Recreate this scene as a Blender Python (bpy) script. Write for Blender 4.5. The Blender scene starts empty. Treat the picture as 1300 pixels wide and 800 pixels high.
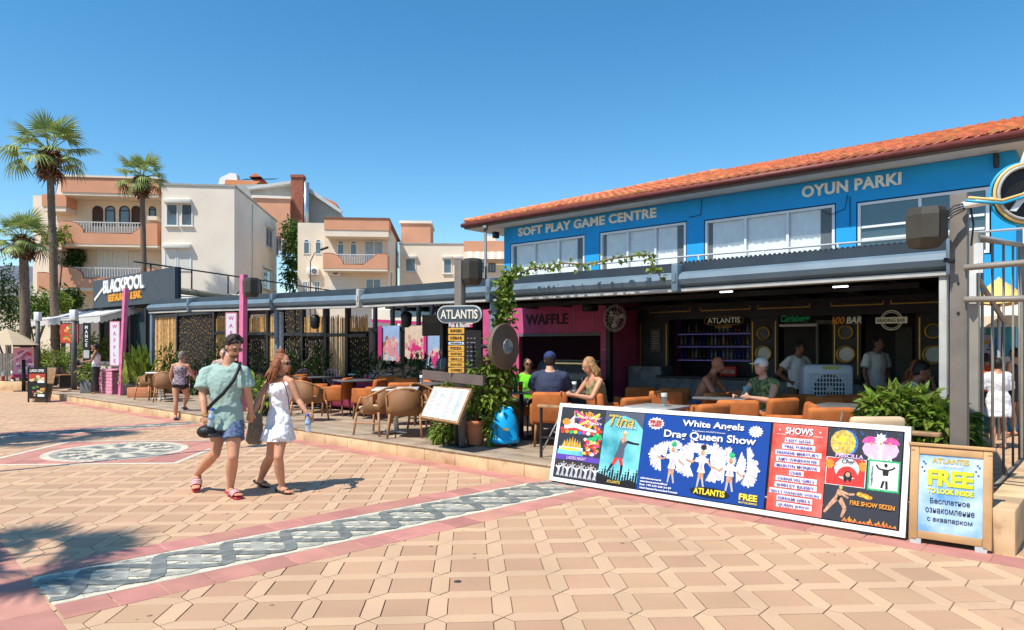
import bpy, bmesh, math, random
from mathutils import Vector, Matrix, Euler, noise
random.seed(7)
R = math.radians; PI = math.pi
SC = bpy.context.scene
# ---------------- camera, sky, sun, exposure ----------------
FPX, CX, HY, CH = 880.0, 650.0, 440.0, 1.62
cd = bpy.data.cameras.new('camera'); cam = bpy.data.objects.new('camera', cd); SC.collection.objects.link(cam)
cam.location = (0, 0, CH); cam.rotation_euler = (R(90), 0, 0)
cd.sensor_width = 36; cd.lens = FPX / 1300 * 36; cd.shift_y = 40 / 1300; cd.clip_end = 6000; cd.clip_start = .05
SC.camera = cam
SC.render.resolution_x, SC.render.resolution_y = 1024, 630
SUN_EL, SX, SY = R(57), .736, .677
w = bpy.data.worlds.new('World'); SC.world = w; w.use_nodes = True
nt = w.node_tree; bg = nt.nodes['Background']
sky = nt.nodes.new('ShaderNodeTexSky'); sky.sky_type = 'NISHITA'; sky.sun_disc = False
sky.sun_elevation = SUN_EL; sky.sun_rotation = math.atan2(-SX, -SY); sky.air_density = 1.0; sky.dust_density = .25; sky.ozone_density = 2.0
hsv = nt.nodes.new('ShaderNodeHueSaturation'); hsv.inputs['Saturation'].default_value = 1.34; hsv.inputs['Hue'].default_value = .491; hsv.inputs['Value'].default_value = .95
nt.links.new(sky.outputs[0], hsv.inputs['Color']); nt.links.new(hsv.outputs[0], bg.inputs[0]); bg.inputs[1].default_value = .15
sl = bpy.data.lights.new('sun', 'SUN'); sl.energy = 4.6; sl.angle = R(.53); sl.color = (1, .94, .84)
so = bpy.data.objects.new('sun', sl); SC.collection.objects.link(so)
so.rotation_euler = Vector((SX * math.cos(SUN_EL), SY * math.cos(SUN_EL), -math.sin(SUN_EL))).to_track_quat('-Z', 'Y').to_euler()
SC.view_settings.view_transform = 'Standard'; SC.view_settings.look = 'None'; SC.view_settings.exposure = .36; SC.view_settings.gamma = 1
SC.cycles.max_bounces = 7

# ---------------- frames of reference ----------------
OX, OY = .44, 8.36; AX, AY = .7474, -.6644; VX, VY = .6644, .7474
FR = math.atan2(AY, AX)                       # heading of the terrace edge
def F(s, t, z=0): return Vector((OX + AX*s + VX*t, OY + AY*s + VY*t, z))
def FP(px, py, t):                            # terrace coordinates of a sighted point in the upright plane t
    dx = (px - CX) / FPX; lam = (OX*VX + OY*VY + t) / (dx*VX + VY)
    return ((dx*lam - OX)*AX + (lam - OY)*AY, CH - (py - HY)*lam/FPX)
def G(px, py, z=0): 
    Y = (CH - z)*FPX/(py - HY); return Vector(((px - CX)*Y/FPX, Y, z))
def W(px, py, Y): return Vector(((px - CX)*Y/FPX, Y, CH - (py - HY)*Y/FPX))
def ST(P): return ((P[0]-OX)*AX + (P[1]-OY)*AY, (P[0]-OX)*VX + (P[1]-OY)*VY)

# ---------------- materials ----------------
MC = {}
def M(name, col, rough=.7, var=.12, sc=6, bump=.15, bsc=40, metal=0, rand=0, emit=0, tr=0, spec=.4, alpha=1, bdist=.004, ramp2=None, wear=None, world=False):
    if name in MC: return MC[name]
    m = bpy.data.materials.new(name); m.use_nodes = True; n = m.node_tree; L = n.links
    b = n.nodes['Principled BSDF']; b.inputs['Roughness'].default_value = rough; b.inputs['Metallic'].default_value = metal
    b.inputs['Specular IOR Level'].default_value = spec
    tc = n.nodes.new('ShaderNodeTexCoord')
    ws = n.nodes.new('ShaderNodeNewGeometry').outputs['Position'] if world else tc.outputs['Object']
    nz = n.nodes.new('ShaderNodeTexNoise'); nz.inputs['Scale'].default_value = sc; nz.inputs['Detail'].default_value = 5
    L.new(ws, nz.inputs['Vector'])
    r = n.nodes.new('ShaderNodeValToRGB'); r.color_ramp.elements[0].position = .3; r.color_ramp.elements[1].position = .7
    c2 = ramp2 or tuple(min(1, c*(1+var)) for c in col)
    r.color_ramp.elements[0].color = (*[c*(1-var) for c in col], 1); r.color_ramp.elements[1].color = (*c2, 1)
    L.new(nz.outputs[0], r.inputs[0]); out = r.outputs[0]
    if rand:
        ge = n.nodes.new('ShaderNodeNewGeometry'); oi = n.nodes.new('ShaderNodeObjectInfo')
        ad = n.nodes.new('ShaderNodeMath'); ad.operation = 'ADD'; L.new(ge.outputs['Random Per Island'], ad.inputs[0]); L.new(oi.outputs['Random'], ad.inputs[1])
        fr = n.nodes.new('ShaderNodeMath'); fr.operation = 'FRACT'; L.new(ad.outputs[0], fr.inputs[0])
        mr = n.nodes.new('ShaderNodeMapRange'); mr.inputs[3].default_value = 1-rand; mr.inputs[4].default_value = 1+rand; L.new(fr.outputs[0], mr.inputs[0])
        hs = n.nodes.new('ShaderNodeHueSaturation'); L.new(out, hs.inputs['Color']); L.new(mr.outputs[0], hs.inputs['Value'])
        m2 = n.nodes.new('ShaderNodeMapRange'); m2.inputs[3].default_value = .5-rand*.06; m2.inputs[4].default_value = .5+rand*.06
        m3 = n.nodes.new('ShaderNodeMath'); m3.operation = 'MULTIPLY'; m3.inputs[1].default_value = 7.3; L.new(fr.outputs[0], m3.inputs[0])
        m4 = n.nodes.new('ShaderNodeMath'); m4.operation = 'FRACT'; L.new(m3.outputs[0], m4.inputs[0]); L.new(m4.outputs[0], m2.inputs[0]); L.new(m2.outputs[0], hs.inputs['Hue'])
        out = hs.outputs[0]
    if wear:
        nw = n.nodes.new('ShaderNodeTexNoise'); nw.inputs['Scale'].default_value = wear[1]; nw.inputs['Detail'].default_value = 8; nw.inputs['Roughness'].default_value = .7
        L.new(ws, nw.inputs['Vector'])
        rw = n.nodes.new('ShaderNodeValToRGB'); rw.color_ramp.elements[0].position = wear[2]; rw.color_ramp.elements[1].position = wear[2]+.12
        mx = n.nodes.new('ShaderNodeMixRGB'); mx.inputs[2].default_value = (*wear[0], 1)
        L.new(nw.outputs[0], rw.inputs[0]); L.new(rw.outputs[0], mx.inputs[0]); L.new(out, mx.inputs[1]); out = mx.outputs[0]
    L.new(out, b.inputs['Base Color'])
    if bump:
        nb = n.nodes.new('ShaderNodeTexNoise'); nb.inputs['Scale'].default_value = bsc; nb.inputs['Detail'].default_value = 4; L.new(ws, nb.inputs['Vector'])
        bp = n.nodes.new('ShaderNodeBump'); bp.inputs['Strength'].default_value = bump; bp.inputs['Distance'].default_value = bdist
        L.new(nb.outputs[0], bp.inputs['Height']); L.new(bp.outputs[0], b.inputs['Normal'])
    if emit: L.new(out, b.inputs['Emission Color']); b.inputs['Emission Strength'].default_value = emit
    if tr:
        t = n.nodes.new('ShaderNodeBsdfTranslucent'); L.new(out, t.inputs[0]); ms = n.nodes.new('ShaderNodeMixShader'); ms.inputs[0].default_value = tr
        L.new(b.outputs[0], ms.inputs[1]); L.new(t.outputs[0], ms.inputs[2]); L.new(ms.outputs[0], n.nodes['Material Output'].inputs[0])
    if alpha < 1: b.inputs['Alpha'].default_value = alpha
    MC[name] = m; return m
def weave(name, col, sx, sz, dark=.35, rough=.6):    # bamboo / wicker / cloth ribs by wave texture
    if name in MC: return MC[name]
    m = M(name, col, rough, .25, 3, 0); n = m.node_tree; L = n.links; b = n.nodes['Principled BSDF']
    tc = n.nodes['Texture Coordinate']; base = b.inputs['Base Color'].links[0].from_socket
    wv = n.nodes.new('ShaderNodeTexWave'); wv.inputs['Scale'].default_value = sx; wv.inputs['Distortion'].default_value = 1.5; wv.inputs['Detail Scale'].default_value = 3
    wv.bands_direction = 'X'; L.new(tc.outputs['Object'], wv.inputs['Vector'])
    w2 = n.nodes.new('ShaderNodeTexWave'); w2.inputs['Scale'].default_value = sz; w2.bands_direction = 'Z'; w2.inputs['Distortion'].default_value = 1; L.new(tc.outputs['Object'], w2.inputs['Vector'])
    mu = n.nodes.new('ShaderNodeMath'); mu.operation = 'MULTIPLY'; L.new(wv.outputs[1], mu.inputs[0]); L.new(w2.outputs[1], mu.inputs[1])
    mx = n.nodes.new('ShaderNodeMixRGB'); mx.inputs[2].default_value = (*[c*dark for c in col], 1)
    iv = n.nodes.new('ShaderNodeMath'); iv.operation = 'SUBTRACT'; iv.inputs[0].default_value = .8; iv.use_clamp = True; L.new(mu.outputs[0], iv.inputs[1])
    L.new(iv.outputs[0], mx.inputs[0]); L.new(base, mx.inputs[1]); L.new(mx.outputs[0], b.inputs['Base Color'])
    bp = n.nodes.new('ShaderNodeBump'); bp.inputs['Strength'].default_value = .6; bp.inputs['Distance'].default_value = .004; L.new(mu.outputs[0], bp.inputs['Height']); L.new(bp.outputs[0], b.inputs['Normal'])
    return m
def glassm(name, col, rough=.05, spec=1.0, alpha=1): return M(name, col, rough, .1, 1.5, .03, 3, spec=spec, alpha=alpha)

# ---------------- mesh builder ----------------
def link(o, parent=None):
    SC.collection.objects.link(o)
    if parent: o.parent = parent
    return o
class MB:
    def __init__(s): s.v = []; s.f = []; s.mi = []; s.sm = []; s.k = 0
    def add(s, vs, fs, smooth=False):
        o = len(s.v); s.v += [tuple(v) for v in vs]
        for f in fs: s.f.append([o+i for i in f]); s.mi.append(s.k); s.sm.append(smooth)
        return s
    def box(s, c, d, rot=None, bev=0):
        x, y, z = [q/2 for q in d]; c = Vector(c)
        if bev:
            b = min(bev, x*.95, y*.95, z*.95); rings = []
            prof = [(-z, .29*b, .71), (-z+.29*b, 0, 0), (z-.29*b, 0, 0), (z, .29*b, .71)]
            vs = []
            for (h, ins) in ((-z, b), (-z+.3*b, .3*b), (-z+b, 0), (z-b, 0), (z-.3*b, .3*b), (z, b)):
                xx, yy = x-ins, y-ins; q = max(b-ins, .15*b)
                for (sx, sy) in ((1, 1), (-1, 1), (-1, -1), (1, -1)):
                    p = [(sx*xx, sy*(yy-q)), (sx*(xx-.3*q), sy*(yy-.3*q)), (sx*(xx-q), sy*yy)]
                    if sx*sy < 0: p.reverse()
                    vs += [(a, e, h) for a, e in p]
            fs = [[i for i in range(11, -1, -1)], [60+i for i in range(12)]]
            for r_ in range(5):
                for i in range(12): j = (i+1) % 12; fs.append([r_*12+i, r_*12+j, r_*12+12+j, r_*12+12+i])
            vs = [Vector(v) for v in vs]
        else:
            vs = [Vector((a*x, b*y, e*z)) for e in (-1, 1) for a, b in ((-1, -1), (1, -1), (1, 1), (-1, 1))]
            fs = [(3, 2, 1, 0), (4, 5, 6, 7), (0, 1, 5, 4), (1, 2, 6, 5), (2, 3, 7, 6), (3, 0, 4, 7)]
        if rot is not None: vs = [rot @ v for v in vs]
        return s.add([c+v for v in vs], fs, bool(bev))
    def b2(s, x0, x1, y0, y1, z0, z1, bev=0): return s.box(((x0+x1)/2, (y0+y1)/2, (z0+z1)/2), (abs(x1-x0), abs(y1-y0), abs(z1-z0)), None, bev)
    def cyl(s, p0, p1, r0, r1=None, n=10, cap=True, smooth=True):
        p0, p1 = Vector(p0), Vector(p1); r1 = r0 if r1 is None else r1
        return s.tube([p0, p1], [r0, r1], n, cap, smooth)
    def tube(s, pts, rad, n=8, cap=True, smooth=True):
        pts = [Vector(p) for p in pts]; m = len(pts)
        if not hasattr(rad, '__len__'): rad = [rad]*m
        vs = []; u = None
        for i, p in enumerate(pts):
            d = (pts[min(i+1, m-1)] - pts[max(i-1, 0)]).normalized()
            if u is None: u = d.cross(Vector((0, 0, 1)) if abs(d.z) < .9 else Vector((1, 0, 0))).normalized()
            else:
                u = (u - d*u.dot(d))
                u = u.normalized() if u.length > 1e-6 else d.orthogonal().normalized()
            q = d.cross(u)
            for k in range(n): a = 2*PI*k/n; vs.append(p + (u*math.cos(a) + q*math.sin(a))*rad[i])
        fs = [[i*n+k, i*n+(k+1) % n, (i+1)*n+(k+1) % n, (i+1)*n+k] for i in range(m-1) for k in range(n)]
        s.add(vs, fs, smooth)
        if cap: o = len(s.v)-m*n; s.f += [[o+k for k in range(n-1, -1, -1)], [o+(m-1)*n+k for k in range(n)]]; s.mi += [s.k]*2; s.sm += [False]*2
        return s
    def loft(s, rings, n=14, cap=True, smooth=True):       # ring = (centre, ux, uy, rx, ry)
        vs = []
        for c, ux, uy, rx, ry in rings:
            for k in range(n): a = 2*PI*k/n; vs.append(Vector(c) + ux*(rx*math.cos(a)) + uy*(ry*math.sin(a)))
        m = len(rings); fs = [[i*n+k, i*n+(k+1) % n, (i+1)*n+(k+1) % n, (i+1)*n+k] for i in range(m-1) for k in range(n)]
        if cap: fs += [[k for k in range(n-1, -1, -1)], [(m-1)*n+k for k in range(n)]]
        return s.add(vs, fs, smooth)
    def lathe(s, c, prof, n=20, smooth=True):              # prof = [(r, z)...]
        X, Y = Vector((1, 0, 0)), Vector((0, 1, 0)); c = Vector(c)
        return s.loft([(c+Vector((0, 0, z)), X, Y, max(r, 1e-4), max(r, 1e-4)) for r, z in prof], n, True, smooth)
    def ball(s, c, r, n=12, m=8, rot=None):
        if not hasattr(r, '__len__'): r = (r, r, r)
        vs = []; c = Vector(c)
        for i in range(m+1):
            th = PI*(i+.0001 if i == 0 else i-.0001 if i == m else i)/m
            for k in range(n):
                a = 2*PI*k/n; v = Vector((r[0]*math.sin(th)*math.cos(a), r[1]*math.sin(th)*math.sin(a), -r[2]*math.cos(th)))
                vs.append(c + (rot @ v if rot is not None else v))
        return s.add(vs, [[i*n+k, i*n+(k+1) % n, (i+1)*n+(k+1) % n, (i+1)*n+k] for i in range(m) for k in range(n)] , True)
    def prism(s, poly, y0, y1, axis='y'):                  # poly in xz (axis y) or xy (axis z)
        n = len(poly); P = (lambda p, h: (p[0], h, p[1])) if axis == 'y' else (lambda p, h: (p[0], p[1], h))
        vs = [P(p, y0) for p in poly] + [P(p, y1) for p in poly]
        return s.add(vs, [list(range(n)), list(range(2*n-1, n-1, -1))] + [[i, n+i, n+(i+1) % n, (i+1) % n] for i in range(n)])
    def poly(s, pts): return s.add(pts, [list(range(len(pts)))])
    def leaf(s, p, d, up, L, wd, fold=.25):
        p = Vector(p); d = d.normalized(); x = d.cross(up)
        x = x.normalized() if x.length > 1e-5 else d.orthogonal().normalized()
        nn = x.cross(d)
        return s.add([p, p+d*L*.45+x*wd/2+nn*fold*wd, p+d*L-nn*L*.15, p+d*L*.45-x*wd/2+nn*fold*wd, p+d*L*.5], [(0, 1, 4), (1, 2, 4), (2, 3, 4), (3, 0, 4)])
    def foliage(s, c, r, n, L, wd, hollow=.5, droop=.3, rng=random):
        for _ in range(n):
            d = Vector((rng.gauss(0, 1), rng.gauss(0, 1), rng.gauss(0, 1))).normalized(); q = hollow+(1-hollow)*rng.random()**.6
            p = Vector(c) + Vector((d.x*r[0], d.y*r[1], d.z*r[2]))*q
            ld = (d + Vector((rng.gauss(0, .5), rng.gauss(0, .5), rng.gauss(0, .5)-droop))); z = rng.uniform(.7, 1.25)
            s.leaf(p, ld, Vector((rng.gauss(0, .5), rng.gauss(0, .5), 1)), L*z, wd*z)
        return s
    def mesh(s, name, mats):
        me = bpy.data.meshes.new(name); me.from_pydata(s.v, [], s.f)
        for m in (mats if isinstance(mats, (list, tuple)) else [mats]): me.materials.append(m)
        me.polygons.foreach_set('material_index', s.mi); me.polygons.foreach_set('use_smooth', s.sm); me.update(); return me
    def build(s, name, mats, parent=None, loc=None, rot=None, recalc=False):
        me = s.mesh(name, mats)
        if recalc:
            bm = bmesh.new(); bm.from_mesh(me); bmesh.ops.recalc_face_normals(bm, faces=bm.faces); bm.to_mesh(me); bm.free()
        o = bpy.data.objects.new(name, me); link(o, parent)
        if loc is not None: o.location = loc
        if rot is not None: o.rotation_euler = rot
        return o
def inst(name, me, parent, loc=(0, 0, 0), rot=(0, 0, 0), sc=(1, 1, 1)):
    o = bpy.data.objects.new(name, me); link(o, parent); o.location = loc; o.rotation_euler = rot; o.scale = sc; return o
def tag(o, label=None, cat=None, group=None, kind=None):
    for k, v in (('label', label), ('category', cat), ('group', group), ('kind', kind)):
        if v: o[k] = v
    return o
def thing(name, label, cat, loc=(0, 0, 0), rz=0, group=None, rx=0):
    o = bpy.data.objects.new(name, None); link(o); o.empty_display_size = .1; o.location = loc; o.rotation_euler = (rx, 0, rz); return tag(o, label, cat, group)
def fthing(name, label, cat, s=0, t=0, z=0, group=None, rz=0, rx=0): return thing(name, label, cat, F(s, t, z), FR+rz, group, rx)
def copy_tree(o, parent=None):
    c = o.copy(); SC.collection.objects.link(c); c.parent = parent
    for ch in o.children: copy_tree(ch, c)
    return c
def dup(o, loc, rz, label, group=None):
    c = copy_tree(o); c.location = loc; c.rotation_euler = (0, 0, rz); c['label'] = label
    if group: c['group'] = group
    return c
def text(body, parent, mat, loc, w=None, h=None, rot=(0, 0, 0), ext=.002, bold=0, al='C', name='lettering', shear=0, split=None, sp=1, bev=0):
    cu = bpy.data.curves.new('t', 'FONT'); cu.body = body; cu.size = 1; cu.extrude = 0; cu.offset = bold; cu.shear = shear; cu.space_character = sp; cu.resolution_u = 3
    cu.fill_mode = 'BOTH'
    o = bpy.data.objects.new('t', cu); SC.collection.objects.link(o); cu.extrude = .05
    dg = bpy.context.evaluated_depsgraph_get(); me = bpy.data.meshes.new_from_object(o.evaluated_get(dg))
    bpy.data.objects.remove(o); bpy.data.curves.remove(cu)
    xs = [v.co.x for v in me.vertices]; ys = [v.co.y for v in me.vertices]
    if not xs: return None
    x0, x1, y0, y1 = min(xs), max(xs), min(ys), max(ys)
    k = (h/(y1-y0)) if h else None; kx = (w/(x1-x0)) if w else k; k = k or kx
    ox = (x0+x1)/2 if al == 'C' else x0
    for v in me.vertices: v.co = Vector(((v.co.x-ox)*kx, -v.co.z/.05*ext, (v.co.y-(y0+y1)/2)*k))
    me.materials.clear(); me.materials.append(mat)
    if not split:
        ob = bpy.data.objects.new(name, me); link(ob, parent); ob.location = loc; ob.rotation_euler = rot; return ob
    # one mesh per letter
    bm = bmesh.new(); bm.from_mesh(me); seen = set(); isl = []
    for v in bm.verts:
        if v in seen: continue
        st = [v]; seen.add(v); g = []
        while st:
            a = st.pop(); g.append(a)
            for e in a.link_edges:
                b = e.other_vert(a)
                if b not in seen: seen.add(b); st.append(b)
        isl.append(g)
    isl.sort(key=lambda g: min(v.co.x for v in g)); parts = []
    for g in isl:
        a, b = min(v.co.x for v in g), max(v.co.x for v in g)
        if parts and a < parts[-1][1]-.2*(b-a): parts[-1][0].extend(g); parts[-1][1] = max(parts[-1][1], b)
        else: parts.append([list(g), b])
    for g, _ in parts:
        ids = {v: i for i, v in enumerate(g)}; fs = {f for v in g for f in v.link_faces}
        c = sum((v.co for v in g), Vector())/len(g)
        m2 = bpy.data.meshes.new(split); m2.from_pydata([v.co-c for v in g], [], [[ids[v] for v in f.verts] for f in fs]); m2.materials.append(mat)
        ob = bpy.data.objects.new(split, m2); link(ob, parent); ob.location = Vector(loc) + Euler(rot).to_matrix() @ c; ob.rotation_euler = rot
    bm.free(); bpy.data.meshes.remove(me)
def bake(mb, vox, smooth=4, disp=0, dsc=.12, name='m'):     # fuse overlapping volumes into one skin
    me = mb.mesh(name, []); o = bpy.data.objects.new('tmp', me); SC.collection.objects.link(o)
    r = o.modifiers.new('r', 'REMESH'); r.mode = 'VOXEL'; r.voxel_size = vox
    sm = o.modifiers.new('s', 'SMOOTH'); sm.factor = .5; sm.iterations = smooth
    if disp:
        tx = bpy.data.textures.new('folds', 'CLOUDS'); tx.noise_scale = dsc; d = o.modifiers.new('d', 'DISPLACE'); d.texture = tx; d.strength = disp; d.mid_level = .5
    dg = bpy.context.evaluated_depsgraph_get(); m2 = bpy.data.meshes.new_from_object(o.evaluated_get(dg)); bpy.data.objects.remove(o)
    m2.polygons.foreach_set('use_smooth', [True]*len(m2.polygons)); m2.name = name; return m2
# ---------------- palette ----------------
m_base = M('paving_joint_sand', (.31, .20, .13), .95, .2, 9)
m_sq = M('square_paver', (.475, .288, .174), .78, .10, 1.1, .3, 60, rand=.07, wear=((.36, .22, .14), 1.1, .60), world=True)
m_hex = M('hexagonal_paver', (.55, .362, .222), .78, .08, 1.1, .3, 60, rand=.06, wear=((.42, .27, .17), 1.1, .62), world=True)
m_red = M('red_paver', (.47, .21, .165), .8, .13, 3.5, .3, 60, rand=.14, wear=((.36, .17, .15), 1.7, .6), world=True)
m_white_st = M('white_mosaic', (.58, .53, .41), .8, .12, 8, .5, 55, rand=.1, wear=((.48, .42, .33), 3, .6), world=True)
m_gr1 = M('grey_mosaic', (.17, .18, .165), .8, .2, 14, .5, 60, rand=.2)
m_gr2 = M('pale_grey_mosaic', (.34, .33, .28), .8, .2, 14, .5, 60, rand=.2)
m_curb = M('cut_stone', (.62, .43, .24), .8, .22, 3, .4, 40, rand=.1, wear=((.40, .23, .12), 2.6, .55), world=True)
m_plat = M('terrace_slab', (.40, .31, .22), .55, .2, 2, .2, 30, rand=.10, wear=((.22, .16, .11), 1.3, .55), world=True)
m_white = M('white_paint', (.78, .78, .76), .5, .04)
m_dark = M('dark_metal', (.02, .022, .025), .45, .3)
m_grey = M('grey_metal', (.16, .165, .17), .45, .15, 4, .1)
m_wood = M('stained_wood', (.33, .19, .09), .6, .3, 14, .2, wear=((.2, .11, .05), 6, .58))
m_blk = M('black_paint', (.008, .008, .009), .5, .3)
m_leaf = M('leaf_green', (.075, .15, .02), .5, .35, 4, 0, rand=.45, tr=.3, spec=.3)
m_leafy = M('leaf_yellow_green', (.17, .24, .03), .5, .35, 4, 0, rand=.4, tr=.35, spec=.3)
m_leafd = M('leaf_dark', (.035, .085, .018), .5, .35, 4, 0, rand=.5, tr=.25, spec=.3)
m_bark = M('bark', (.17, .12, .085), .9, .35, 12, .8, 30, bdist=.02)
m_pink = M('pink_paint', (.66, .15, .29), .55, .15, 5, .2, wear=((.48, .11, .2), 5, .62))
m_gold = M('gold_trim', (.55, .33, .07), .35, .2, 5, .05, metal=.5)

# ---------------- ground and plaza ----------------
g = MB(); g.poly([(-700, -60, -.009), (700, -60, -.009), (700, 900, -.009), (-700, 900, -.009)])
tag(g.build('ground', m_base), kind='structure')
plaza = bpy.data.objects.new('plaza_paving', None); link(plaza); tag(plaza, kind='structure')
GR = R(3.6); P0 = Vector((-.05, 4.15)); PIT = .40; HW = .062; J = .0045
cg, sg = math.cos(GR), math.sin(GR)
def gp(u, v): return Vector((P0.x + u*cg - v*sg, P0.y + u*sg + v*cg))
def tile_poly(pts, z=0, dz=-.014, ins=.0035):
    c = sum(pts, Vector((0, 0)))/len(pts); n = len(pts); vs = []
    for k, zz in ((1, dz), (1, z-.0025), (0, z)):
        for p in pts: q = p if k else p + (c-p).normalized()*ins; vs.append((q.x, q.y, zz))
    fs = [[2*n+i for i in range(n)]] + [[r_*n+i, r_*n+(i+1) % n, (r_+1)*n+(i+1) % n, (r_+1)*n+i] for r_ in (1, 0) for i in range(n)]
    return vs, fs
def addt(mb, vs, fs, kj):                               # lower edge of each tile is joint sand
    n = len(vs)//3; k = mb.k; mb.add(vs, fs[:n+1]); o = len(mb.v)-len(vs); mb.k = kj
    for f in fs[n+1:]: mb.f.append([o+i for i in f]); mb.mi.append(kj); mb.sm.append(False)
    mb.k = k
def Vv(*a): return [Vector(p) for p in a]
def cell_shapes():
    h = PIT; a = HW; j = J*.7
    sq = Vv((a+j, a+j), (h-a-j, a+j), (h-a-j, h-a-j), (a+j, h-a-j))
    vx = Vv((0, j*1.6), (a-j, a+j*.4), (a-j, h-a-j*.4), (0, h-j*1.6), (-a+j, h-a-j*.4), (-a+j, a+j*.4))
    hx = Vv((j*1.6, 0), (a+j*.4, -a+j), (h-a-j*.4, -a+j), (h-j*1.6, 0), (h-a-j*.4, a-j), (a+j*.4, a-j))
    return [(sq, 'square_tile', 0), (vx, 'hexagonal_tile', 1), (hx, 'hexagonal_tile', 1)]
shapes = cell_shapes(); meds = []
BN = Vector((-.688, .7257)); BD = Vector((.7257, .688))
DC = Vector((-6.1, 10.72))
def in_band(p): 
    d = p.dot(BN); return (5.08 < d < 5.87 and p.dot(BD) > 1.1) or (14.95 < d < 15.75)
for sh, nm, k in shapes:
    c = sum(sh, Vector((0, 0)))/len(sh); mb = MB(); vs, fs = tile_poly([p-c for p in sh]); addt(mb, vs, fs, 1); meds.append((mb.mesh(nm, [[m_sq, m_hex][k], m_base]), c, nm, k, sh))
cells = []
for i in range(-75, 40):
    for j_ in range(-8, 66):
        for q, (me, c, nm, k, sh) in enumerate(meds):
            P = gp(i*PIT + c.x, j_*PIT + c.y); s_, t_ = ST(P)
            if t_ > (.15 if -19.6 < s_ < 3.6-max(0, t_-2.4)*.11 else 9) or P.y < 2.6 or abs(P.x) > .80*P.y + 1.4 or P.y > 28: continue
            if in_band(P): continue
            dd = P - DC
            if abs(dd.x) < 1.2 and abs(dd.y) < 1.05: continue
            if P.dot(BN) < 9 and P.dot(BD) < .62: continue
            cells.append((P.y if (P.y > 3.6 and abs(P.x) < .74*P.y) else 99+P.y, random.random(), i, j_, q))
cells.sort(); cnt = {'square_tile': 0, 'hexagonal_tile': 0}; rest = {0: MB(), 1: MB()}
for Yd, _, i, j_, q in cells:
    me, c, nm, k, sh = meds[q]; P = gp(i*PIT + c.x, j_*PIT + c.y)
    if cnt[nm] < 300: 
        cnt[nm] += 1; inst(nm, me, plaza, (P.x, P.y, random.uniform(-.0012, .0012)), (0, 0, GR))
    else:
        z = random.uniform(-.0012, .0012); pts = [gp(i*PIT+p.x, j_*PIT+p.y) for p in sh]; vs, fs = tile_poly(pts, z); addt(rest[k], vs, fs, 1)
for k, nm in ((0, 'distant_square_tiles'), (1, 'distant_hexagonal_tiles')): tag(rest[k].build(nm, [[m_sq, m_hex][k], m_base], plaza), kind='stuff')

# bands of red pavers with knot mosaic, laid in the plaza
def bp(d, n, z=0): return Vector((BD.x*d + BN.x*n, BD.y*d + BN.y*n))
def paver(parent, pts, mat, nm, z=.003): 
    vs, fs = tile_poly(pts, z, -.016, .004); mb = MB(); addt(mb, vs, fs, 1); return mb.build(nm, [mat, m_base], parent)
def knot_band(d0, d1, n0, parts, seed, fine=True):
    rg = random.Random(seed)
    for a, b in ((n0, n0+.30), (n0+1.02, n0+1.31)):
        d = d0
        while d < d1:
            L = .30 if fine else .6
            e = min(d+L, d1)
            paver(plaza, [bp(d+.003, a+.003), bp(e-.003, a+.003), bp(e-.003, b-.003), bp(d+.003, b-.003)], m_red, 'red_tile', .003+rg.uniform(0, .0015)); d = e
    w = MB(); sd = .09
    d = d0
    while d < d1-.01:
        e = min(d+sd*2, d1)
        for q in range(8):
            a, b = n0+.305+q*.0888, n0+.305+(q+1)*.0888
            vs, fs = tile_poly([bp(d+.002, a+.002), bp(e-.002, a+.002), bp(e-.002, b-.002), bp(d+.002, b-.002)], .0025+rg.uniform(0, .001), -.016, .003); w.add(vs, fs)
        d = e
    tag(w.build('white_mosaic_stones', m_white_st, plaza), kind='stuff')
    mid = n0+.66; A = .265; lam = 1.16
    ks = MB(); 
    def ribbon(fn, wid, z, k):
        ks.k = k; pts = []; n = int((d1-d0)/.035)
        for i in range(n+1):
            d = d0+(d1-d0)*i/n; y = fn(d); dy = (fn(d+.01)-y)/.01; l = math.hypot(1, dy)
            pts.append((d, y, dy/l, 1/l))
        for i in range(n):
            if i % 3 == 2 and fine and False: continue
            a, b = pts[i], pts[i+1]; h = wid/2*(1 if wid < .03 or abs(a[2]) > .5 else .8); q = []
            for (d, y, sx, cx), sgn in ((a, -1), (b, -1), (b, 1), (a, 1)): P = bp(d - sgn*h*sx, mid+y+sgn*h*cx); q.append((P.x, P.y, z+rg.uniform(0, .0003)))
            ks.poly(q)
    def wavef(ph):
        def fn(d):
            u = (d/1.0+ph) % 1; return A*(-math.cos(PI*u/.24)) if u < .24 else A*math.cos(PI*(u-.24)/.76)
        return fn
    ribbon(lambda d: 0, .022, .0052, 1)
    ribbon(wavef(.25), .095, .0062, 1); ribbon(wavef(.75), .095, .0072, 1); ribbon(wavef(0), .10, .0082, 0); ribbon(wavef(.5), .10, .0092, 0)
    tag(ks.build('knot_mosaic', [m_gr1, m_gr2], plaza), kind='stuff')
knot_band(.90, 6.05, 4.82, 0, 3); knot_band(1.9, 5.4, 14.7, 0, 4, False)
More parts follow.
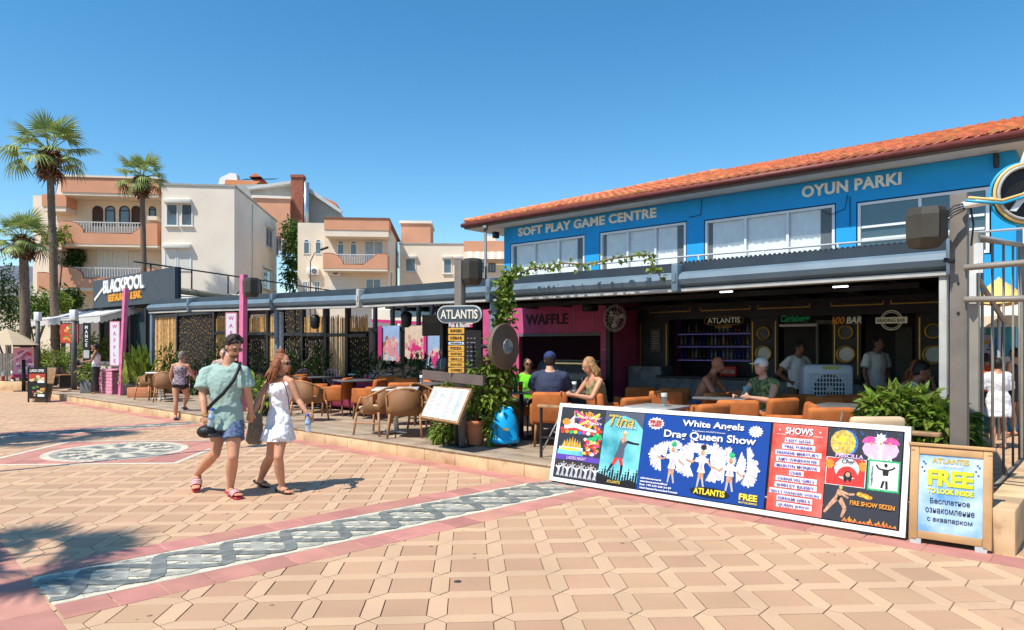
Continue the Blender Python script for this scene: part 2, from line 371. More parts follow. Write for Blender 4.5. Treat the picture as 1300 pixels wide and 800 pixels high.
# border along the camera side: red slabs crossing the end of the band
q = 0
for r_ in range(3):
    d = -5.2
    while d < 6.5:
        e = d+.42
        # slabs run along the terrace direction
        def ep(x, y): return Vector((BD.x*(.885-y) + BN.x*x, BD.y*(.885-y) + BN.y*x))
        if r_ < 2: paver(plaza, [ep(d+.003+1, r_*.42+.003), ep(e-.003+1, r_*.42+.003), ep(e-.003+1, r_*.42+.417), ep(d+.003+1, r_*.42+.417)], m_red, 'red_tile')
        d = e
st = MB(); rg = random.Random(5)
for i in range(900):
    x, y = rg.uniform(3.2, 8.6), .86+rg.uniform(0, 1.6); P = ep(x, y); r0 = rg.uniform(.03, .055)
    st.ball((P.x, P.y, -.014), (r0, r0*.8, .018), 7, 4)
tag(st.build('cobbles', M('cobble', (.16, .15, .11), .85, .3, rand=.3), plaza), kind='stuff')
# red strip along the foot of the terrace
s_ = -19.4; si = 0
while s_ < 9:
    e = s_+.45; pts = [F(s_+.003, -.29), F(e-.003, -.29), F(e-.003, -.003), F(s_+.003, -.003)]
    paver(plaza, [Vector((p.x, p.y)) for p in pts], m_red, 'red_tile', .004+random.uniform(0, .0015)); s_ = e
# square panel with the round medallion
def dp(x, y): return Vector((DC.x + x*cg - y*sg, DC.y + x*sg + y*cg))
HX, HYY = 1.40, 1.24
for a, b, c_, d_, nm in ((-HX, HX, -HYY, -HYY+.09, 0), (-HX, HX, HYY-.09, HYY, 0), (-HX, -HX+.09, -HYY+.09, HYY-.09, 0), (HX-.09, HX, -HYY+.09, HYY-.09, 0)):
    paver(plaza, [dp(a, c_), dp(b, c_), dp(b, d_), dp(a, d_)], m_white_st, 'white_border_tile', .005)
nx, ny = 7, 6
for i in range(nx):
    for j_ in range(ny):
        x0 = -HX+.094+(2*HX-.188)*i/nx; x1 = x0+(2*HX-.188)/nx-.006; y0 = -HYY+.094+(2*HYY-.188)*j_/ny; y1 = y0+(2*HYY-.188)/ny-.006
        paver(plaza, [dp(x0, y0), dp(x1, y0), dp(x1, y1), dp(x0, y1)], m_red, 'red_tile', .003)
md = MB(); rings = [0, .10, .2, .3, .42, .54, .66, .78, .88, 1.0]
for r_ in range(9):
    n = 48 if r_ > 2 else 24
    for i in range(n):
        if r_ == 8: md.k = 0
        elif r_ == 7: md.k = 2
        elif r_ == 3: md.k = 0
        else: md.k = [0, 1][(i + r_*1) % 4 // 2] if r_ > 3 else [1, 2][(i//2) % 2]
        tw = r_*.12
        a0, a1 = 2*PI*i/n+tw+.006, 2*PI*(i+1)/n+tw-.006; ra, rb = rings[r_]+.004, rings[r_+1]-.003; t2 = 0 if r_ in (3, 7, 8) else .12
        pts = [dp(ra*math.cos(a0), ra*math.sin(a0)), dp(rb*math.cos(a0+t2), rb*math.sin(a0+t2)), dp(rb*math.cos(a1+t2), rb*math.sin(a1+t2)), dp(ra*math.cos(a1), ra*math.sin(a1))]
        vs, fs = tile_poly(pts, .008, .001, .002); md.add(vs, fs)
tag(md.build('medallion_stones', [m_white_st, m_gr1, m_gr2], plaza), kind='stuff')

# ---------------- raised terrace ----------------
ter = bpy.data.objects.new('terrace', None); link(ter); ter.location = (OX, OY, 0); ter.rotation_euler = (0, 0, FR); tag(ter, kind='structure')
S0, S1, TD = -19.6, 3.72, 10.5
b = MB(); b.prism([(S0+.05, .04), (S1, .04), (S1, 2.5), (2.9, TD), (S0+.05, TD)], -.01, .18, 'z'); b.build('terrace_base', m_plat, ter)
s_ = S0; rg = random.Random(9)
while s_ < S1-.01:                                     # riser blocks
    L = min(.62, S1-s_); mb = MB(); mb.box((s_+L/2, .02, .085), (L-.006, .06, .195), None, .006); mb.build('riser_stone', m_curb, ter); s_ += L
for i in range(int((TD)/.62)): mb = MB(); mb.box((S0+.02, .32+i*.62, .085), (.06, .61, .195), None, .006); mb.build('riser_stone', m_curb, ter)
cop = MB(); cop.box((0, 0, 0), (.395, .395, .02), None, .004); cme = cop.mesh('terrace_tile', m_plat); n = 0; rs = MB()
for j_ in range(26):
    for i in range(int((S1-S0)/.4)):
        x, y = S0+.2+i*.4, .17+j_*.4
        if n < 300 and y < 2.1 and x < 4: inst('terrace_tile', cme, ter, (x, y, .19)); n += 1
        elif x+.2 < 3.72-max(0, y-2.4)*.11: rs.box((x, y, .19), (.395, .395, .02))
tag(rs.build('inner_terrace_tiles', m_plat, ter), kind='stuff')

dr = thing('ground_cap', 'small round dark metal cap set in the paving in the foreground', 'drain cap', G(581, 738.5)); q = MB(); q.lathe((0, 0, -.01), [(.026, 0), (.026, .012), (.02, .014)], 16); q.build('cap', M('cap_iron', (.06, .055, .05), .6, .3, 20, metal=.4), dr)
rg = random.Random(31); q = MB()
for i in range(70):
    Y = rg.uniform(3.8, 12); x = rg.uniform(-.7, .72)*Y; r0 = rg.uniform(.008, .02)
    if ST((x, Y))[1] > -.1: continue
    q.lathe((x, Y, .0002), [(r0, 0), (r0*.8, .0012)], 7)
tag(q.build('gum_spots', M('gum_dark', (.20, .14, .10), .8, .2), None), kind='stuff')
# ---------------- blue play centre building ----------------
m_blue = M('blue_render', (.01, .33, .72), .7, .08, 1.5, .25, 30, wear=((.02, .27, .6), 1.1, .62))
m_soff = M('soffit_cream', (.74, .68, .57), .8, .08, 2)
m_rooft = M('clay_roof_tile', (.60, .21, .095), .8, .15, 9, .3, rand=.22, wear=((.35, .14, .08), 4, .62))
m_gut = M('gutter_brown', (.16, .035, .03), .5, .2)
m_glass = glassm('window_glass', (.05, .085, .10))
m_curt = M('curtain_white', (.80, .82, .80), .9, .07, 6, .3, 8, bdist=.02)
m_frame = M('window_frame_white', (.72, .75, .77), .4, .05)
m_louv = M('louvre_dark', (.028, .042, .058), .45, .15, 4)
m_roll = M('awning_roll_blue', (.13, .19, .24), .55, .12, 3, .15, 20, wear=((.09, .14, .18), 1.2, .6))
m_lip = M('pale_lip', (.42, .42, .40), .5, .15, 5)
m_letter = M('letter_cream', (.82, .79, .70), .6, .1)
blue = fthing('play_centre_building', 'bright blue upper storey with orange tiled roof, curtained windows and white wall lettering', 'building')
S_L, S_R, TB = -9.82, 3.6, 10.0
rl_ = fthing('roof_terrace_handrail', 'thin pale metal handrail running in front of the blue building windows', 'railing', 0, 8.8, 2.8)
(ra, rz0), (rb2, rz1) = FP(640, 345, 8.8), FP(1300, 290, 8.8); m_rl = M('rail_steel', (.5, .52, .53), .35, .1)
q = MB(); q.tube([(ra, 0, rz0-2.8), (rb2, 0, rz1-2.8)], .024, 6); q.build('top_rail', m_rl, rl_)
for i in range(9): x = ra+(rb2-ra)*i/8; q = MB(); q.cyl((x, 0, 0), (x, 0, rz0-2.8+(rz1-rz0)*i/8), .02, None, 6); q.build('post', m_rl, rl_)
wins = [(-9.55, -6.62, 3.55, 4.9, 3, 1), (-6.12, -3.38, 3.55, 4.9, 3, 1), (-2.90, .30, 3.55, 4.86, 3, 1), (.72, 3.2, 3.45, 4.82, 2, 0)]
wl = MB()                                                # wall with real openings
edges = [S_L] + [q for w_ in wins for q in w_[:2]] + [S_R]
for i in range(0, len(edges), 2): wl.b2(edges[i], edges[i+1], TB, TB+.25, 2.9, 5.43)
for x0, x1, z0, z1, n, c in wins: wl.b2(x0, x1, TB+.003, TB+.25, 2.9, z0); wl.b2(x0, x1, TB+.003, TB+.25, z1, 5.43)
wl.b2(S_L, S_L+.25, TB+.25, TB+9, 0, 5.43); wl.b2(S_R-.25, S_R, TB+.25, TB+9, 0, 5.43); wl.b2(S_L, S_R, TB+9, TB+9.25, 0, 5.43); wl.b2(S_L, S_R, TB, TB+.25, -.01, 2.897)
wl.build('wall', m_blue, blue)
fl = MB(); fl.b2(S_L+.26, S_R-.26, TB+.26, TB+8.9, 3.0, 3.1); fl.b2(S_L+.26, S_R-.26, TB+3, TB+3.1, 3.1, 5.4); fl.build('floor', M('inner_grey', (.25, .26, .27)), blue)
def pane_window(root, x0, x1, z0, z1, y, n, curt=1, fr=.06, name='window', fm=None, back=None):
    f = MB(); fm = fm or m_frame
    f.b2(x0, x1, y-.05, y+.03, z1-fr, z1); f.b2(x0, x1, y-.05, y+.03, z0, z0+fr)
    for i in range(n+1): c = x0+(x1-x0-fr)*i/n; f.b2(c, c+fr, y-.052, y+.028, z0+fr, z1-fr)
    fo = f.build(name, fm, root)
    for i in range(n):
        a = x0+(x1-x0-fr)*i/n+fr; b_ = x0+(x1-x0-fr)*(i+1)/n
        p = MB(); p.b2(a, b_, y-.015, y-.005, z0+fr, z1-fr); p.build('pane', m_glass if not curt else m_pane_c, fo)
        if curt:
            c = MB(); k = 16; lo = a + (.0 if i else (b_-a)*.12); hi = b_ - (0 if i < n-1 else (b_-a)*.28)
            pts = [(lo+(hi-lo)*j/k, y+.035+.012*math.sin(j*2.1+i)+.005*math.sin(j*5.3)) for j in range(k+1)]
            c.add([(x, yy, zz) for zz in (z0+.01, z1-.02) for x, yy in pts], [[j, j+1, k+2+j, k+1+j] for j in range(k)], True); c.build('curtain', m_curt, fo)
    return fo
m_pane_c = M('clear_glass', (.75, .85, .9), .03, 0, 1, 0, spec=1, alpha=.10)
for x0, x1, z0, z1, n, c in wins: pane_window(blue, x0+.03, x1-.03, z0+.03, z1-.03, TB+.06, n, c)
x0, x1, z0, z1 = .80, 3.12, 3.5, 4.75
for zz in (3.95, 4.22): q = MB(); q.b2(x0+.03, x1-.03, TB+.0, TB+.04, zz, zz+.05); q.build('glazing_bar', m_frame, blue)
text('SOFT PLAY GAME CENTRE', blue, m_letter, (-6.72, TB-.012, 5.225), 4.92, .27, ext=.03, bold=.035, split='letter', sp=1.05)
text('OYUN PARKI', blue, m_letter, (.59, TB-.012, 5.20), 2.06, .27, ext=.03, bold=.035, split='letter', sp=1.05)
rf = MB()                                                # hipped roof deck, eaves and gutter
EL, ER, ET, EZ = -10.95, 6.2, 9.33, 5.63; PIT2 = math.tan(R(16.6)); DEP = 6.0
rf.k = 0; rf.poly([(EL, ET, EZ), (ER, ET, EZ), (ER, ET+DEP, EZ+DEP*PIT2), (EL+DEP, ET+DEP, EZ+DEP*PIT2)]); rf.poly([(EL, ET, EZ), (EL+DEP, ET+DEP, EZ+DEP*PIT2), (EL, ET+2*DEP, EZ)]); rf.poly([(EL, ET+2*DEP, EZ), (EL+DEP, ET+DEP, EZ+DEP*PIT2), (ER, ET+DEP, EZ+DEP*PIT2), (ER, ET+2*DEP, EZ)])
rb = rf.build('roof', m_rooft, blue)
q = MB(); q.b2(EL+.03, ER, ET+.05, TB+9.8, 5.44, 5.5); q.build('soffit', m_soff, blue)
q = MB(); q.b2(EL, ER, ET-.02, ET+.03, 5.44, 5.63); q.b2(EL, EL+.05, ET+.03, ET+11, 5.44, 5.63); q.build('fascia', M('fascia_brown', (.14, .10, .08), .6), blue)
q = MB(); q.tube([(EL-.05, ET-.08, 5.56), (ER, ET-.08, 5.56)], .065, 10); q.tube([(EL-.05, ET-.08, 5.56), (EL-.05, ET+10, 5.56)], .065, 10); q.build('gutter', m_gut, blue)
tl = MB(); ca, sa = math.cos(R(16.6)), math.sin(R(16.6)); TW, TLN = .24, .36; n_ = 5
for c in range(int((ER-EL)/TW)):
    xc = EL+TW*(c+.5)
    for r_ in range(17):
        u0, u1 = r_*TLN-.06, (r_+1)*TLN+.02
        if u0*ca > min(DEP, xc-EL+.1): break
        jz = random.uniform(-.006, .006); vs = []
        for u, rr, dz in ((u0, .098, .045), (u1, .085, .012)):
            for k in range(n_+1):
                a = PI*k/n_; h = math.sin(a)*rr*.7+dz+jz; vs.append((xc-math.cos(a)*rr, ET+u*ca-h*sa, EZ+u*sa+h*ca))
        tl.add(vs, [[k, k+1, n_+2+k, n_+1+k] for k in range(n_)] + [[k for k in range(n_+1)]])
tag(tl.build('roof_tiles', m_rooft, blue), kind='stuff')
q = MB()
for k in range(24): a, b_ = k/24, (k+1)/24; p0 = Vector((EL+DEP*a, ET+DEP*a, EZ+DEP*PIT2*a+.05)); p1 = Vector((EL+DEP*b_, ET+DEP*b_, EZ+DEP*PIT2*b_+.05)); q.cyl(p0, p1+(p1-p0)*.15, .11, .09, 8)
q.build('hip_ridge', m_rooft, blue)
q = MB(); q.box((-9.95, 9.75, 5.2), (.13, .2, .2), None, .01); q.box((3.3, 9.85, 5.25), (.1, .12, .3), None, .04); q.build('floodlight', m_dark, blue)
q = MB(); 
for pts in ([(.55, TB-.02, 5.0), (.5, TB-.03, 4.7), (.2, TB-.03, 4.6), (.0, TB-.02, 4.72)], [(-2.95, TB-.02, 5.4), (-2.98, TB-.02, 5.0), (-3.3, TB-.02, 4.98)], [(.6, TB-.02, 4.95), (.6, TB-.02, 4.3)]): q.tube(pts, .008, 5)
q.build('cable', m_blk, blue)
# drain post beside the building
dpn = fthing('grey_downpipe', 'thin grey pipe standing under the left end of the tiled eave', 'pipe', -9.98, 9.3, 0)
q = MB(); q.cyl((0, 0, 0), (0, 0, 5.45), .05); q.cyl((0, 0, 5.3), (0, 0, 5.44), .09); q.build('pipe', m_grey, dpn)

# ---------------- pergola over the terrace ----------------
per = fthing('terrace_pergola', 'long slate blue pergola with roller awning beams, dark louvred edge and posts over the seating', 'pergola')
TP = 1.5
segs = [(-15.98, -13.2, 2.58, 2.54), (-13.2, -8.97, 2.54, 2.44), (-8.97, -5.77, 2.44, 2.37), (-5.77, -2.34, 2.37, 2.34), (-2.34, .93, 2.34, 2.32), (.93, 3.93, 2.32, 2.33)]
def slant(mb, x0, x1, y0, y1, za0, za1, zb0, zb1): mb.add([(x0, y0, za0), (x0, y1, za0), (x0, y1, za1), (x0, y0, za1), (x1, y0, zb0), (x1, y1, zb0), (x1, y1, zb1), (x1, y0, zb1)], [(0, 3, 2, 1), (4, 5, 6, 7), (0, 1, 5, 4), (3, 7, 6, 2), (0, 4, 7, 3), (1, 2, 6, 5)])
for a, b_, za, zb in segs:
    q = MB(); N = 7; vs = []
    for x, z in ((a+.02, za), (b_-.02, zb)):
        vs += [(x, TP+.16, z+.045), (x, TP+.03, z+.045), (x, TP-.07, z+.09), (x, TP-.10, z+.15), (x, TP-.07, z+.215), (x, TP, z+.25), (x, TP+.16, z+.25)]
    q.add(vs, [[i, i+1, N+i+1, N+i] for i in range(N-1)] + [list(range(N-1, -1, -1)), list(range(N, 2*N))]); q.build('roller_beam', m_roll, per, recalc=True)
    q = MB(); slant(q, a, b_, TP-.03, TP+.14, za, za+.042, zb, zb+.042); q.build('lower_lip', m_lip, per)
    q = MB(); slant(q, a+.01, b_-.01, TP+.02, TP+.35, za+.255, za+.37, zb+.255, zb+.37); q.build('louvre_edge', m_louv, per)
    q = MB(); q.box((b_, TP-.02, zb+.17), (.09, .2, .36), None, .015); q.box((b_, TP-.125, zb+.17), (.05, .02, .1)); q.build('bracket', m_roll if b_ != -5.77 else m_lip, per)
q = MB()
for i in range(52): q.box((.95+i*.057, TP+.03, 2.70), (.022, .03, .016))
q.build('louvre_teeth', m_louv, per)
for x, m_, w_ in ((-15.9, m_roll, .10), (-8.97, m_roll, .11), (-2.34, m_roll, .11), (3.84, m_lip, .07)):
    hp = 2.40 if x < -15 else 2.25 if x < -8 else 2.13; q = MB(); q.box((x, TP+.05, .2+hp/2), (w_, .10, hp), None, .008); q.box((x, TP+.05, .21), (w_+.1, .2, .02)); q.build('post', m_, per)
q = MB(); q.box((-8.86, TP+.08, 1.3), (.06, .08, 2.18), None, .008); q.build('post', m_lip, per)
for x, t in ((-5.55, 3.4), (-3.02, 5.85), (-9.9, 3.4), (-13.5, 3.2)):
    q = MB(); q.box((x, t, 1.4), (.11, .11, 2.42), None, .006); q.build('inner_post', m_dark, per)
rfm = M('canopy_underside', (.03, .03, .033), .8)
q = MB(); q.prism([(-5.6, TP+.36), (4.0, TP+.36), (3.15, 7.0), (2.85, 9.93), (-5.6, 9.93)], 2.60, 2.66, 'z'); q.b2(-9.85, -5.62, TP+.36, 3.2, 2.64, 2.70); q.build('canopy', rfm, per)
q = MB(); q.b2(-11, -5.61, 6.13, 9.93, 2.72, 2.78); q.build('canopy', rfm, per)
for i in range(21):
    x = -15.8+i*.52
    q = MB(); q.b2(x, x+.07, TP+.15, 3.9, 2.66, 2.715); q.build('rafter', m_dark, per)
for i in range(9):
    x = -5.2+i*1.0; q = MB(); q.b2(x, x+.09, TP+.15, 9.9 if x < 2.7 else 6.5, 2.50, 2.598); q.build('rafter', m_dark, per)
for t in (4.2, 6.6): q = MB(); q.b2(-5.5, 3.1, t, t+.1, 2.42, 2.498); q.build('cross_beam', m_dark, per)
for a, b_ in ((-15.5, -14.9), (-13.4, -12.9)): q = MB(); q.b2(a, b_, TP+.36, 3.9, 2.72, 2.78); q.build('canopy', rfm, per)
# end wall screening the right side
q = MB(); q.prism([(3.92, 2.2), (3.98, 2.2), (3.12, 7.0), (2.80, 9.9), (2.74, 9.9), (3.06, 7.0)], .2, 2.715, 'z'); q.build('side_wall', M('side_wall_taupe', (.09, .08, .07), .7), per, recalc=True)

# ---------------- waffle kiosk ----------------
m_pinkw = M('kiosk_pink', (.58, .09, .22), .7, .15, 2.5, .2)
kio = fthing('waffle_kiosk', 'dark pink waffle kiosk with wide serving opening under the pergola', 'kiosk', 0, 0)
TK = 6.0
q = MB(); q.b2(-6.9, -3.09, TK, TK+.12, 1.93, 2.715); q.b2(-3.35, -3.09, TK, TK+.12, .2, 1.93); q.b2(-6.9, -5.7, TK, TK+.12, .2, 1.93); q.b2(-3.21, -3.09, TK+.12, TK+3.6, .2, 2.715); q.build('wall', m_pinkw, kio)
q = MB(); q.b2(-5.7, -3.35, TK-.02, TK+.1, 1.86, 1.925); q.build('lintel', m_grey, kio)
for x in (-5.4, -4.55, -4.05, -3.55): q = MB(); q.b2(x, x+.015, TK-.012, TK-.002, 2.0, 2.45); q.build('panel_joint', M('joint_pale', (.5, .3, .35)), kio)
for z in (.9, 1.2, 1.55): q = MB(); q.b2(-3.34, -3.1, TK-.012, TK-.002, z, z+.015); q.build('panel_joint', MC['joint_pale'], kio)
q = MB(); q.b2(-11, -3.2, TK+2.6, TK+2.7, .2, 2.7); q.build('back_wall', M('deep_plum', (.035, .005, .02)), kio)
q = MB(); q.b2(-5.6, -3.4, TK+.2, TK+.8, .2, 1.05, .01); q.build('counter', M('counter_pink_dark', (.12, .02, .04)), kio)
text('WAFFLE', kio, M('waffle_letter', (.03, .006, .012), .5), (-4.85, TK-.004, 2.25), 1.25, .24, ext=.015, bold=.02, split='letter')
dis = fthing('glass_display_case', 'curved glass food display case lit pale yellow on the waffle counter', 'display case', FP(727, 460, 5.6)[0], 5.6, .36)
q = MB(); q.b2(-.75, .75, -.25, .3, 0, .55); q.build('base', m_dark, dis)
q = MB(); vs = [(x, -.25+.5*math.sin(a), .56+.42*math.sin(a)**.6 if 0 else .56+.40*(1-math.cos(a))) for x in (-.75, .75) for a in [PI/2*k/6 for k in range(7)]]
vs = [(x, -.28+.22*(1-math.cos(PI/2*k/6)), .56+.40*math.sin(PI/2*k/6)) for x in (-.74, .74) for k in range(7)]
q.add(vs, [[k, k+1, 8+k, 7+k] for k in range(6)], True); q.build('curved_glass', M('case_glass', (.3, .34, .34), .05, 0, spec=1, alpha=.3), dis)
q = MB(); q.tube([(-.76, -.28+.22*(1-math.cos(PI/2*k/6)), .56+.40*math.sin(PI/2*k/6)) for k in range(7)], .014, 6); q.tube([(.76, -.28+.22*(1-math.cos(PI/2*k/6)), .56+.40*math.sin(PI/2*k/6)) for k in range(7)], .014, 6); q.b2(-.76, .76, -.06, -.03, .94, .97); q.build('frame', m_grey, dis)
q = MB(); q.b2(-.7, .7, -.1, -.07, .88, .91); q.build('light_strip', M('warm_strip', (.6, .5, .25), emit=.5), dis)
q = MB()
for i in range(12): q.ball((-.62+i*.11, -.02, .64), (.05, .08, .04), 8, 5)
q.build('pastry', M('pastry', (.35, .18, .06), .7, .3, 12), dis)
q = MB(); q.b2(.45, .85, -.30, -.285, .3, .62); q.build('striped_panel', M('white_cloth', (.6, .55, .55)), dis)
for i in range(3): q = MB(); q.b2(.49+i*.13, .54+i*.13, -.306, -.301, .3, .62); q.build('stripe', M('stripe_red', (.35, .05, .06)), dis)
q = MB(); q.tube([(-5.7, 5.6, 2.55), (-5.7, 5.6, 2.45)], .02); 
# spotlights under the canopy
for i, (x, t) in enumerate(((-4.7, 3.2), (-3.9, 3.4), (-2.5, 4.4))):
    sp = fthing('ceiling_lamp', ['black drum lamp hanging left of the word waffle', 'black drum lamp hanging right of the word waffle', 'black spotlight hanging beside the white wall fan'][i], 'lamp', x, t, 2.3, 'black lamps under the canopy')
    q = MB(); q.lathe((0, 0, 0), [(.05, .2), (.14, .17), (.17, .02), (.15, 0)], 14); q.build('shade', m_blk, sp); q = MB(); q.cyl((0, 0, .2), (0, 0, .35), .012); q.build('rod', m_blk, sp)

# ---------------- bar front ----------------
m_barw = M('bar_black_panel', (.036, .043, .056), .5, .3, 3, .2, 25)
m_barc = M('bar_stone_front', (.16, .18, .21), .7, .35, 6, .5, 18, bdist=.01)
bar = fthing('bar_counter_front', 'black panelled bar with gold trims, grey counter front and portholes', 'bar')
TBR = 7.0
q = MB(); q.b2(-3.0, 3.05, TBR, TBR+.15, 2.2, 2.715); q.build('bulkhead', m_barw, bar)
for x0, x1 in ((-2.72, -1.72), (-1.5, -.42), (-.28, .74), (1.1, 2.0), (2.1, 2.95)):
    z0, z1 = 2.36, 2.52
    q = MB()
    for (a, b_, c, d) in ((x0, x1, z0, z0+.022), (x0, x1, z1-.022, z1), (x0, x0+.022, z0, z1), (x1-.022, x1, z0, z1)): q.b2(a, b_, TBR-.02, TBR-.002, c, d)
    q.build('gold_frame', m_gold, bar)
def pilaster(x0, x1, holes=True):
    q = MB(); q.b2(x0, x1, TBR, TBR+.3, 1.0, 2.197); p = q.build('pilaster', m_barw, bar)
    for a in (x0+.04, x1-.06): q = MB(); q.b2(a, a+.022, TBR-.015, TBR-.002, 1.1, 2.12); q.build('gold_trim', m_gold, p)
    if holes:
        c = (x0+x1)/2
        for z, r, k in ((1.88, .12, 0), (1.48, .15, 1)):
            q = MB(); q.tube([(c+r*math.cos(a*PI/10), TBR-.03, z+r*math.sin(a*PI/10)) for a in range(21)], .022, 6, False); q.build('porthole_ring', m_gold, p)
            q = MB(); q.cyl((c, TBR-.012, z), (c, TBR-.003, z), r*.85, None, 18); q.build('porthole_disc', M('mirror_disc', (.62, .74, .80), .15) if k else m_barc, p)
pilaster(-.43, .13); pilaster(1.12, 1.62); pilaster(2.5, 3.02); pilaster(-3.0, -2.25, False)
q = MB(); q.b2(-2.9, -2.1, 6.4, 6.9, .2, 1.2); q.build('side_cabinet', m_barc, bar)
q = MB(); q.b2(-2.0, 3.05, 6.2, 6.32, .2, .98); q.build('counter_front', m_barc, bar); q = MB(); q.b2(-2.05, 3.05, 6.1, 6.8, .985, 1.03, .01); q.build('counter_top', m_dark, bar)
q = MB(); q.b2(-3.0, 2.72, 9.0, 9.1, .2, 2.7); q.build('back_wall', m_barw, bar)
q = MB(); q.b2(-3.0, -.9, 8.7, 8.98, .9, .94); q.b2(-3.0, -.9, 8.75, 8.98, 1.3, 1.33); q.b2(-3.0, -.9, 8.75, 8.98, 1.62, 1.65); q.b2(-3.0, -.9, 8.75, 8.98, 1.92, 1.95); q.build('shelf', m_grey, bar)
# portholes stock: a few bottles of each shelf
btm = [M('bottle_blue', (.02, .05, .35), .1), M('bottle_clear', (.35, .38, .42), .1), M('bottle_amber', (.2, .07, .01), .1), M('bottle_green', (.02, .12, .04), .1)]
bme = []
for m_ in btm: q = MB(); q.lathe((0, 0, 0), [(.035, 0), (.038, .02), (.036, .15), (.014, .2), (.013, .26)], 8); bme.append(q.mesh('bottle', m_))
for r_, z in enumerate((1.335, 1.655, 1.955)):
    for i in range(21):
        b_ = inst('bottle', bme[random.choice([0, 1, 1, 2, 3])], None, F(-2.92+i*.098, 8.85, z), (0, 0, random.random()*3), (1, 1, random.uniform(.75, 1.05))); tag(b_, 'spirit bottle on the ' + ('lowest', 'middle', 'top')[r_] + ' shelf behind the bar', 'bottle', 'bottles on the ' + ('lowest', 'middle', 'top')[r_] + ' back bar shelf')
# doorway frames to the right, lattice screen
q = MB(); q.b2(.35, .95, 8.9, 8.98, .2, 2.0); q.build('door_panel', M('door_dark', (.03, .035, .04)), bar); q = MB(); q.b2(.25, .30, 8.8, 8.97, .2, 2.1); q.b2(.95, 1.0, 8.8, 8.97, .2, 2.1); q.b2(.25, 1.0, 8.8, 8.97, 2.1, 2.18); q.build('door_frame', m_lip, bar)
q = MB(); q.b2(1.75, 2.05, 8.9, 8.97, .2, 2.0); q.build('pale_door', M('door_grey', (.2, .2, .2)), bar)
lat = MB()
for i in range(7):
    for j_ in range(14):
        c = (2.35+i*.09+(.045 if j_ % 2 else 0), 8.6, .95+j_*.08)
        for a in (45, -45): lat.box(c, (.10, .015, .014), Matrix.Rotation(R(a), 3, 'Y'))
tag(lat.build('lattice_screen', M('lattice_pale', (.45, .45, .43)), bar), kind='stuff')
q = MB(); q.b2(2.28, 2.32, 8.58, 8.64, .2, 2.1); q.b2(2.96, 3.02, 8.58, 8.64, .2, 2.1); q.build('screen_frame', m_lip, bar)
m_tubel = M('lit_tube', (.85, .9, 1.0), emit=4)
for i, (px, py, t_, lb) in enumerate(((878, 381, 4.4, 'left'), (922, 367, 3.6, 'second'), (1003, 366, 4.4, 'middle'), (1067, 361, 3.8, 'fourth'), (1140, 362, 4.6, 'right'))):
    s_ = FP(px, py, t_)[0]; r = fthing('ceiling_light', 'short lit white tube light on the black bar ceiling, ' + lb + ' of five from the left', 'ceiling light', s_, t_, 2.46, 'tube lights on the bar ceiling'); q = MB(); q.box((0, 0, .03), (.22, .06, .03)); q.build('housing', m_dark, r); q = MB(); q.box((0, 0, .0), (.20, .035, .018), None, .006); q.build('tube', m_tubel, r)
for z in (1.28, 1.60, 1.90): q = MB(); q.b2(-2.95, -.95, 8.725, 8.735, z+.006, z+.014); q.build('added_glow_strip', M('added_violet_glow', (.25, .22, .8), emit=.30), bar)  # violet emissive strips added under the bottle shelves to lift the dark bar
m_neon = M('sign_ivory', (.62, .58, .42), .5, emit=.12)
for i, z in enumerate((1.06, 1.16)): q = MB(); q.b2(-2.0, 3.05, 6.186, 6.198, z-.75, z-.745); q.build('counter_joint', m_dark, bar)
def bar_sign(label, s, z, w_, rnd=0):
    r = fthing('bar_sign', label, 'sign', s, 6.97, z); return r
r = bar_sign('gold outlined oval bar sign reading Atlantis above the bottle shelves', -.98, 2.15, 1)
q = MB(); q.tube([(.42*math.copysign(abs(math.cos(a))**.6, math.cos(a)), 0, .09*math.copysign(abs(math.sin(a))**.6, math.sin(a))) for a in [2*PI*k/28 for k in range(29)]], .008, 5, False); q.build('outline', m_gold, r)
text('ATLANTIS', r, m_neon, (0, 0, .005), .70, .11, bold=.005); text('PUB & BISTRO', r, m_gold, (0, 0, -.13), .36, .04)
r = bar_sign('green script beer sign on a white strip over the middle doorway', .56, 2.1, 1)
text('Carlsberg', r, M('neon_green', (.02, .30, .10), emit=.1), (-.1, 0, .04), .55, .17, shear=.3, bold=.02); q = MB(); q.b2(-.4, .3, .002, .02, -.10, -.05); q.build('white_strip', m_white, r)
r = bar_sign('orange and white sign reading 100 bar beside the green beer sign', 1.38, 2.1, 1)
text('100', r, M('sign_orange', (.6, .22, .03), emit=.1), (-.14, 0, 0), .22, .13, shear=.2, bold=.02); text('BAR', r, m_neon, (.13, 0, 0), .26, .12, shear=.2, bold=.02)
r = bar_sign('round white ring sign with lettered bar across it on the right of the bar', 2.12, 2.08, 1)
q = MB(); q.tube([(.17*math.cos(a*PI/12), 0, .17*math.sin(a*PI/12)) for a in range(25)], .008, 5, False); q.tube([(.14*math.cos(a*PI/12), 0, .14*math.sin(a*PI/12)) for a in range(25)], .005, 5, False); q.build('ring', m_neon, r)
q = MB(); q.b2(-.25, .25, -.014, -.004, -.055, .055); q.build('name_bar', m_neon, r); text('READING BAR', r, m_blk, (0, -.017, 0), .44, .06, bold=.02)
r = fthing('drinks_crate', 'red drinks box with white script on the bar top', 'box', -.72, 6.7, 1.03)
q = MB(); q.box((0, 0, .1), (.34, .2, .2), None, .01); q.build('box', M('cola_red', (.5, .02, .02), .4), r); text('Coca-Cola', r, m_white, (0, -.104, .1), .28, .09, shear=.3)
for i, (px, py, t, w_, h_, lb) in enumerate(((327+0, 300, 0, 0, 0, ''),)): pass
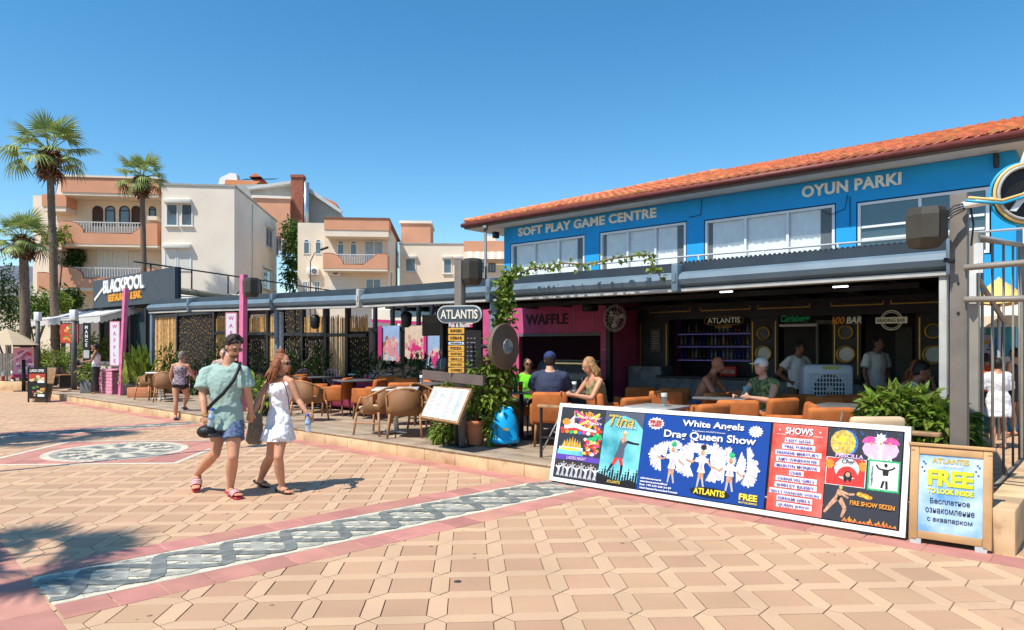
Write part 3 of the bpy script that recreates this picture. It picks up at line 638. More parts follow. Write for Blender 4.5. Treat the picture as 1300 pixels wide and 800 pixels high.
r = fthing('menu_plaque', 'small pale notice on the black wall left of the bar', 'notice', -2.55, 6.96, 1.75); q = MB(); q.b2(-.12, .12, 0, .012, -.25, .25); q.build('plaque', M('plaque_grey', (.12, .13, .14)), r)
for k in range(8): q = MB(); q.b2(-.08, .04+.04*(k % 3)/2, -.004, -.001, .18-.05*k, .195-.05*k); q.build('print_line', m_lip, r)
# white wall fan on the kiosk corner post
r = fthing('wall_fan', 'white caged wall fan on the dark post between kiosk and bar', 'fan', -2.66, 5.6, 2.2)
q = MB()
for rr in (.27, .24, .13, .07): q.tube([(rr*math.cos(a*PI/14), -.1+(.24-rr)*-.15, rr*math.sin(a*PI/14)) for a in range(29)], .005, 4, False)
for k in range(16): a = k*PI/8; q.tube([(.05*math.cos(a), -.13, .05*math.sin(a)), (.24*math.cos(a), -.1, .24*math.sin(a)), (.2*math.cos(a), -.02, .2*math.sin(a))], .003, 4)
q.build('cage', m_white, r)
for k in range(3):
    a = k*2*PI/3+.3; q = MB(); q.add([(.03*math.cos(a), -.08, .03*math.sin(a)), (.2*math.cos(a-.35), -.09, .2*math.sin(a-.35)), (.21*math.cos(a), -.06, .21*math.sin(a)), (.16*math.cos(a+.4), -.05, .16*math.sin(a+.4))], [(0, 1, 2, 3)]); q.build('blade', M('fan_blade', (.5, .5, .48)), r)
q = MB(); q.ball((0, -.02, 0), (.07, .1, .07)); q.build('motor', m_lip, r); q = MB(); q.tube([(0, 0, 0), (-.05, .1, .1), (-.12, .2, .3)], .014, 6); q.build('bracket', m_lip, r)

# ---------------- bamboo screen ----------------
m_bam = weave('bamboo_reed', (.62, .36, .10), 9, .6, .35, .6)
m_bam2 = M('bamboo_cane', (.60, .37, .14), .55, .3, 8, .1, rand=.35)
scr = fthing('bamboo_screen', 'tall golden bamboo screen between black posts behind the terrace seats', 'fence')
TS = 3.25
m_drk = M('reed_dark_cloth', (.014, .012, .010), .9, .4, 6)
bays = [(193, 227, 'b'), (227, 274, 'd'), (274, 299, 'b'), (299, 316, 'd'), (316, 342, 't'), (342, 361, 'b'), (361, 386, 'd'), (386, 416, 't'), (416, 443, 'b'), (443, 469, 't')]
def sTS(px): return FP(px, 420, TS)[0]
for i, (a, b_, kd) in enumerate(bays):
    x, x1 = sTS(a)+.06, sTS(b_)-.06; top = FP((a+b_)/2, 402, TS)[1]; x0 = x
    if kd in 'bt':
        c = MB()
        while x < x1:
            r0 = random.uniform(.012, .02); y = TS+random.uniform(-.01, .01); h = min(2.7, top+random.uniform(-.05, .05)); l = random.uniform(-.02, .02); c.tube([(x, y, .2 if kd == 'b' else 1.98), (x+l, y, h)], [r0, r0*.8], 4, False); x += r0*2.1
        tag(c.build('bamboo_panel', m_bam2, scr), kind='stuff')
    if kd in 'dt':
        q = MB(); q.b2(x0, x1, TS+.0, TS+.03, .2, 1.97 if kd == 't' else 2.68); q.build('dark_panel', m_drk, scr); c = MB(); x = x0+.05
        while x < x1:
            z = .5
            while z < 2.6 if kd == 'd' else z < 1.9: c.box((x+random.gauss(0, .01), TS-.02, z), (.012, .012, random.uniform(.02, .06))); z += random.uniform(.08, .22)
            x += .09
        tag(c.build('bead_strings', m_bam2, scr), kind='stuff')
    q = MB(); q.b2(sTS(a)-.05, sTS(a)+.05, TS-.08, TS+.03, .2, 2.74); q.build('post', m_dark, scr)
    q = MB(); q.b2(sTS(a)+.05, sTS(b_)-.05, TS-.07, TS-.03, 2.02-.02*i, 2.10-.02*i) if a > 270 else q.b2(sTS(a)+.05, sTS(b_)-.05, TS-.07, TS-.03, 2.62, 2.7); q.build('rail', m_dark, scr)
# ---------------- houses behind ----------------
m_beige = M('render_beige', (.80, .71, .60), .85, .06, .5, .3, 12, wear=((.68, .60, .51), .5, .62))
m_cream = M('render_cream', (.78, .67, .53), .85, .06, .6, .3, 12, wear=((.66, .57, .46), .45, .64))
m_peach = M('render_peach', (.66, .32, .19), .85, .08, .8, .3, 12, wear=((.58, .29, .18), .7, .63))
m_rail = M('rail_white', (.6, .58, .55), .5, .05)
m_shut = M('shutter_cream', (.68, .66, .60), .6, .05)
m_brick = M('brick_red', (.30, .10, .06), .85, .3, 9)
m_roofg = M('roof_grey', (.36, .36, .34), .8, .1, 2)
m_wing = glassm('house_glass', (.10, .13, .15), .12)
class Pl:
    def __init__(s, px, Y, ang):
        s.p = Vector(((px-CX)*Y/FPX, Y)); s.a = R(ang); s.d = Vector((math.cos(s.a), math.sin(s.a))); s.n = Vector((-s.d.y, s.d.x))
    def at(s, px, py, y=0):
        r = Vector(((px-CX)/FPX, 1)); lam = (s.p.dot(s.n)+y)/r.dot(s.n); return ((r*lam-s.p).dot(s.d), CH-(py-HY)*lam/FPX)
    def side(s, px, py, x=0):                            # on the wall running away at local x
        r = Vector(((px-CX)/FPX, 1)); lam = (s.p.dot(s.d)+x)/r.dot(s.d); return ((r*lam-s.p).dot(s.n), CH-(py-HY)*lam/FPX)
    def root(s, name, label, cat='house'): return thing(name, label, cat, (s.p.x, s.p.y, 0), s.a)
def hwin(root, x0, x1, z0, z1, y=0, side=None, arch=False, bars=1, shut=None, box=False, frm=None, sill=True):
    rot = (0, 0, PI/2) if side is not None else (0, 0, 0)
    T = (lambda x, yy, z: (side-yy, x, z)) if side is not None else (lambda x, yy, z: (x, y+yy, z))
    fr = .07; h = z1-z0; w_ = x1-x0
    def place(mb, nm, m_, par): 
        o = mb.build(nm, m_, par)
        if side is not None and par is root: o.rotation_euler = rot; o.location = (side, 0, 0)
        elif par is root: o.location = (0, y, 0)
        return o
    f = MB()
    if arch:
        r = w_/2; cx = (x0+x1)/2; n = 8; zc = z1-r
        out = [(x0, z0), (x1, z0)] + [(cx+r*math.cos(PI*k/n), zc+r*math.sin(PI*k/n)) for k in range(n+1)]
        ri = r-fr; inn = [(x0+fr, z0+fr), (x1-fr, z0+fr)] + [(cx+ri*math.cos(PI*k/n), zc+ri*math.sin(PI*k/n)) for k in range(n+1)]
        m_ = len(out); vs = [(p[0], yy, p[1]) for yy in (-.04, .01) for p in out] + [(p[0], yy, p[1]) for yy in (-.04, .01) for p in inn]
        fs = []
        for i in range(m_): j = (i+1) % m_; fs += [[i, j, 2*m_+j, 2*m_+i], [i, m_+i, m_+j, j], [2*m_+i, 2*m_+j, 3*m_+j, 3*m_+i]]
        f.add(vs, fs); f.b2(x0+fr, x1-fr, -.035, 0, zc-.03, zc+.03)
        w = place(f, 'window', frm or m_frame, root); g_ = MB(); g_.poly([(p[0], -.005, p[1]) for p in inn]); g_.build('pane', shut or m_wing, w)
        return w
    for a, b_, c, d in ((x0, x1, z0, z0+fr), (x0, x1, z1-fr, z1), (x0, x0+fr, z0+fr, z1-fr), (x1-fr, x1, z0+fr, z1-fr)): f.b2(a, b_, -.05, .01, c, d)
    for k in range(1, bars+1): c = x0+w_*k/(bars+1); f.b2(c-.03, c+.03, -.045, .01, z0+fr, z1-fr)
    w = place(f, 'window', frm or m_frame, root)
    g_ = MB(); g_.b2(x0+fr, x1-fr, -.02, .005, z0+fr, z1-fr); g_.build('pane', shut or m_wing, w)
    if box: q = MB(); q.b2(x0-.1, x1+.1, -.24, .0, z1+.002, z1+.22, .02); q.build('shutter_box', m_shut, w)
    if sill: q = MB(); q.b2(x0-.06, x1+.06, -.12, .0, z0-.06, z0-.002); q.build('sill', m_shut, w)
    return w
def balcony(root, x0, x1, zt, zd, zb, proj, cl, cr, right_up=True, slab=.12, zrail=None):
    n = 8; top = [(x0, zt), (x0+cl, zt)] + [(x0+cl+(zt-zd)*1.3*math.sin(PI/2*k/n), zd+(zt-zd)*math.cos(PI/2*k/n)) for k in range(1, n+1)]
    if right_up: top += [(x1-cr-(zt-zd)*1.3*math.cos(PI/2*k/n), zd+(zt-zd)*(1-math.cos(PI/2*k/n))**1.0) for k in range(0, n)] + [(x1-cr, zt), (x1, zt)]
    else: top += [(x1, zd)]
    poly = [(x0, zb)] + top + [(x1, zb)]
    # split the front into convex strips
    q = MB()
    for i in range(len(top)-1):
        (a, za), (b_, zc) = top[i], top[i+1]
        if b_-a > 1e-4: q.add([(a, -proj, zb), (b_, -proj, zb), (b_, -proj, zc), (a, -proj, za), (a, -proj+.14, zb), (b_, -proj+.14, zb), (b_, -proj+.14, zc), (a, -proj+.14, za)], [(0, 1, 2, 3), (7, 6, 5, 4), (3, 2, 6, 7), (0, 4, 5, 1)])
    q.b2(x0, x0+.14, -proj+.142, 0, zb, zt); q.b2(x1-.14, x1, -proj+.142, 0, zb, zt if right_up else zd)
    p = q.build('balcony_parapet', m_peach, root)
    q = MB()
    for i in range(len(top)-1):
        (a, za), (b_, zc) = top[i], top[i+1]
        q.tube([(a, -proj+.07, za+.02), (b_, -proj+.07, zc+.02)], .05, 5)
    q.build('coping', m_red_c, p)
    q = MB(); q.b2(x0+.02, x1-.02, -proj+.02, -.002, zb-.16, zb-.002); q.build('slab', m_cream, p)
    rl = MB(); zr = zrail or zt; a = x0+cl+.1; e = (x1-cr-.1) if right_up else x1-.1
    rl.b2(a, e, -proj+.04, -proj+.1, zr-.03, zr+.03); k = int((e-a)/.16)
    for i in range(k+1): x = a+(e-a)*i/k; rl.b2(x-.02, x+.02, -proj+.05, -proj+.09, zd+.02, zr-.03)
    tag(rl.build('balcony_rail', m_rail, p), kind='stuff')
m_red_c = M('coping_brown', (.22, .09, .06), .7)
# beige block
B = Pl(297.5, 44, 7); r = B.root('beige_apartment_block', 'plain beige square apartment block with roller shutter windows beside the second palm', 'building')
HB = B.at(297.5, 235)[1]; wB = -B.at(205, 235)[0]
q = MB(); q.b2(-wB, 0, 0, 12.5, 0, HB-.12); q.build('wall', m_beige, r)
q = MB(); q.b2(-wB-.04, .06, -.06, 12.55, HB-.12, HB); q.build('parapet_cap', m_roofg, r)
for a, b_, y0, y1, sh in ((211, 226, 259, 287, 0), (230, 244.8, 259, 287, 0), (208.8, 224.4, 316, 344, 1), (225.4, 243, 316, 344, 1)):
    (xa, za), (xb, zb) = B.at(a, y1), B.at(b_, y0); hwin(r, xa, xb, za, zb, bars=0, shut=m_shut if sh else None, sill=not sh)
for a, b_, y0, y1 in ((209.5, 243.5, 253.5, 258.6), (208, 243.2, 310.5, 315.6)):
    (xa, za), (xb, zb) = B.at(a, y1), B.at(b_, y0); q = MB(); q.b2(xa, xb, -.28, -.002, za, zb, .03); q.build('shutter_box', m_shut, r)
for a, b_, y0, y1, bx in ((337, 345, 287, 309, 1), (350, 353, 300, 312, 0), (333.5, 343, 340, 360, 1), (348, 350, 345, 360, 0), (357.5, 362, 306, 322, 1)):
    (ya, z1), (yb, z0) = B.side(a, y0), B.side(b_, y1); z0 = max(z0, z1-1.9); hwin(r, ya, max(yb, ya+.5), z1-1.5, z1, side=0, bars=1 if bx else 0, box=bool(bx))
q = MB()
for x, z in ((-1.2, HB-.5), ): q.tube([(.04, 4.5, HB-.3), (.05, 4.4, 5.0)], .03, 5)
q.build('drainpipe', m_shut, r)
# peach balcony house
P = Pl(205, 45.5, 7); r = P.root('peach_balcony_house', 'cream and peach house with curved balconies and arched windows behind the tallest palm')
xl = P.at(72, 300)[0]; zt = P.at(150, 243)[1]
q = MB(); q.b2(xl, -.05, 0, 11, 0, zt+1.0); q.b2(xl-3.0, xl, 3.0, 11, 0, zt+.2); q.build('wall', m_cream, r)
PJ = 1.7
(xa, za), (xb, zb) = P.at(77.5, 243.5, -PJ), P.at(201, 229, -PJ)
q = MB(); q.b2(xa, xb+.0, -PJ, 0-.002, za, zb); q.build('canopy_fascia', m_peach, r); q = MB(); q.b2(xa+.05, xb-.05, -PJ+.05, -.01, za-.18, za-.002); q.build('canopy_soffit', m_cream, r)
q = MB(); q.b2(xa-.05, xb+.05, -PJ-.05, -.0, zb+.002, zb+.07); q.build('roof_cap', m_red_c, r)
(xa, za), (xb, zb) = P.at(48.5, 260, -PJ), P.at(80, 245.5, -PJ)
q = MB(); q.b2(xa, xb, -PJ+.4, 5, za, zb); q.build('canopy_fascia', m_peach, r); q = MB(); q.b2(xa+.05, xb-.05, -PJ+.45, 5, za-.3, za-.002); q.build('canopy_soffit', m_cream, r)
m_shd = M('shutter_brown', (.07, .04, .035), .7)
for a, b_, sh in ((117.5, 131, 1), (133.5, 146.5, 0), (151.5, 165, 0), (167, 179, 1)):
    (x0, z0), (x1, z1) = P.at(a, 287), P.at(b_, 261.5); hwin(r, x0, x1, z0, z1, arch=True, shut=m_shd if sh else m_wing, frm=m_shd)
(x0, z0), (x1, z1) = P.at(186, 283, -PJ), P.at(201, 264, -PJ+.8)
hwin(r, P.at(189, 275)[0], P.at(198, 275)[0], P.at(189, 280)[1], P.at(189, 262)[1], arch=True, frm=m_shd)
def PB(a, y): return P.at(a, y, -PJ)
balcony(r, PB(75, 0)[0], PB(200.5, 0)[0]-.03, PB(75, 281)[1], PB(110, 296)[1], PB(75, 309)[1], PJ, PB(86, 0)[0]-PB(75, 0)[0], PB(200, 0)[0]-PB(187, 0)[0], True)
q = MB(); x0, z0 = PB(187, 283.5); x1, z1 = PB(200, 274.5); q.b2(x0, x1-.05, -PJ+.0, -PJ+1, PB(187, 281)[1]+.08, z1); q.build('planter_box', m_cream, r)
balcony(r, PB(74, 0)[0], PB(196, 0)[0], PB(75, 339.5)[1], PB(110, 353.5)[1], PB(75, 365)[1], PJ, .6, .5, True)
balcony(r, PB(42.5, 0)[0], PB(73, 0)[0], PB(75, 346)[1], PB(110, 357)[1], PB(75, 369)[1], PJ-.4, .4, .2, False)
balcony(r, PB(46, 0)[0], PB(73, 0)[0], PB(75, 294)[1], PB(110, 306)[1], PB(75, 312)[1], PJ-.5, .4, .2, False)
for a, b_, y0, y1 in ((124, 143, 318, 350), (145, 163, 318, 350), (127, 150, 375, 398), (165, 180, 320, 350)):
    (x0, z0), (x1, z1) = P.at(a, y1), P.at(b_, y0); hwin(r, x0, x1, z0, z1, shut=m_shut)
# low house far left
L_ = Pl(48, 60, 4); r = L_.root('low_beige_house', 'low beige house with grey roof half hidden by trees at far left')
x0, z1 = L_.at(0, 378); q = MB(); q.b2(x0-4, 1.2, 0, 8, 0, z1); q.build('wall', m_cream, r)
q = MB(); h2 = L_.at(0, 352)[1]; q.add([(x0-4.3, -.4, z1), (1.4, -.4, z1), (1.4, 4, h2), (x0-4.3, 4, h2), (x0-4.3, 8, z1), (1.4, 8, z1)], [(0, 1, 2, 3), (3, 2, 5, 4), (0, 3, 4), (1, 5, 2)]); q.build('roof', M('roof_slate', (.16, .15, .15), .8, .2, 3), r)
for a, b_ in ((17, 29), (45, 55)): (xa, za), (xb, zb) = L_.at(a, 400), L_.at(b_, 385); hwin(r, xa, xb, za, zb)
# house with the curved balcony in the middle
H = Pl(492.5, 50, 5); r = H.root('curved_balcony_house', 'cream house with curved peach balcony, arched windows and glass door in the middle distance')
PJ = 1.6
zr = H.at(492, 281)[1]; x0 = H.at(412, 300)[0]; xL = H.at(378, 300, 1.5)[0]
q = MB(); q.b2(x0, 0, 0, 9, 0, zr-.05); q.b2(xL, x0-.003, 1.5, 9, 0, H.at(395, 283, 1.5)[1]); q.build('wall', m_cream, r)
def HB_(a, y): return H.at(a, y, -PJ)
(xa, za), (xb, zb) = HB_(411.5, 291.5), HB_(492, 278.5); q = MB(); q.b2(xa, xb+.1, -PJ, -.002, za, zb); q.build('canopy_fascia', m_peach, r)
q = MB(); q.b2(xa+.04, xb+.06, -PJ+.04, -.01, za-.45, za-.002); q.build('canopy_soffit', m_cream, r); q = MB(); q.b2(xa-.05, xb+.15, -PJ-.05, 9, zb+.003, zb+.09); q.build('roof_cap', m_red_c, r)
for a, b_ in ((428, 437), (444.5, 453.3)): (xa, za), (xb, zb) = H.at(a, 326), H.at(b_, 305.5); hwin(r, xa, xb, za, zb, arch=True)
(xa, za), (xb, zb) = H.at(462.5, 334), H.at(487, 306); hwin(r, xa, xb, za, zb, bars=1, shut=M('curtained_glass', (.32, .38, .42), .2, .15, 3), sill=False)
balcony(r, HB_(410, 0)[0], HB_(492, 0)[0], HB_(410, 322)[1], HB_(440, 336)[1], HB_(440, 341)[1], PJ, .4, .7, True, zrail=HB_(440, 323)[1])
q = MB(); (xa, za), (xb, zb) = H.at(420, 372), H.at(456, 351); q.b2(xa, xb, -.05, -.002, za, zb); q.build('garage_door', m_shut, r)
(xa, za), (xb, zb) = H.at(464, 372), H.at(484, 354); hwin(r, xa, xb, za, zb, arch=False)
for a, b_, y0, y1, ar in ((385, 393.5, 303.5, 323, 1), (400, 408.3, 303.5, 323, 1), (384, 391, 357, 372, 0), (399, 406.5, 357, 372, 0)):
    (xa, za), (xb, zb) = H.at(a, y1, 1.5), H.at(b_, y0, 1.5); hwin(r, xa, xb, za, zb, y=1.5, arch=bool(ar))
q = MB(); q.box((x0+.9, 4, zr+.35), (.9, .9, .8)); q.build('chimney', m_beige, r)
(ya, z1), (yb, z0) = H.side(504, 318), H.side(507.5, 340); hwin(r, ya, ya+1.2, z1-1.3, z1, side=0, bars=0)
for px, py in ((425, 346), (398, 345)):
    x, z = H.at(px, py, 0 if px > 410 else 1.5); y = 0 if px > 410 else 1.5; q = MB(); q.box((x, y-.2, z), (.85, .32, .55), None, .03); o = q.build('air_conditioner', m_white, r); q = MB(); q.cyl((x+.12, y-.375, z), (x+.12, y-.362, z), .2, None, 14); q.build('fan_grille', m_grey, o)
q = MB(); q.tube([(.05, 2.5, 7.2), (.08, 2.5, 1)], .05, 6); q.build('drainpipe', m_shut, r)
# right hand block with the stair tower
K = Pl(512, 57, 3); r = K.root('stair_tower_block', 'long beige block with a peach stair tower on its flat roof')
x1, zt = K.at(594, 309); q = MB(); q.b2(-.3, x1, 0, 8, 0, zt-.1); q.build('wall', m_cream, r); q = MB(); q.b2(-.35, x1+.05, -.06, 8.05, zt-.1, zt); q.build('parapet_cap', m_roofg, r)
q = MB(); (xa, za), (xb, zb) = K.at(509, 309, 1), K.at(546.5, 284, 1); q.b2(xa, xb, 1, 5, zt, zb); t_ = q.build('stair_tower', m_peach, r); q = MB(); q.b2(xa-.12, xb+.12, .88, 5.1, zb+.002, zb+.22); q.build('tower_cap', m_beige, t_)
for a, b_, y0, y1 in ((514.5, 528, 328, 345), (562.7, 573.5, 328.5, 347.5), (577, 588, 328.5, 347.5)): (xa, za), (xb, zb) = K.at(a, y1), K.at(b_, y0); hwin(r, xa, xb, za, zb, bars=0, box=True)
# block with striped awning
A_ = Pl(590, 52, 0); r = A_.root('striped_awning_block', 'small peach topped block with a striped awning left of the blue building')
x1 = A_.at(655, 0)[0]; z0, z1 = A_.at(0, 320)[1], A_.at(0, 307)[1]; q = MB(); q.b2(0, x1, 0, 6, 0, z0-.003); q.build('wall', m_cream, r); q = MB(); q.b2(-.05, x1, -.4, 6.05, z0, z1); q.build('parapet', m_peach, r)
za = A_.at(0, 332)[1]; q = MB(); q2 = MB()
for i in range(14): (q if i % 2 else q2).add([(x1*i/14, -.42, z0-.02), (x1*(i+1)/14, -.42, z0-.02), (x1*(i+1)/14, -1.5, za), (x1*i/14, -1.5, za)], [(0, 1, 2, 3)])
q.build('awning_stripe', m_shut, r); q2.build('awning_stripe', M('awning_tan', (.5, .42, .3)), r)
q = MB(); q.box((1.9, 1.5, z1+.3), (.8, .8, .6)); q.build('chimney', m_beige, r)
for a, b_ in ((596, 604), (607, 616), (620, 629)): (xa, zb), (xb, zc) = A_.at(a, 346), A_.at(b_, 334); hwin(r, xa, xb, zb, zc, frm=m_shd)
# roofs and chimneys behind the beige block
Q = Pl(321, 60, 6); r = Q.root('grey_gabled_house', 'house behind the beige block showing grey gables, brick chimney and peach roof box')
def pr(name, m_, pts, y, dep, par=None): 
    q = MB(); q.prism([Q.at(a, b_, y) for a, b_ in pts], y, y+dep); return q.build(name, m_, par or r, recalc=True)
pr('gable_wall', m_roofg, [(300, 300), (300, 234), (335, 234), (369, 231), (392, 244), (432, 270), (432, 330)], 2, 5)
pr('roof_verge', M('verge_pale', (.5, .52, .52)), [(312, 237), (369, 229.5), (369, 233), (317, 240.5)], 1.4, .5); pr('roof_verge', M('verge_pale', (.5, .52, .52)), [(391, 243), (393, 239), (434, 267), (433, 271)], 1.4, .5)
pr('tiled_roof', m_rooft, [(285, 234), (286, 228), (330, 230), (322, 236.5)], 2.1, 4); pr('tiled_roof', m_rooft, [(410, 252), (409, 250), (426, 257), (429, 264)], 2.1, 3); pr('tiled_roof', m_rooft, [(316, 224.5), (324, 219.5), (331, 224)], 3, 3)
pr('roof_box', m_peach, [(321, 300), (321, 250), (368, 252), (368, 300)], 0, 4.5); pr('box_cap', m_beige, [(319.5, 251), (319.5, 247.5), (369, 249.5), (369, 252.5)], -.15, 4.8)
c = pr('brick_chimney', m_brick, [(369.5, 290), (369.5, 224), (384.5, 224), (384.5, 290)], .5, 1.0); pr('chimney_cap', m_brick, [(368.5, 225), (368.5, 221.5), (385.5, 221.5), (385.5, 225)], .4, 1.2, None)
q = MB(); x, z = Q.at(388.5, 264, .8); x2, z2 = Q.at(388.5, 232, .8); q.cyl((x, .8, z-3), (x, .8, z2), .27, None, 14); q.build('steel_flue', M('galvanised', (.5, .54, .56), .3, .1, metal=.8), r)
q = MB(); (xa, za), (xb, zb) = Q.at(306, 230, 3), Q.at(350, 223, 3); q.add([(xa, 2.6, za), (xb, 2.6, za+.12), (xb, 4.5, zb+.1), (xa, 4.5, zb)], [(0, 1, 2, 3)]); q.build('solar_panel', m_dark, r)
pr('white_dormer', m_white, [(277, 234), (279, 226), (292, 219.5), (300, 220.5), (302, 234)], 2.2, 1.0)

# ---------------- hills ----------------
hl = MB(); N = 60; rg = random.Random(2); vs = []
for i in range(N+1):
    x = -2600+4200*i/N; h = 60+150*math.exp(-((x+1270)/330)**2)+60*math.exp(-((x+1700)/300)**2)+12*noise.noise(Vector((x*.006, 0, 0)))
    if x > -500: h = 30
    vs += [(x, 1400, -5), (x, 1600, h*.55), (x, 1850, h)]
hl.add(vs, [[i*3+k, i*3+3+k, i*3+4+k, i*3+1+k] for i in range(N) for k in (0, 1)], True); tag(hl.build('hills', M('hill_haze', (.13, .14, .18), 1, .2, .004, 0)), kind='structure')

# ---------------- palms, trees, climbers ----------------
m_frond = M('palm_frond', (.27, .34, .10), .5, .25, 3, 0, rand=.35, tr=.25)
m_dry = M('dry_frond', (.20, .10, .045), .9, .35, 8, 0, rand=.4)
def fan_leaf(seed, n=22, droop=.5):
    rg = random.Random(seed); q = MB(); pl = 1.0
    pts = [Vector((pl*k/4, 0, .12*math.sin(PI*k/4)*0-.10*(k/4)**2)) for k in range(5)]; q.tube(pts, [.03, .024, .02, .017, .015], 4); e = pts[-1]
    for i in range(n):
        a = R(-100+200*i/(n-1)); L = (.95-.22*abs(a)/R(100))*rg.uniform(.9, 1.06); wd = .075; prev = None; d = Vector((math.cos(a), math.sin(a), 0)); sd = Vector((-d.y, d.x, 0)); ps = []
        for k in range(6):
            u = k/5; z = -droop*L*max(0, u-.35)**1.7*rg.uniform(.9, 1.25)-.10*u+ .03*(i % 2)
            c = e+d*(L*u*(1-.18*u*u*droop))+Vector((0, 0, z)); h = wd*(.25+1.1*u if u < .5 else 1.6*(1-u)+.02)*.62; ps += [c-sd*h, c+sd*h]
        q.add(ps, [[2*k, 2*k+2, 2*k+3, 2*k+1] for k in range(5)])
    return q.mesh('frond', m_frond)
fans = [fan_leaf(i, droop=d) for i, d in enumerate((.35, .6, .95))]
fans_dry = [fan_leaf(9+i, 15, 1.2) for i in range(2)]
for f_ in fans_dry: f_.materials.clear(); f_.materials.append(m_dry)
def palm(label, X, Y, H_, lean, rad, nf, trr, seed, group=None, skirt=1, dark=False):
    rg = random.Random(seed); r = thing('fan_palm', label, 'palm tree', (X, Y, 0), 0, group)
    q = MB(); n = 26; pts = [Vector((lean*(k/n)**1.4, 0, H_*k/n)) for k in range(n+1)]; q.tube(pts, [trr*(1.2-.35*k/n)*(1.0+.07*(k % 2)) for k in range(n+1)], 12); q.build('trunk', m_bark, r)
    top = pts[-1]
    if skirt:
        q = MB()
        for i in range(330):
            a = rg.uniform(0, 2*PI); z = rg.uniform(-.42*rad*1.3, .15); ro = trr*rg.uniform(.8, 1.5); d = Vector((math.cos(a), math.sin(a), rg.uniform(-.9, .5))); q.leaf(top+Vector((math.cos(a)*ro, math.sin(a)*ro, z)), d, Vector((0, 0, 1)), rg.uniform(.3, .62)*rad*.42, .15)
        q.build('dry_leaf_bases', m_dry, r)
    for i in range(nf):
        u = i/nf; el = R(78-(108 if skirt else 100)*u**.9+rg.uniform(-8, 8)); az = i*2.39996+rg.uniform(-.2, .2); s_ = rad/1.9*rg.uniform(.85, 1.12)
        o = inst('frond', fans_dry[i % 2] if u > .9 else fans[0 if u < .3 else (1 if u < .65 else 2)], r, top+Vector((0, 0, .05)), (rg.uniform(-.3, .3), -el, az), (s_, s_, s_))
    return r
def wx(px, Y): return (px-CX)*Y/FPX
palm('tallest fan palm with long bare trunk in front of the peach house', wx(71, 30), 30, 10.0, -.28, 2.0, 28, .15, 1)
palm('shorter fan palm with brown skirt beside the beige block', wx(184.5, 40), 40, 11.3, -.2, 1.8, 26, .15, 2)
palm('low stout fan palm with dark trunk at the far left', wx(33, 27), 27, 5.75, -.1, 1.3, 26, .17, 3)
palm('fan palm on the near plaza left of the view casting shade', -6.95, 2.6, 5.6, .1, 1.5, 13, .17, 5)
palm('second fan palm of the near plaza left of the view casting shade', -11.4, 9.5, 6.2, .0, 1.6, 16, .17, 6)
def bush(name, label, c, r_, n, L, wd, m_, cat='bush', trunk=None, seed=0, group=None, clumps=7):
    rg = random.Random(seed+int(abs(c[0])*100)); r = thing(name, label, cat, (c[0], c[1], c[2] if trunk is None else 0), 0, group)
    q = MB(); q.k = 0
    base = Vector((0, 0, r_[2] if trunk is None else trunk))
    for k in range(clumps):
        d = Vector((rg.gauss(0, 1), rg.gauss(0, 1), rg.gauss(0, .8))).normalized(); cc = base+Vector((d.x*r_[0], d.y*r_[1], d.z*r_[2]))*.55
        q.foliage(cc, [v*.52 for v in r_], n//clumps, L, wd, .25, .3, rg)
    q.build('crown' if trunk else 'foliage', m_, r)
    q = MB()
    for k in range(5): d = Vector((rg.gauss(0, .5)*r_[0], rg.gauss(0, .5)*r_[1], 0)); q.tube([(0, 0, 0), base*.5+d*.2, base+d+Vector((0, 0, r_[2]*.3))], [.03+.03*bool(trunk)*3, .02+.02*bool(trunk), .008], 5)
    q.build('trunk' if trunk else 'stem', m_bark, r); return r
def pw(px, py, Y): v = W(px, py, Y); return v
v = pw(-8, 368, 36); bush('leafy_tree', 'dark leafy tree at the left edge behind the parasol', (v.x, v.y, 0), (1.3, 1.0, 1.7), 1300, .22, .09, m_leafd, 'tree', v.z, 1)
v = pw(80, 300, 43); bush('climbing_shrub', 'leafy climber growing over the left end of the peach balcony', (v.x, v.y-.6, 0), (.8, .6, .75), 400, .26, .12, m_leafy, 'shrub', v.z, 2)
v = pw(92, 324, 44.6); bush('balcony_tree', 'green leafy plant growing on the lower balcony of the peach house', (v.x, v.y, 0), (1.1, .5, 1.0), 700, .26, .12, m_leafd, 'tree', v.z, 3)
v = pw(88, 384, 42); bush('garden_tree', 'dark green tree below the lower balcony of the peach house', (v.x, v.y-.6, 0), (1.2, .8, 1.25), 900, .26, .12, m_leafd, 'tree', v.z, 3)
v = pw(60, 388, 40); bush('garden_shrub', 'green shrub between the two left palm trunks', (v.x, v.y-1, 0), (2.2, 1, 1.1), 900, .26, .12, m_leafy, 'shrub', v.z, 4)
v = pw(12, 400, 38); bush('hedge', 'long clipped green hedge behind the parasol', (v.x, v.y, 0), (3.0, 1, 1.4), 1500, .24, .1, m_leaf, 'hedge', v.z, 5)
v = pw(62, 434, 32); bush('rounded_bush', 'rounded bright green bush between the two grey lamp posts', (v.x, v.y, 0.2), (.95, .7, .85), 1200, .16, .07, m_leafy, seed=6)
v = pw(85, 455, 30); bush('low_bush', 'low green bush behind the food banner', (v.x, v.y, 0.2), (1.2, .5, .55), 800, .15, .07, m_leaf, seed=7)
v = pw(122, 418, 27); bush('yellow_bush', 'yellow green bush seen behind the black vertical banner', (v.x, v.y, 0.6), (.7, .6, 1.0), 800, .16, .08, m_leafy, seed=8)
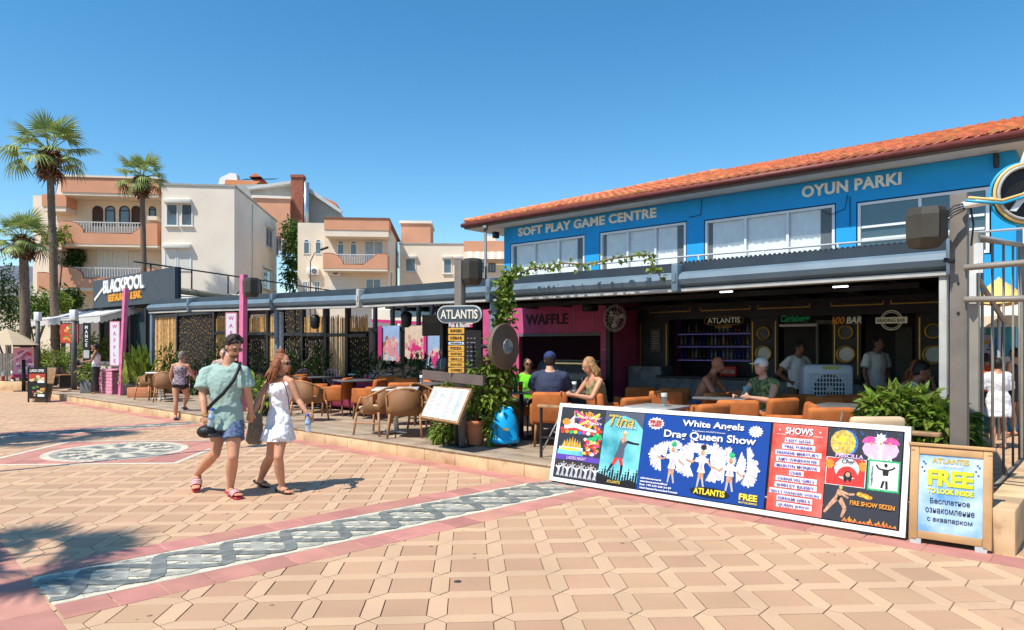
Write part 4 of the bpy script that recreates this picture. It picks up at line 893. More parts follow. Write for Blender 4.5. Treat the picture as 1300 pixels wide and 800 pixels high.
# creeper on the house wall
r = thing('wall_creeper', 'tall green creeper climbing the corner behind the beige block', 'climber', (wx(371, 55), 55, 0))
q = MB(); rg = random.Random(4)
for (a, y_, ra, rz_) in ((368, 290, .8, .9), (378, 297, 1.0, .8), (372, 310, .9, 1.1), (374, 326, 1.0, 1.0), (380, 330, 1.2, .7), (372, 342, 1.0, .9), (371, 356, .9, .9), (390, 318, .5, .8), (402, 345, .8, .4)):
    v = W(a, y_, 55); q.foliage((v.x-wx(371, 55), 0, v.z), (ra, .5, rz_), 210, .38, .16, .2, .6, rg)
q.build('foliage', m_leaf, r); q = MB(); q.tube([(0, .3, 0), (.2, .3, 4), (-.1, .3, 7), (.1, .3, 11)], [.09, .07, .05, .02], 6); q.build('stem', m_bark, r)
# small street lamp behind
r = thing('street_lamp', 'slim grey street lamp in front of the cream house', 'street lamp', (wx(394, 42), 42, 0)); q = MB(); zt = W(0, 332, 42).z; q.tube([(0, 0, 0), (0, 0, zt), (.25, 0, zt+.5), (.7, 0, zt+.75)], [.05, .04, .03, .03], 6); q.build('pole', m_grey, r); q = MB(); q.box((.85, 0, zt+.78), (.5, .2, .12), Matrix.Rotation(R(-20), 3, 'Y'), .03); q.build('lamp_head', m_dark, r)
# parapet railing above the restaurant
r = thing('roof_terrace_railing', 'dark roof terrace railing on a timber parapet running behind the dark restaurant sign', 'railing', (0, 0, 0))
q = MB(); a0, a1 = W(170, 332, 27), W(428, 370, 38)
def lerp(a, b_, u): return a+(b_-a)*u
q.tube([a0, a1], .035, 6); q.build('top_rail', m_dark, r)
q = MB(); zb = W(195, 364, 27.5).z; b0, b1 = lerp(a0, a1, .05), lerp(a0, a1, .62); q.tube([Vector((b0.x, b0.y, zb)), Vector((b1.x, b1.y, zb-.25))], .14, 4); q.build('timber_parapet', M('weathered_timber', (.17, .16, .12), .9, .3, 10), r)
for u in (.06, .22, .38, .54, .70, .86): p = lerp(a0, a1, u); q = MB(); q.cyl((p.x, p.y, zb), p, .035, None, 5); q.build('rail_post', m_dark, r)
q = MB(); q.tube([lerp(a0, a1, .5)+Vector((0, 0, 0)), Vector((lerp(a0, a1, .42).x, lerp(a0, a1, .42).y, zb))], .03, 5); q.build('brace', m_dark, r)
r = thing('cream_roof_sheet', 'cream sloping roof sheet below the terrace railing', 'roof', (0, 0, 0)); q = MB(); q.add([W(192, 372, 28), W(205, 391, 26), W(360, 386, 31), W(330, 376, 34), W(196, 366, 29)], [(0, 1, 2, 3, 4)]); q.add([W(192, 374, 28), W(205, 393, 26), W(360, 388, 31), W(330, 378, 34)], [(0, 1, 2, 3)]); q.build('sheet', m_beige, r)
# ---------------- seating ----------------
m_org = M('orange_velvet', (.43, .125, .028), .85, .28, 5, .3, 60, wear=((.40, .12, .03), 3, .6))
m_bge = M('beige_velvet', (.55, .40, .25), .85, .12, 5, .3, 60)
m_legw = M('chair_leg_wood', (.24, .11, .045), .5, .2, 12)
m_wick = weave('wicker', (.38, .17, .065), 26, 26, .4, .55)
m_wickf = M('wicker_frame', (.40, .19, .08), .5, .25, 20, .3, 90)
m_tabw = M('table_white', (.66, .64, .60), .35, .05)
m_tabg = M('table_top_grey', (.14, .14, .14), .35, .2, 5)
m_mag = M('magenta_cushion', (.24, .025, .075), .8, .15, 3)
def legs(t, xs, ys, h, r0=.022, m_=None, splay=.02):
    for x in xs:
        for y in ys: q = MB(); sx, sy = (1 if x > 0 else -1)*splay, (1 if y > 0 else -1)*splay; q.cyl((x+sx, y+sy, 0), (x, y, h), r0*.75, r0, 8); q.build('leg', m_ or m_legw, t)
def armchair(name, label, fab, arms=True):
    t = thing(name, label, 'chair')
    q = MB(); q.box((0, -.02, .40), (.47, .50, .13), None, .035); q.build('seat', fab, t)
    q = MB(); q.box((0, .23, .56), (.50, .10, .44), Matrix.Rotation(R(-7), 3, 'X'), .04); q.build('backrest', fab, t)
    if arms:
        for x in (-.255, .255): q = MB(); q.box((x, 0, .46), (.075, .46, .30), None, .032); q.build('armrest', fab, t)
    legs(t, (-.2, .2), (-.2, .2), .35); return t
ac0 = armchair('armchair', 'x', m_org); used = [0]
def put(src, Y, px, rz, label, group, z=.2):
    if not src.get('placed'):
        o = src; o['placed'] = 1; o.location = (wx(px, Y), Y, z); o.rotation_euler = (0, 0, R(rz)); o['label'] = label; o['group'] = group; return o
    o = dup(src, (wx(px, Y), Y, z), R(rz), label, group); return o
GO = 'orange velvet armchairs on the terrace'
for px, Y, rz, lb in ((700, 10.0, 172, 'orange armchair with the man in the navy cap sitting in it'), (427, 14.3, 262, 'orange armchair side on, right of the woman in white'),
    (468, 13.7, 255, 'orange armchair seen side on behind the left wicker chair'), (512, 12.6, 185, 'orange armchair behind the round wicker table set'), (520, 14.4, 175, 'orange armchair farther back beyond the wicker table'),
    (497, 15.2, 180, 'small looking orange armchair beside the dark inner post'), (400, 14.9, 95, 'orange armchair just behind the wicker chair at the woman in white'), (378, 16.2, 200, 'orange armchair showing only its top left of the woman in white'),
    (790, 9.0, 215, 'single orange chair back above the belly dancer poster'), (884, 8.0, 212, 'orange chair back above the words White Angels'), (932, 8.55, 172, 'orange armchair in front of the man in the white cap'),
    (1040, 7.55, 182, 'largest orange chair back above the red shows poster'), (1000, 7.95, 255, 'orange armchair turned side on beside the largest chair back'), (842, 9.9, 176, 'wide shaded orange armchair between the blonde woman and the shirtless man'),
    (806, 10.9, 190, 'shaded orange armchair behind the blonde woman'), (776, 9.75, 105, 'orange armchair the blonde woman sits in'), (862, 10.6, 150, 'shaded orange armchair at the elbow of the shirtless man'),
    (975, 8.5, 205, 'shaded orange armchair the man in the white cap sits in'), (1007, 9.6, 170, 'orange armchair in front of the man in the white polo'), (1037, 8.9, 178, 'shaded orange armchair in front of the air cooler'),
    (1071, 9.1, 160, 'shaded orange armchair at the right corner of the air cooler'), (1093, 9.6, 120, 'orange armchair side on right of the air cooler'), (1108, 9.3, 185, 'orange armchair behind the leafy shrub'),
    (898, 9.9, 200, 'orange armchair the shirtless man sits in'), (660, 11.1, 20, 'orange armchair under the woman in lime green'), (1180, 8.7, 180, 'orange armchair beyond the shrub beside the end post'), (556, 13.6, 170, 'orange armchair behind the brown plank of the sign post')):
    put(ac0, Y+(.35 if lb.startswith(('shaded', 'wide shaded')) else 0), px, rz, lb, GO)
bc = armchair('beige_chair', 'beige buttoned chair behind the right end of the show board', m_bge, False); bc.location = (wx(1096, 6.6), 6.6, .2); bc.rotation_euler = (0, 0, R(180)); q = MB(); q.ball((0, .29, .72), (.02, .01, .02)); q.build('button', m_legw, bc)
def wicker(name, label):
    t = thing(name, label, 'chair'); n = 16
    pr_ = [(.27*math.sin(a), .05+.25*math.cos(a), a) for a in [R(-112+224*k/n) for k in range(n+1)]]
    hz = lambda a: .60+.17*max(0, math.cos(a*.9))**1.2
    q = MB(); vs = [];
    for x, y, a in pr_: vs += [(x, y, .36), (x*1.03, y*1.04, .48+.0*a), (x*1.06, y*1.09, hz(a))]
    q.add(vs, [[i*3+k, i*3+3+k, i*3+4+k, i*3+1+k] for i in range(n) for k in (0, 1) if not (k == 1 and i % 16 in (3, 12))], True)
    o = q.build('wicker_shell', m_wick, t); so_ = o.modifiers.new('s', 'SOLIDIFY'); so_.thickness = .018
    q = MB(); q.tube([(x*1.06, y*1.09, hz(a)) for x, y, a in pr_], .022, 8); q.build('top_rail', m_wickf, t)
    q = MB(); q.loft([(Vector((0, .0, z)), Vector((1, 0, 0)), Vector((0, 1, 0)), .27-i_, .26-i_) for z, i_ in ((.34, .02), (.35, 0), (.40, 0), (.415, .02))], 16); q.build('seat', m_wick, t)
    q = MB(); q.box((0, -.01, .435), (.40, .38, .05), None, .02); q.build('cushion', m_bge, t)
    for x in (-.23, .23):
        for y in (-.20, .22): q = MB(); q.cyl((x*1.15, y*1.2, 0), (x, y, .38), .017, .02, 8); q.build('leg', m_wickf, t)
        q = MB(); q.cyl((x*1.07, -.21, .38), (x*1.1, -.10, .62), .016, .016, 6); q.build('arm_post', m_wickf, t)
        q = MB(); q.tube([(x*1.1, -.21, .2), (x*1.1, .23, .2)], .012, 6); q.build('stretcher', m_wickf, t)
    return t
wk = wicker('wicker_chair', 'x'); GWk = 'brown wicker tub chairs on the terrace'
for px, Y, rz, lb in ((514, 10.95, 188, 'wicker tub chair with its back to the viewer at the white square table'), (477, 11.25, 245, 'wicker tub chair on the left of the white square table'), (595, 11.2, 130, 'wicker tub chair behind the tilted menu stand'),
    (545, 11.9, 60, 'wicker tub chair on the far side of the white square table'), (393, 13.3, 160, 'wicker tub chair close behind the woman in white'), (190, 18.6, 250, 'wicker tub chair at the left of the table beside the broad leaved plant'), (211, 17.9, 200, 'wicker tub chair the stooping woman leans beside')):
    put(wk, Y, px, rz, lb, GWk)
def table(name, label, px, Y, rz, top, w_=.7, h=.74, round_=False):
    t = thing(name, label, 'table', (wx(px, Y), Y, .2), R(rz))
    q = MB(); (q.lathe((0, 0, h-.03), [(w_/2-.01, 0), (w_/2, .01), (w_/2, .025), (w_/2-.01, .03)], 24) if round_ else q.box((0, 0, h-.015), (w_, w_, .03), None, .008)); q.build('table_top', top, t)
    q = MB(); q.cyl((0, 0, .05), (0, 0, h-.03), .035, None, 12); q.build('pedestal', m_tabw if top is m_tabw else m_dark, t)
    for k in range(2): q = MB(); q.box((0, 0, .03), (.52, .06, .03+.004*k), Matrix.Rotation(R(45+90*k), 3, 'Z'), .012); q.build('base_bar', m_tabw if top is m_tabw else m_dark, t)
    return t
table('wicker_set_table', 'square white table among the brown wicker chairs', 503, 11.35, 5, m_tabw, .72)
table('cafe_table', 'small white table on the left beside the broad leaved plant', 203, 18.4, -20, m_tabw, .7, .74, True)
GT = 'dark pedestal tables on the terrace'
for px, Y, rz, lb in ((450, 14.2, 30, 'dark table between the two side-on orange armchairs'), (398, 15.7, 40, 'dark table beyond the wicker chair left of the armchairs'), (548, 12.9, -40, 'dark table behind the upper edge of the menu stand'), (662, 10.6, 10, 'dark table with drinks in front of the woman in lime green'),
    (722, 10.6, 10, 'dark table between the man in the navy cap and the blonde woman'), (834, 7.95, -40, 'grey table above the Tina poster and White Angels poster'), (925, 9.4, -40, 'dark table between shirtless man and floral shirted man'), (1080, 8.0, -42, 'dark table in front of the seated dark haired man')):
    o = table('dining_table', lb, px, Y, rz, m_tabg if px != 834 else M('table_top_pale_grey', (.34, .33, .31), .4, .2, 5), .72 if px != 834 else .56); o['group'] = GT
# filigree pink chairs
m_lace = M('lace_chair_pink', (.62, .38, .46), .5, .1)
def lace_chair(name, label):
    t = thing(name, label, 'chair'); q = MB(); rr = .23
    arc = [(rr*math.cos(a), .2, .66+rr*.95*math.sin(a)) for a in [R(-30+240*k/20) for k in range(21)]]; q.tube(arc, .014, 6); o = q.build('back_hoop', m_lace, t)
    q = MB()
    for k in range(7): a = R(k*30); e = (rr*math.cos(a), .2, .66+rr*.95*math.sin(a)); mx_ = (e[0]*.5+.03*math.sin(k), .2, .55+(e[2]-.55)*.5); q.tube([(0, .2, .48), mx_, e], .009, 5); c = Vector(e)*.85+Vector((0, .2, .55))*.15; q.tube([c+Vector((.04*math.cos(b_), 0, .04*math.sin(b_))) for b_ in [k2*PI/4 for k2 in range(9)]], .008, 4, False)
    q.build('lace_back', m_lace, t); q = MB(); q.lathe((0, 0, .43), [(.2, 0), (.22, .01), (.22, .03), (.2, .04)], 16); q.build('seat', m_mag, t)
    legs(t, (-.15, .15), (-.15, .15), .43, .015, m_lace); return t
lc = lace_chair('lace_chair', 'x')
for px, Y, rz, lb in ((391, 17.0, 170, 'pink lace back chair left of the others, nearest the woman in white'), (412, 17.3, 190, 'second pink lace back chair from the woman in white'), (427, 16.7, 160, 'third pink lace back chair, above the side-on armchair'), (446, 17.2, 180, 'pink lace back chair left of the pale toy plane'), (458, 17.0, 200, 'rightmost pink lace back chair beside the red pot'), (352, 18.6, 180, 'pink lace back chair seen between the walking couple'), (237, 20.4, 180, 'pink lace back chair beyond the stooping woman')):
    put(lc, Y, px, rz, lb, 'pink lace back chairs by the bamboo')
for i, (s_, w_, lb) in enumerate(((-16.9, 1.9, 'magenta bench at the bamboo behind the stooping woman'), (-13.0, 2.2, 'magenta bench behind the walking man'), (-10.4, 1.9, 'magenta bench behind the lace chairs'), (-8.1, 1.6, 'magenta bench nearest the hanging posters'))):
    t = fthing('bench_sofa', lb, 'sofa', s_, 2.75, .2, 'magenta benches along the bamboo'); q = MB(); q.box((0, 0, .25), (w_, .6, .36), None, .05); q.build('seat', m_mag, t); q = MB(); q.box((0, .26, .52), (w_, .16, .36), None, .06); q.build('backrest', m_mag, t)

# ---------------- entrance post with signs, speaker posts ----------------
m_post = M('taupe_post', (.155, .135, .115), .6, .18, 4, .25, 30, wear=((.09, .08, .07), 5, .6))
m_spk = M('speaker_olive', (.048, .042, .031), .55, .15, 6, .3, 120)
m_spkg = M('speaker_grille', (.03, .027, .022), .7, .2, 30, .8, 150)
def speaker(label, P_, face, sc=1.0):
    t = thing('outdoor_speaker', label, 'speaker', P_, face, 'outdoor speakers on the posts')
    q = MB(); a = .155*sc; h = .19*sc
    pl = [(-a, .13*sc), (a, .13*sc), (a*.95, -.02*sc), (a*.45, -.14*sc), (-a*.45, -.14*sc), (-a*.95, -.02*sc)]
    vs = []
    for z, k, dy in ((-h, .72, .03), (-h*.55, .98, .0), (h*.6, 1, 0), (h*.95, .9, 0), (h, .82, .0)): vs += [(x*k, y*k+dy, z) for x, y in pl]
    q.add(vs, [[r_*6+i, r_*6+(i+1) % 6, r_*6+6+(i+1) % 6, r_*6+6+i] for r_ in range(4) for i in range(6)] + [[5, 4, 3, 2, 1, 0], [24+i for i in range(6)]]); q.build('cabinet', m_spk, t, recalc=True)
    q = MB(); q.add([(-a*.40, -.146*sc, -h*.6), (a*.40, -.146*sc, -h*.6), (a*.40, -.146*sc, h*.75), (-a*.40, -.146*sc, h*.75)], [(0, 1, 2, 3)]); q.build('grille', m_spkg, t)
    q = MB(); q.tube([(a*.9, .05, h*.4), (a*1.35, .1, h*.45), (a*1.35, .1, -h*.5), (a*.9, .05, -h*.5)], .012*sc, 6); q.build('bracket', m_dark, t); return t
pole = thing('sign_post', 'taupe wooden post carrying the oval sign, menu boards and a speaker', 'post', (wx(584, 9.84), 9.84, .2), FR)
zt = W(584, 331, 9.84).z-.2
q = MB(); q.box((0, 0, zt/2), (.135, .10, zt), None, .008); q.build('shaft', m_post, pole); q = MB(); q.box((0, 0, .01), (.3, .25, .02)); q.build('base_plate', m_dark, pole)
# the wide brown plank
pk = thing('brown_plank', 'wide brown plank fixed across the sign post above the menu', 'plank', (0, 0, 0)); A0, A1 = W(536, 475.5, 10.22), W(613, 483.5, 9.2)
q = MB(); d = (A1-A0); dn = Vector((d.x, d.y, 0)).normalized(); nn = Vector((-dn.y, dn.x, 0)); h = .066
q.add([A0-Vector((0, 0, h)), A1-Vector((0, 0, h)), A1+Vector((0, 0, h)), A0+Vector((0, 0, h))] + [p+nn*.04 for p in (A0-Vector((0, 0, h)), A1-Vector((0, 0, h)), A1+Vector((0, 0, h)), A0+Vector((0, 0, h)))], [(0, 1, 2, 3), (7, 6, 5, 4), (3, 2, 6, 7), (0, 4, 5, 1), (0, 3, 7, 4), (1, 5, 6, 2)]); q.build('board', M('plank_umber', (.13, .095, .085), .6, .15, 6), pk)
c = W(583, 399, 9.72); sg_ = thing('oval_pub_sign', 'oval blue grey sign reading Atlantis on the taupe post', 'sign', c, R(-12))
def oval(w_, h_, y0, y1, n=10):
    r = h_/2; P_ = [(w_/2-r*1.0+r*math.cos(a), r*math.sin(a)) for a in [R(-90+180*k/n) for k in range(n+1)]] + [(-w_/2+r+r*math.cos(a), r*math.sin(a)) for a in [R(90+180*k/n) for k in range(n+1)]]
    q = MB(); q.prism(P_, y0, y1); return q
oval(.65, .25, 0, .05).build('sign_rim', M('sign_rim_pale', (.55, .56, .52), .5), sg_, recalc=True); oval(.615, .215, -.008, -.001).build('sign_field', M('sign_slate', (.045, .07, .09), .5, .1), sg_, recalc=True)
ml = M('sign_lettering_cream', (.72, .68, .55), .5)
def serif_text(body, par, mat, c, w_, h_, ext=.004, bold=.02, y=0):    # roman capitals with serif bars
    o = text(body, par, mat, (c[0], y, c[2]), w_, h_, ext=ext, bold=bold); vs = [v.co for v in o.data.vertices]; q = MB(); n = len(body); 
    return o
serif_text('ATLANTIS', sg_, ml, (0, 0, 0), .54, .13, y=-.012); text('Pub & Bistro', sg_, M('lettering_white', (.75, .75, .74), .5), (0, .0, -.155), .30, .055, ext=.006, bold=.02)
m_yb = M('board_yellow', (.72, .38, .05), .6, .08, 5); m_txt = M('lettering_dark', (.015, .012, .012), .6); mlw = MC['lettering_white']
for i, (y0, y1, tx) in enumerate(((416, 424, 'BURGERS'), (425.3, 433, 'KEBAB'), (434, 437.8, 'FRESH'), (438.5, 445.7, 'PIZZA'), (446, 452.5, 'COCKTAILS'), (452.8, 459.3, 'GRILLS'), (459.6, 466, 'SNACKS'), (466.5, 473.5, "COFFEE'S"))):
    Yb = 9.66; a, b_ = W(569, y1, Yb), W(589.5, y0, Yb); t = thing('menu_plank', ('pale blue' if i == 2 else 'yellow') + ' board lettered ' + tx.title() + ' on the taupe post', 'sign', ((a.x+b_.x)/2, Yb, (a.z+b_.z)/2), R(-8), 'small food boards stacked on the sign post')
    q = MB(); q.box((0, 0, 0), (b_.x-a.x-.003*(i % 3), .018, (b_.z-a.z)-.006), Matrix.Rotation(R((-1, 1, 0, .5, -.5, 0, 1, -1)[i]), 3, 'Y')); q.build('board', m_yb if i != 2 else M('board_pale', (.6, .68, .72)), t); text(tx, t, m_txt, (0, -.011, 0), (b_.x-a.x)*.72, (b_.z-a.z)*.45, bold=.02)
speaker('olive grey speaker on the taupe sign post beside the vine', W(600, 345, 9.75), R(10), .95)
q = MB(); a = W(590, 345, 9.8); 
for k in range(3): q.tube([W(584, 340+k*3, 9.75), W(588, 336+k*5, 9.7), W(592, 338+k*4, 9.72), W(586, 352+k, 9.76)], .008, 5)
q.tube([W(573, 379, 9.7), W(580, 377, 9.6), W(585, 380, 9.62), W(592, 383, 9.7)], .008, 5); q.tube([W(605, 352, 9.8), W(614, 362, 9.9), W(622, 367, 10.2), W(628, 364, 10.6)], .007, 5); q.build('cable', m_lip, pole)
# tilted menu stand
ms = thing('menu_stand', 'tilted two page white menu on a brown stand in front of the plant', 'menu stand', (wx(580, 9.8), 9.8, .2))
c_ = [W(551.5, 491.4, 9.85), W(596.8, 494.7, 9.35), W(580.3, 536, 9.1), W(535, 528.3, 9.6)]; o_ = Vector(ms.location); cc = sum(c_, Vector())/4; nrm = (c_[1]-c_[0]).cross(c_[3]-c_[0]).normalized()
if nrm.y > 0: nrm = -nrm
def quadbox(par, nm, m_, cs, off, th):
    q = MB(); q.add([p-o_+nrm*off for p in cs] + [p-o_+nrm*(off-th) for p in cs], [(0, 1, 2, 3), (7, 6, 5, 4), (0, 4, 5, 1), (1, 5, 6, 2), (2, 6, 7, 3), (3, 7, 4, 0)]); return q.build(nm, m_, par, recalc=True)
quadbox(ms, 'frame', m_wood, [cc+(p-cc)*1.07 for p in c_], 0, .04)
def bil(u, v): return lerp(lerp(c_[0], c_[1], u), lerp(c_[3], c_[2], u), v)
m_paper = M('menu_paper', (.72, .74, .73), .4, .03)
for u0, u1 in ((.01, .495), (.505, .99)): quadbox(ms, 'menu_page', m_paper, [bil(u0, .02), bil(u1, .02), bil(u1, .98), bil(u0, .98)], .006, .004)
mi = [M('ink_blue', (.25, .4, .45)), M('ink_red', (.55, .3, .28)), M('ink_grey', (.35, .36, .36))]; rg = random.Random(3); q = MB()
for u0, u1 in ((.05, .22), (.27, .46), (.54, .72), (.77, .95)):
    v_ = .06
    while v_ < .94:
        q.k = rg.choice([0, 1, 2, 2, 2]); l = u0+(u1-u0)*rg.uniform(.5, 1); q.poly([p-o_+nrm*.009 for p in (bil(u0, v_), bil(l, v_), bil(l, v_+.014), bil(u0, v_+.014))]); v_ += .03 if rg.random() < .85 else .06
tag(q.build('menu_print', mi, ms), kind='stuff'); q = MB(); b0 = bil(.4, .8)-o_-nrm*.05; q.tube([b0, Vector((0, -.1, .4)), Vector((0, -.05, 0))], .03, 6); q.build('stand', m_dark, ms)
# woven disc
dc = thing('woven_disc', 'large round woven basket disc with small blue emblem hanging beside the vine', 'wall basket', W(640, 440, 9.75), R(54)); m_bsk = weave('basket_dark', (.26, .18, .12), 20, 20, .4)
q = MB()
for k in range(11): rr = .315-.024*k; q.tube([(rr*math.cos(a), -.015-.004*k, rr*math.sin(a)) for a in [2*PI*j/30 for j in range(31)]], .0145, 6, False)
q.build('woven_rings', m_bsk, dc); q = MB(); q.cyl((0, .0, 0), (0, .07, 0), .32, .30, 30); q.build('drum', m_bsk, dc)
q = MB(); q.cyl((0, -.075, 0), (0, -.055, 0), .105, .11, 24); q.build('emblem', M('emblem_blue', (.04, .22, .42), .4, .5, 14, ramp2=(.5, .5, .4)), dc); q = MB(); q.tube([(.09*math.cos(a), -.068, .09*math.sin(a)) for a in [2*PI*j/24 for j in range(25)]], .008, 6, False); q.build('emblem_ring', m_lip, dc)
q = MB(); q.cyl((0, .07, 0), (-.15, .3, 0), .03); q.build('arm', m_dark, dc)
# vine
vn = thing('trailing_vine', 'light green vine climbing the pergola post and trailing along its beam', 'vine', (wx(640, 10.2), 10.2, .2)); o2 = Vector(vn.location); q = MB(); rg = random.Random(8); st_ = MB()
def vine(pts, n, L=.11, spread=.09, wd=.085):
    P_ = [W(*p)-o2 for p in pts]; st_.tube(P_, .012, 5)
    for _ in range(n):
        u = rg.random()*(len(P_)-1); i = int(u); p = lerp(P_[i], P_[i+1], u-i); d = Vector((rg.gauss(0, 1), rg.gauss(0, 1)-.4, rg.gauss(0, 1)-.3)); q.leaf(p+Vector((rg.gauss(0, spread), rg.gauss(0, spread), rg.gauss(0, spread))), d, Vector((rg.gauss(0, .4), -.6, 1)), L*rg.uniform(.6, 1.2), wd*rg.uniform(.7, 1.2))
vine([(634, 430, 10.1), (634, 410, 10.0), (638, 385, 9.95), (641, 360, 10.0), (647, 348, 10.1)], 300, .10, .055); vine([(640, 420, 10), (646, 395, 9.95), (642, 375, 10), (640, 352, 10.1)], 160, .11, .05)
vine([(642, 350, 10.1), (655, 341, 10.2), (662, 347, 10.2), (680, 339, 10.0), (700, 342, 9.8), (712, 334, 9.7), (745, 336, 9.4), (780, 328, 9.1), (822, 323, 8.8), (830, 336, 8.75), (838, 350, 8.7)], 200, .085, .028, .06)
vine([(640, 440, 10.1), (634, 460, 10.1), (628, 490, 10.0), (626, 520, 9.9)], 240, .15, .10, .07)
q.build('foliage', m_leafy, vn); st_.build('stem', m_bark, vn)
pp = thing('potted_shrub', 'tall shrub in a terracotta pot spilling round the sign post', 'potted plant', (wx(603, 10.0), 10.0, .2)); q = MB(); q.lathe((0, 0, 0), [(.10, 0), (.12, .02), (.155, .22), (.16, .30), (.175, .31), (.175, .36), (.15, .36), (.14, .32)], 18); q.build('pot', M('terracotta', (.50, .19, .09), .8, .12, 5, .2), pp)
q = MB(); rg = random.Random(12); o3 = Vector(pp.location)
for a, b_, Y, rr, n in ((622, 462, 10.1, .16, 130), (630, 485, 10.1, .2, 160), (612, 480, 10.2, .16, 100), (622, 510, 10.0, .22, 210), (606, 505, 10.1, .17, 110), (640, 515, 10.3, .14, 70), (622, 535, 10.0, .14, 90), (628, 540, 9.9, .16, 110), (594, 520, 10.1, .14, 70), (562, 543, 10.1, .15, 110), (576, 545, 9.95, .13, 80), (556, 552, 10.0, .09, 40), (570, 485, 10.4, .11, 40), (596, 470, 10.4, .10, 30), (645, 470, 10.3, .12, 50), (624, 556, 9.85, .07, 30)): q.foliage(W(a, b_, Y)-o3, (rr, rr*.8, rr*1.1), n, .15, .04, .1, .9, rg)
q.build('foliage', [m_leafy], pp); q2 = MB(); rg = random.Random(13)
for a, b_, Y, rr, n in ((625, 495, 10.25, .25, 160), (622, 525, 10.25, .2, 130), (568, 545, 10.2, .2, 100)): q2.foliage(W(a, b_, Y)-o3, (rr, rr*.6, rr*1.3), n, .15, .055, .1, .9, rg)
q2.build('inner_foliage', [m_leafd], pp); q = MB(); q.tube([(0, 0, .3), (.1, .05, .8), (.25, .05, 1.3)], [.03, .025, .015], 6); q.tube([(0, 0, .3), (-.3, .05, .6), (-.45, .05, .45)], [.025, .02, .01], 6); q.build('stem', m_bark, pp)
# blue bin
bn = thing('blue_bin', 'bright blue domed plastic bin on small wheels beside the potted shrub', 'bin', (wx(640, 9.92), 9.92, .2), R(-20)); m_bin = M('blue_plastic', (.004, .36, .72), .35, .05, 3, .05)
q = MB(); q.lathe((0, 0, .05), [(.205, 0), (.225, .02), (.225, .07), (.21, .08), (.205, .22), (.185, .33), (.145, .42), (.09, .475), (.06, .485), (.055, .50), (.03, .51)], 24); q.build('body', m_bin, bn)
q = MB(); q.tube([(-.14, -.02, .50), (-.10, 0, .545), (.10, 0, .545), (.14, -.02, .50)], .018, 8); q.build('handle', m_bin, bn)
q = MB(); q.add([(-.20, -.115, .12), (-.02, -.222, .12), (-.02, -.205, .34), (-.16, -.12, .34)], [(0, 1, 2, 3)]); q.build('side_panel', M('blue_plastic_dark', (.005, .22, .5), .4), bn)
for x, y in ((-.22, -.05), (.12, -.15), (.1, .15)): q = MB(); r0 = .055 if x < -.2 else .03; q.cyl((x-.02, y, r0), (x+.02, y, r0), r0, None, 14); w_ = q.build('wheel', m_blk, bn); q = MB(); q.cyl((x-.023, y, r0), (x+.023, y, r0), r0*.5, None, 10); q.build('hub', m_lip, w_)
q = MB(); q.box((.1, -.2, .26), (.07, .02, .035), Matrix.Rotation(R(20), 3, 'Z')); q.build('latch', m_gold, bn)
# pink posts with the vertical signs
def vsign(par_label, a, b_, Y, letters, rz):
    t = thing('waffle_sign', par_label, 'sign', ((a[0]+b_[0])/2, Y, (a[2]+b_[2])/2), rz, 'vertical waffle signs'); w_, h_ = abs(b_[0]-a[0]), abs(b_[2]-a[2])
    q = MB(); q.box((0, 0, 0), (w_, .06, h_)); q.build('frame', M('sign_frame_pink', (.60, .22, .26), .5), t); q = MB(); q.box((0, -.034, 0), (w_*.84, .006, h_*.95)); q.build('panel', M('panel_lilac', (.66, .62, .70), .4, .04), t)
    for i, ch in enumerate(letters): text(ch, t, M('letter_pink', (.55, .10, .22), .5), (0, -.039, h_*.5-h_*(i+.75)/6.5), None, h_*.085, bold=.02, name='letter')
    return t
def pinkpost(label, top, base, w_=.26):
    t = thing('pink_post', label, 'post', base, FR, 'pink posts carrying waffle signs'); v = Vector(top)-Vector(base); mloc = Matrix.Rotation(-FR, 3, 'Z') @ v; q = MB(); h = w_/2
    q.add([(-h, -h*.6, 0), (h, -h*.6, 0), (h, h*.6, 0), (-h, h*.6, 0)] + [(mloc.x+x, mloc.y+y, mloc.z) for x, y in ((-h, -h*.6), (h, -h*.6), (h, h*.6), (-h, h*.6))], [(3, 2, 1, 0), (4, 5, 6, 7), (0, 1, 5, 4), (1, 2, 6, 5), (2, 3, 7, 6), (3, 0, 4, 7)]); q.build('shaft', m_pink, t); return t
pinkpost('leaning pink wooden post at the left beside the low pink brick planter', W(160, 366, 20.2), G(153.5, 502, .2), .17); vsign('left waffle sign on a leaning pink post', W(139, 465, 20.3), W(154.5, 408, 20.3), 20.3, 'WAFFLE', R(-14))
v = F(ST(W(308, 349, 15.2))[0], .9, .2); pinkpost('pink wooden post behind the walking man carrying a speaker', W(309.5, 349, 15.2), W(307.5, 522, 15.2), .17); vsign('waffle sign behind the walking man', W(286.5, 458, 15.4), W(302.5, 397, 15.4), 15.4, 'WAFFLE', R(-10))
speaker('olive grey speaker on the pink post behind the walking man', W(320, 365, 15.0), R(35), 1.08)
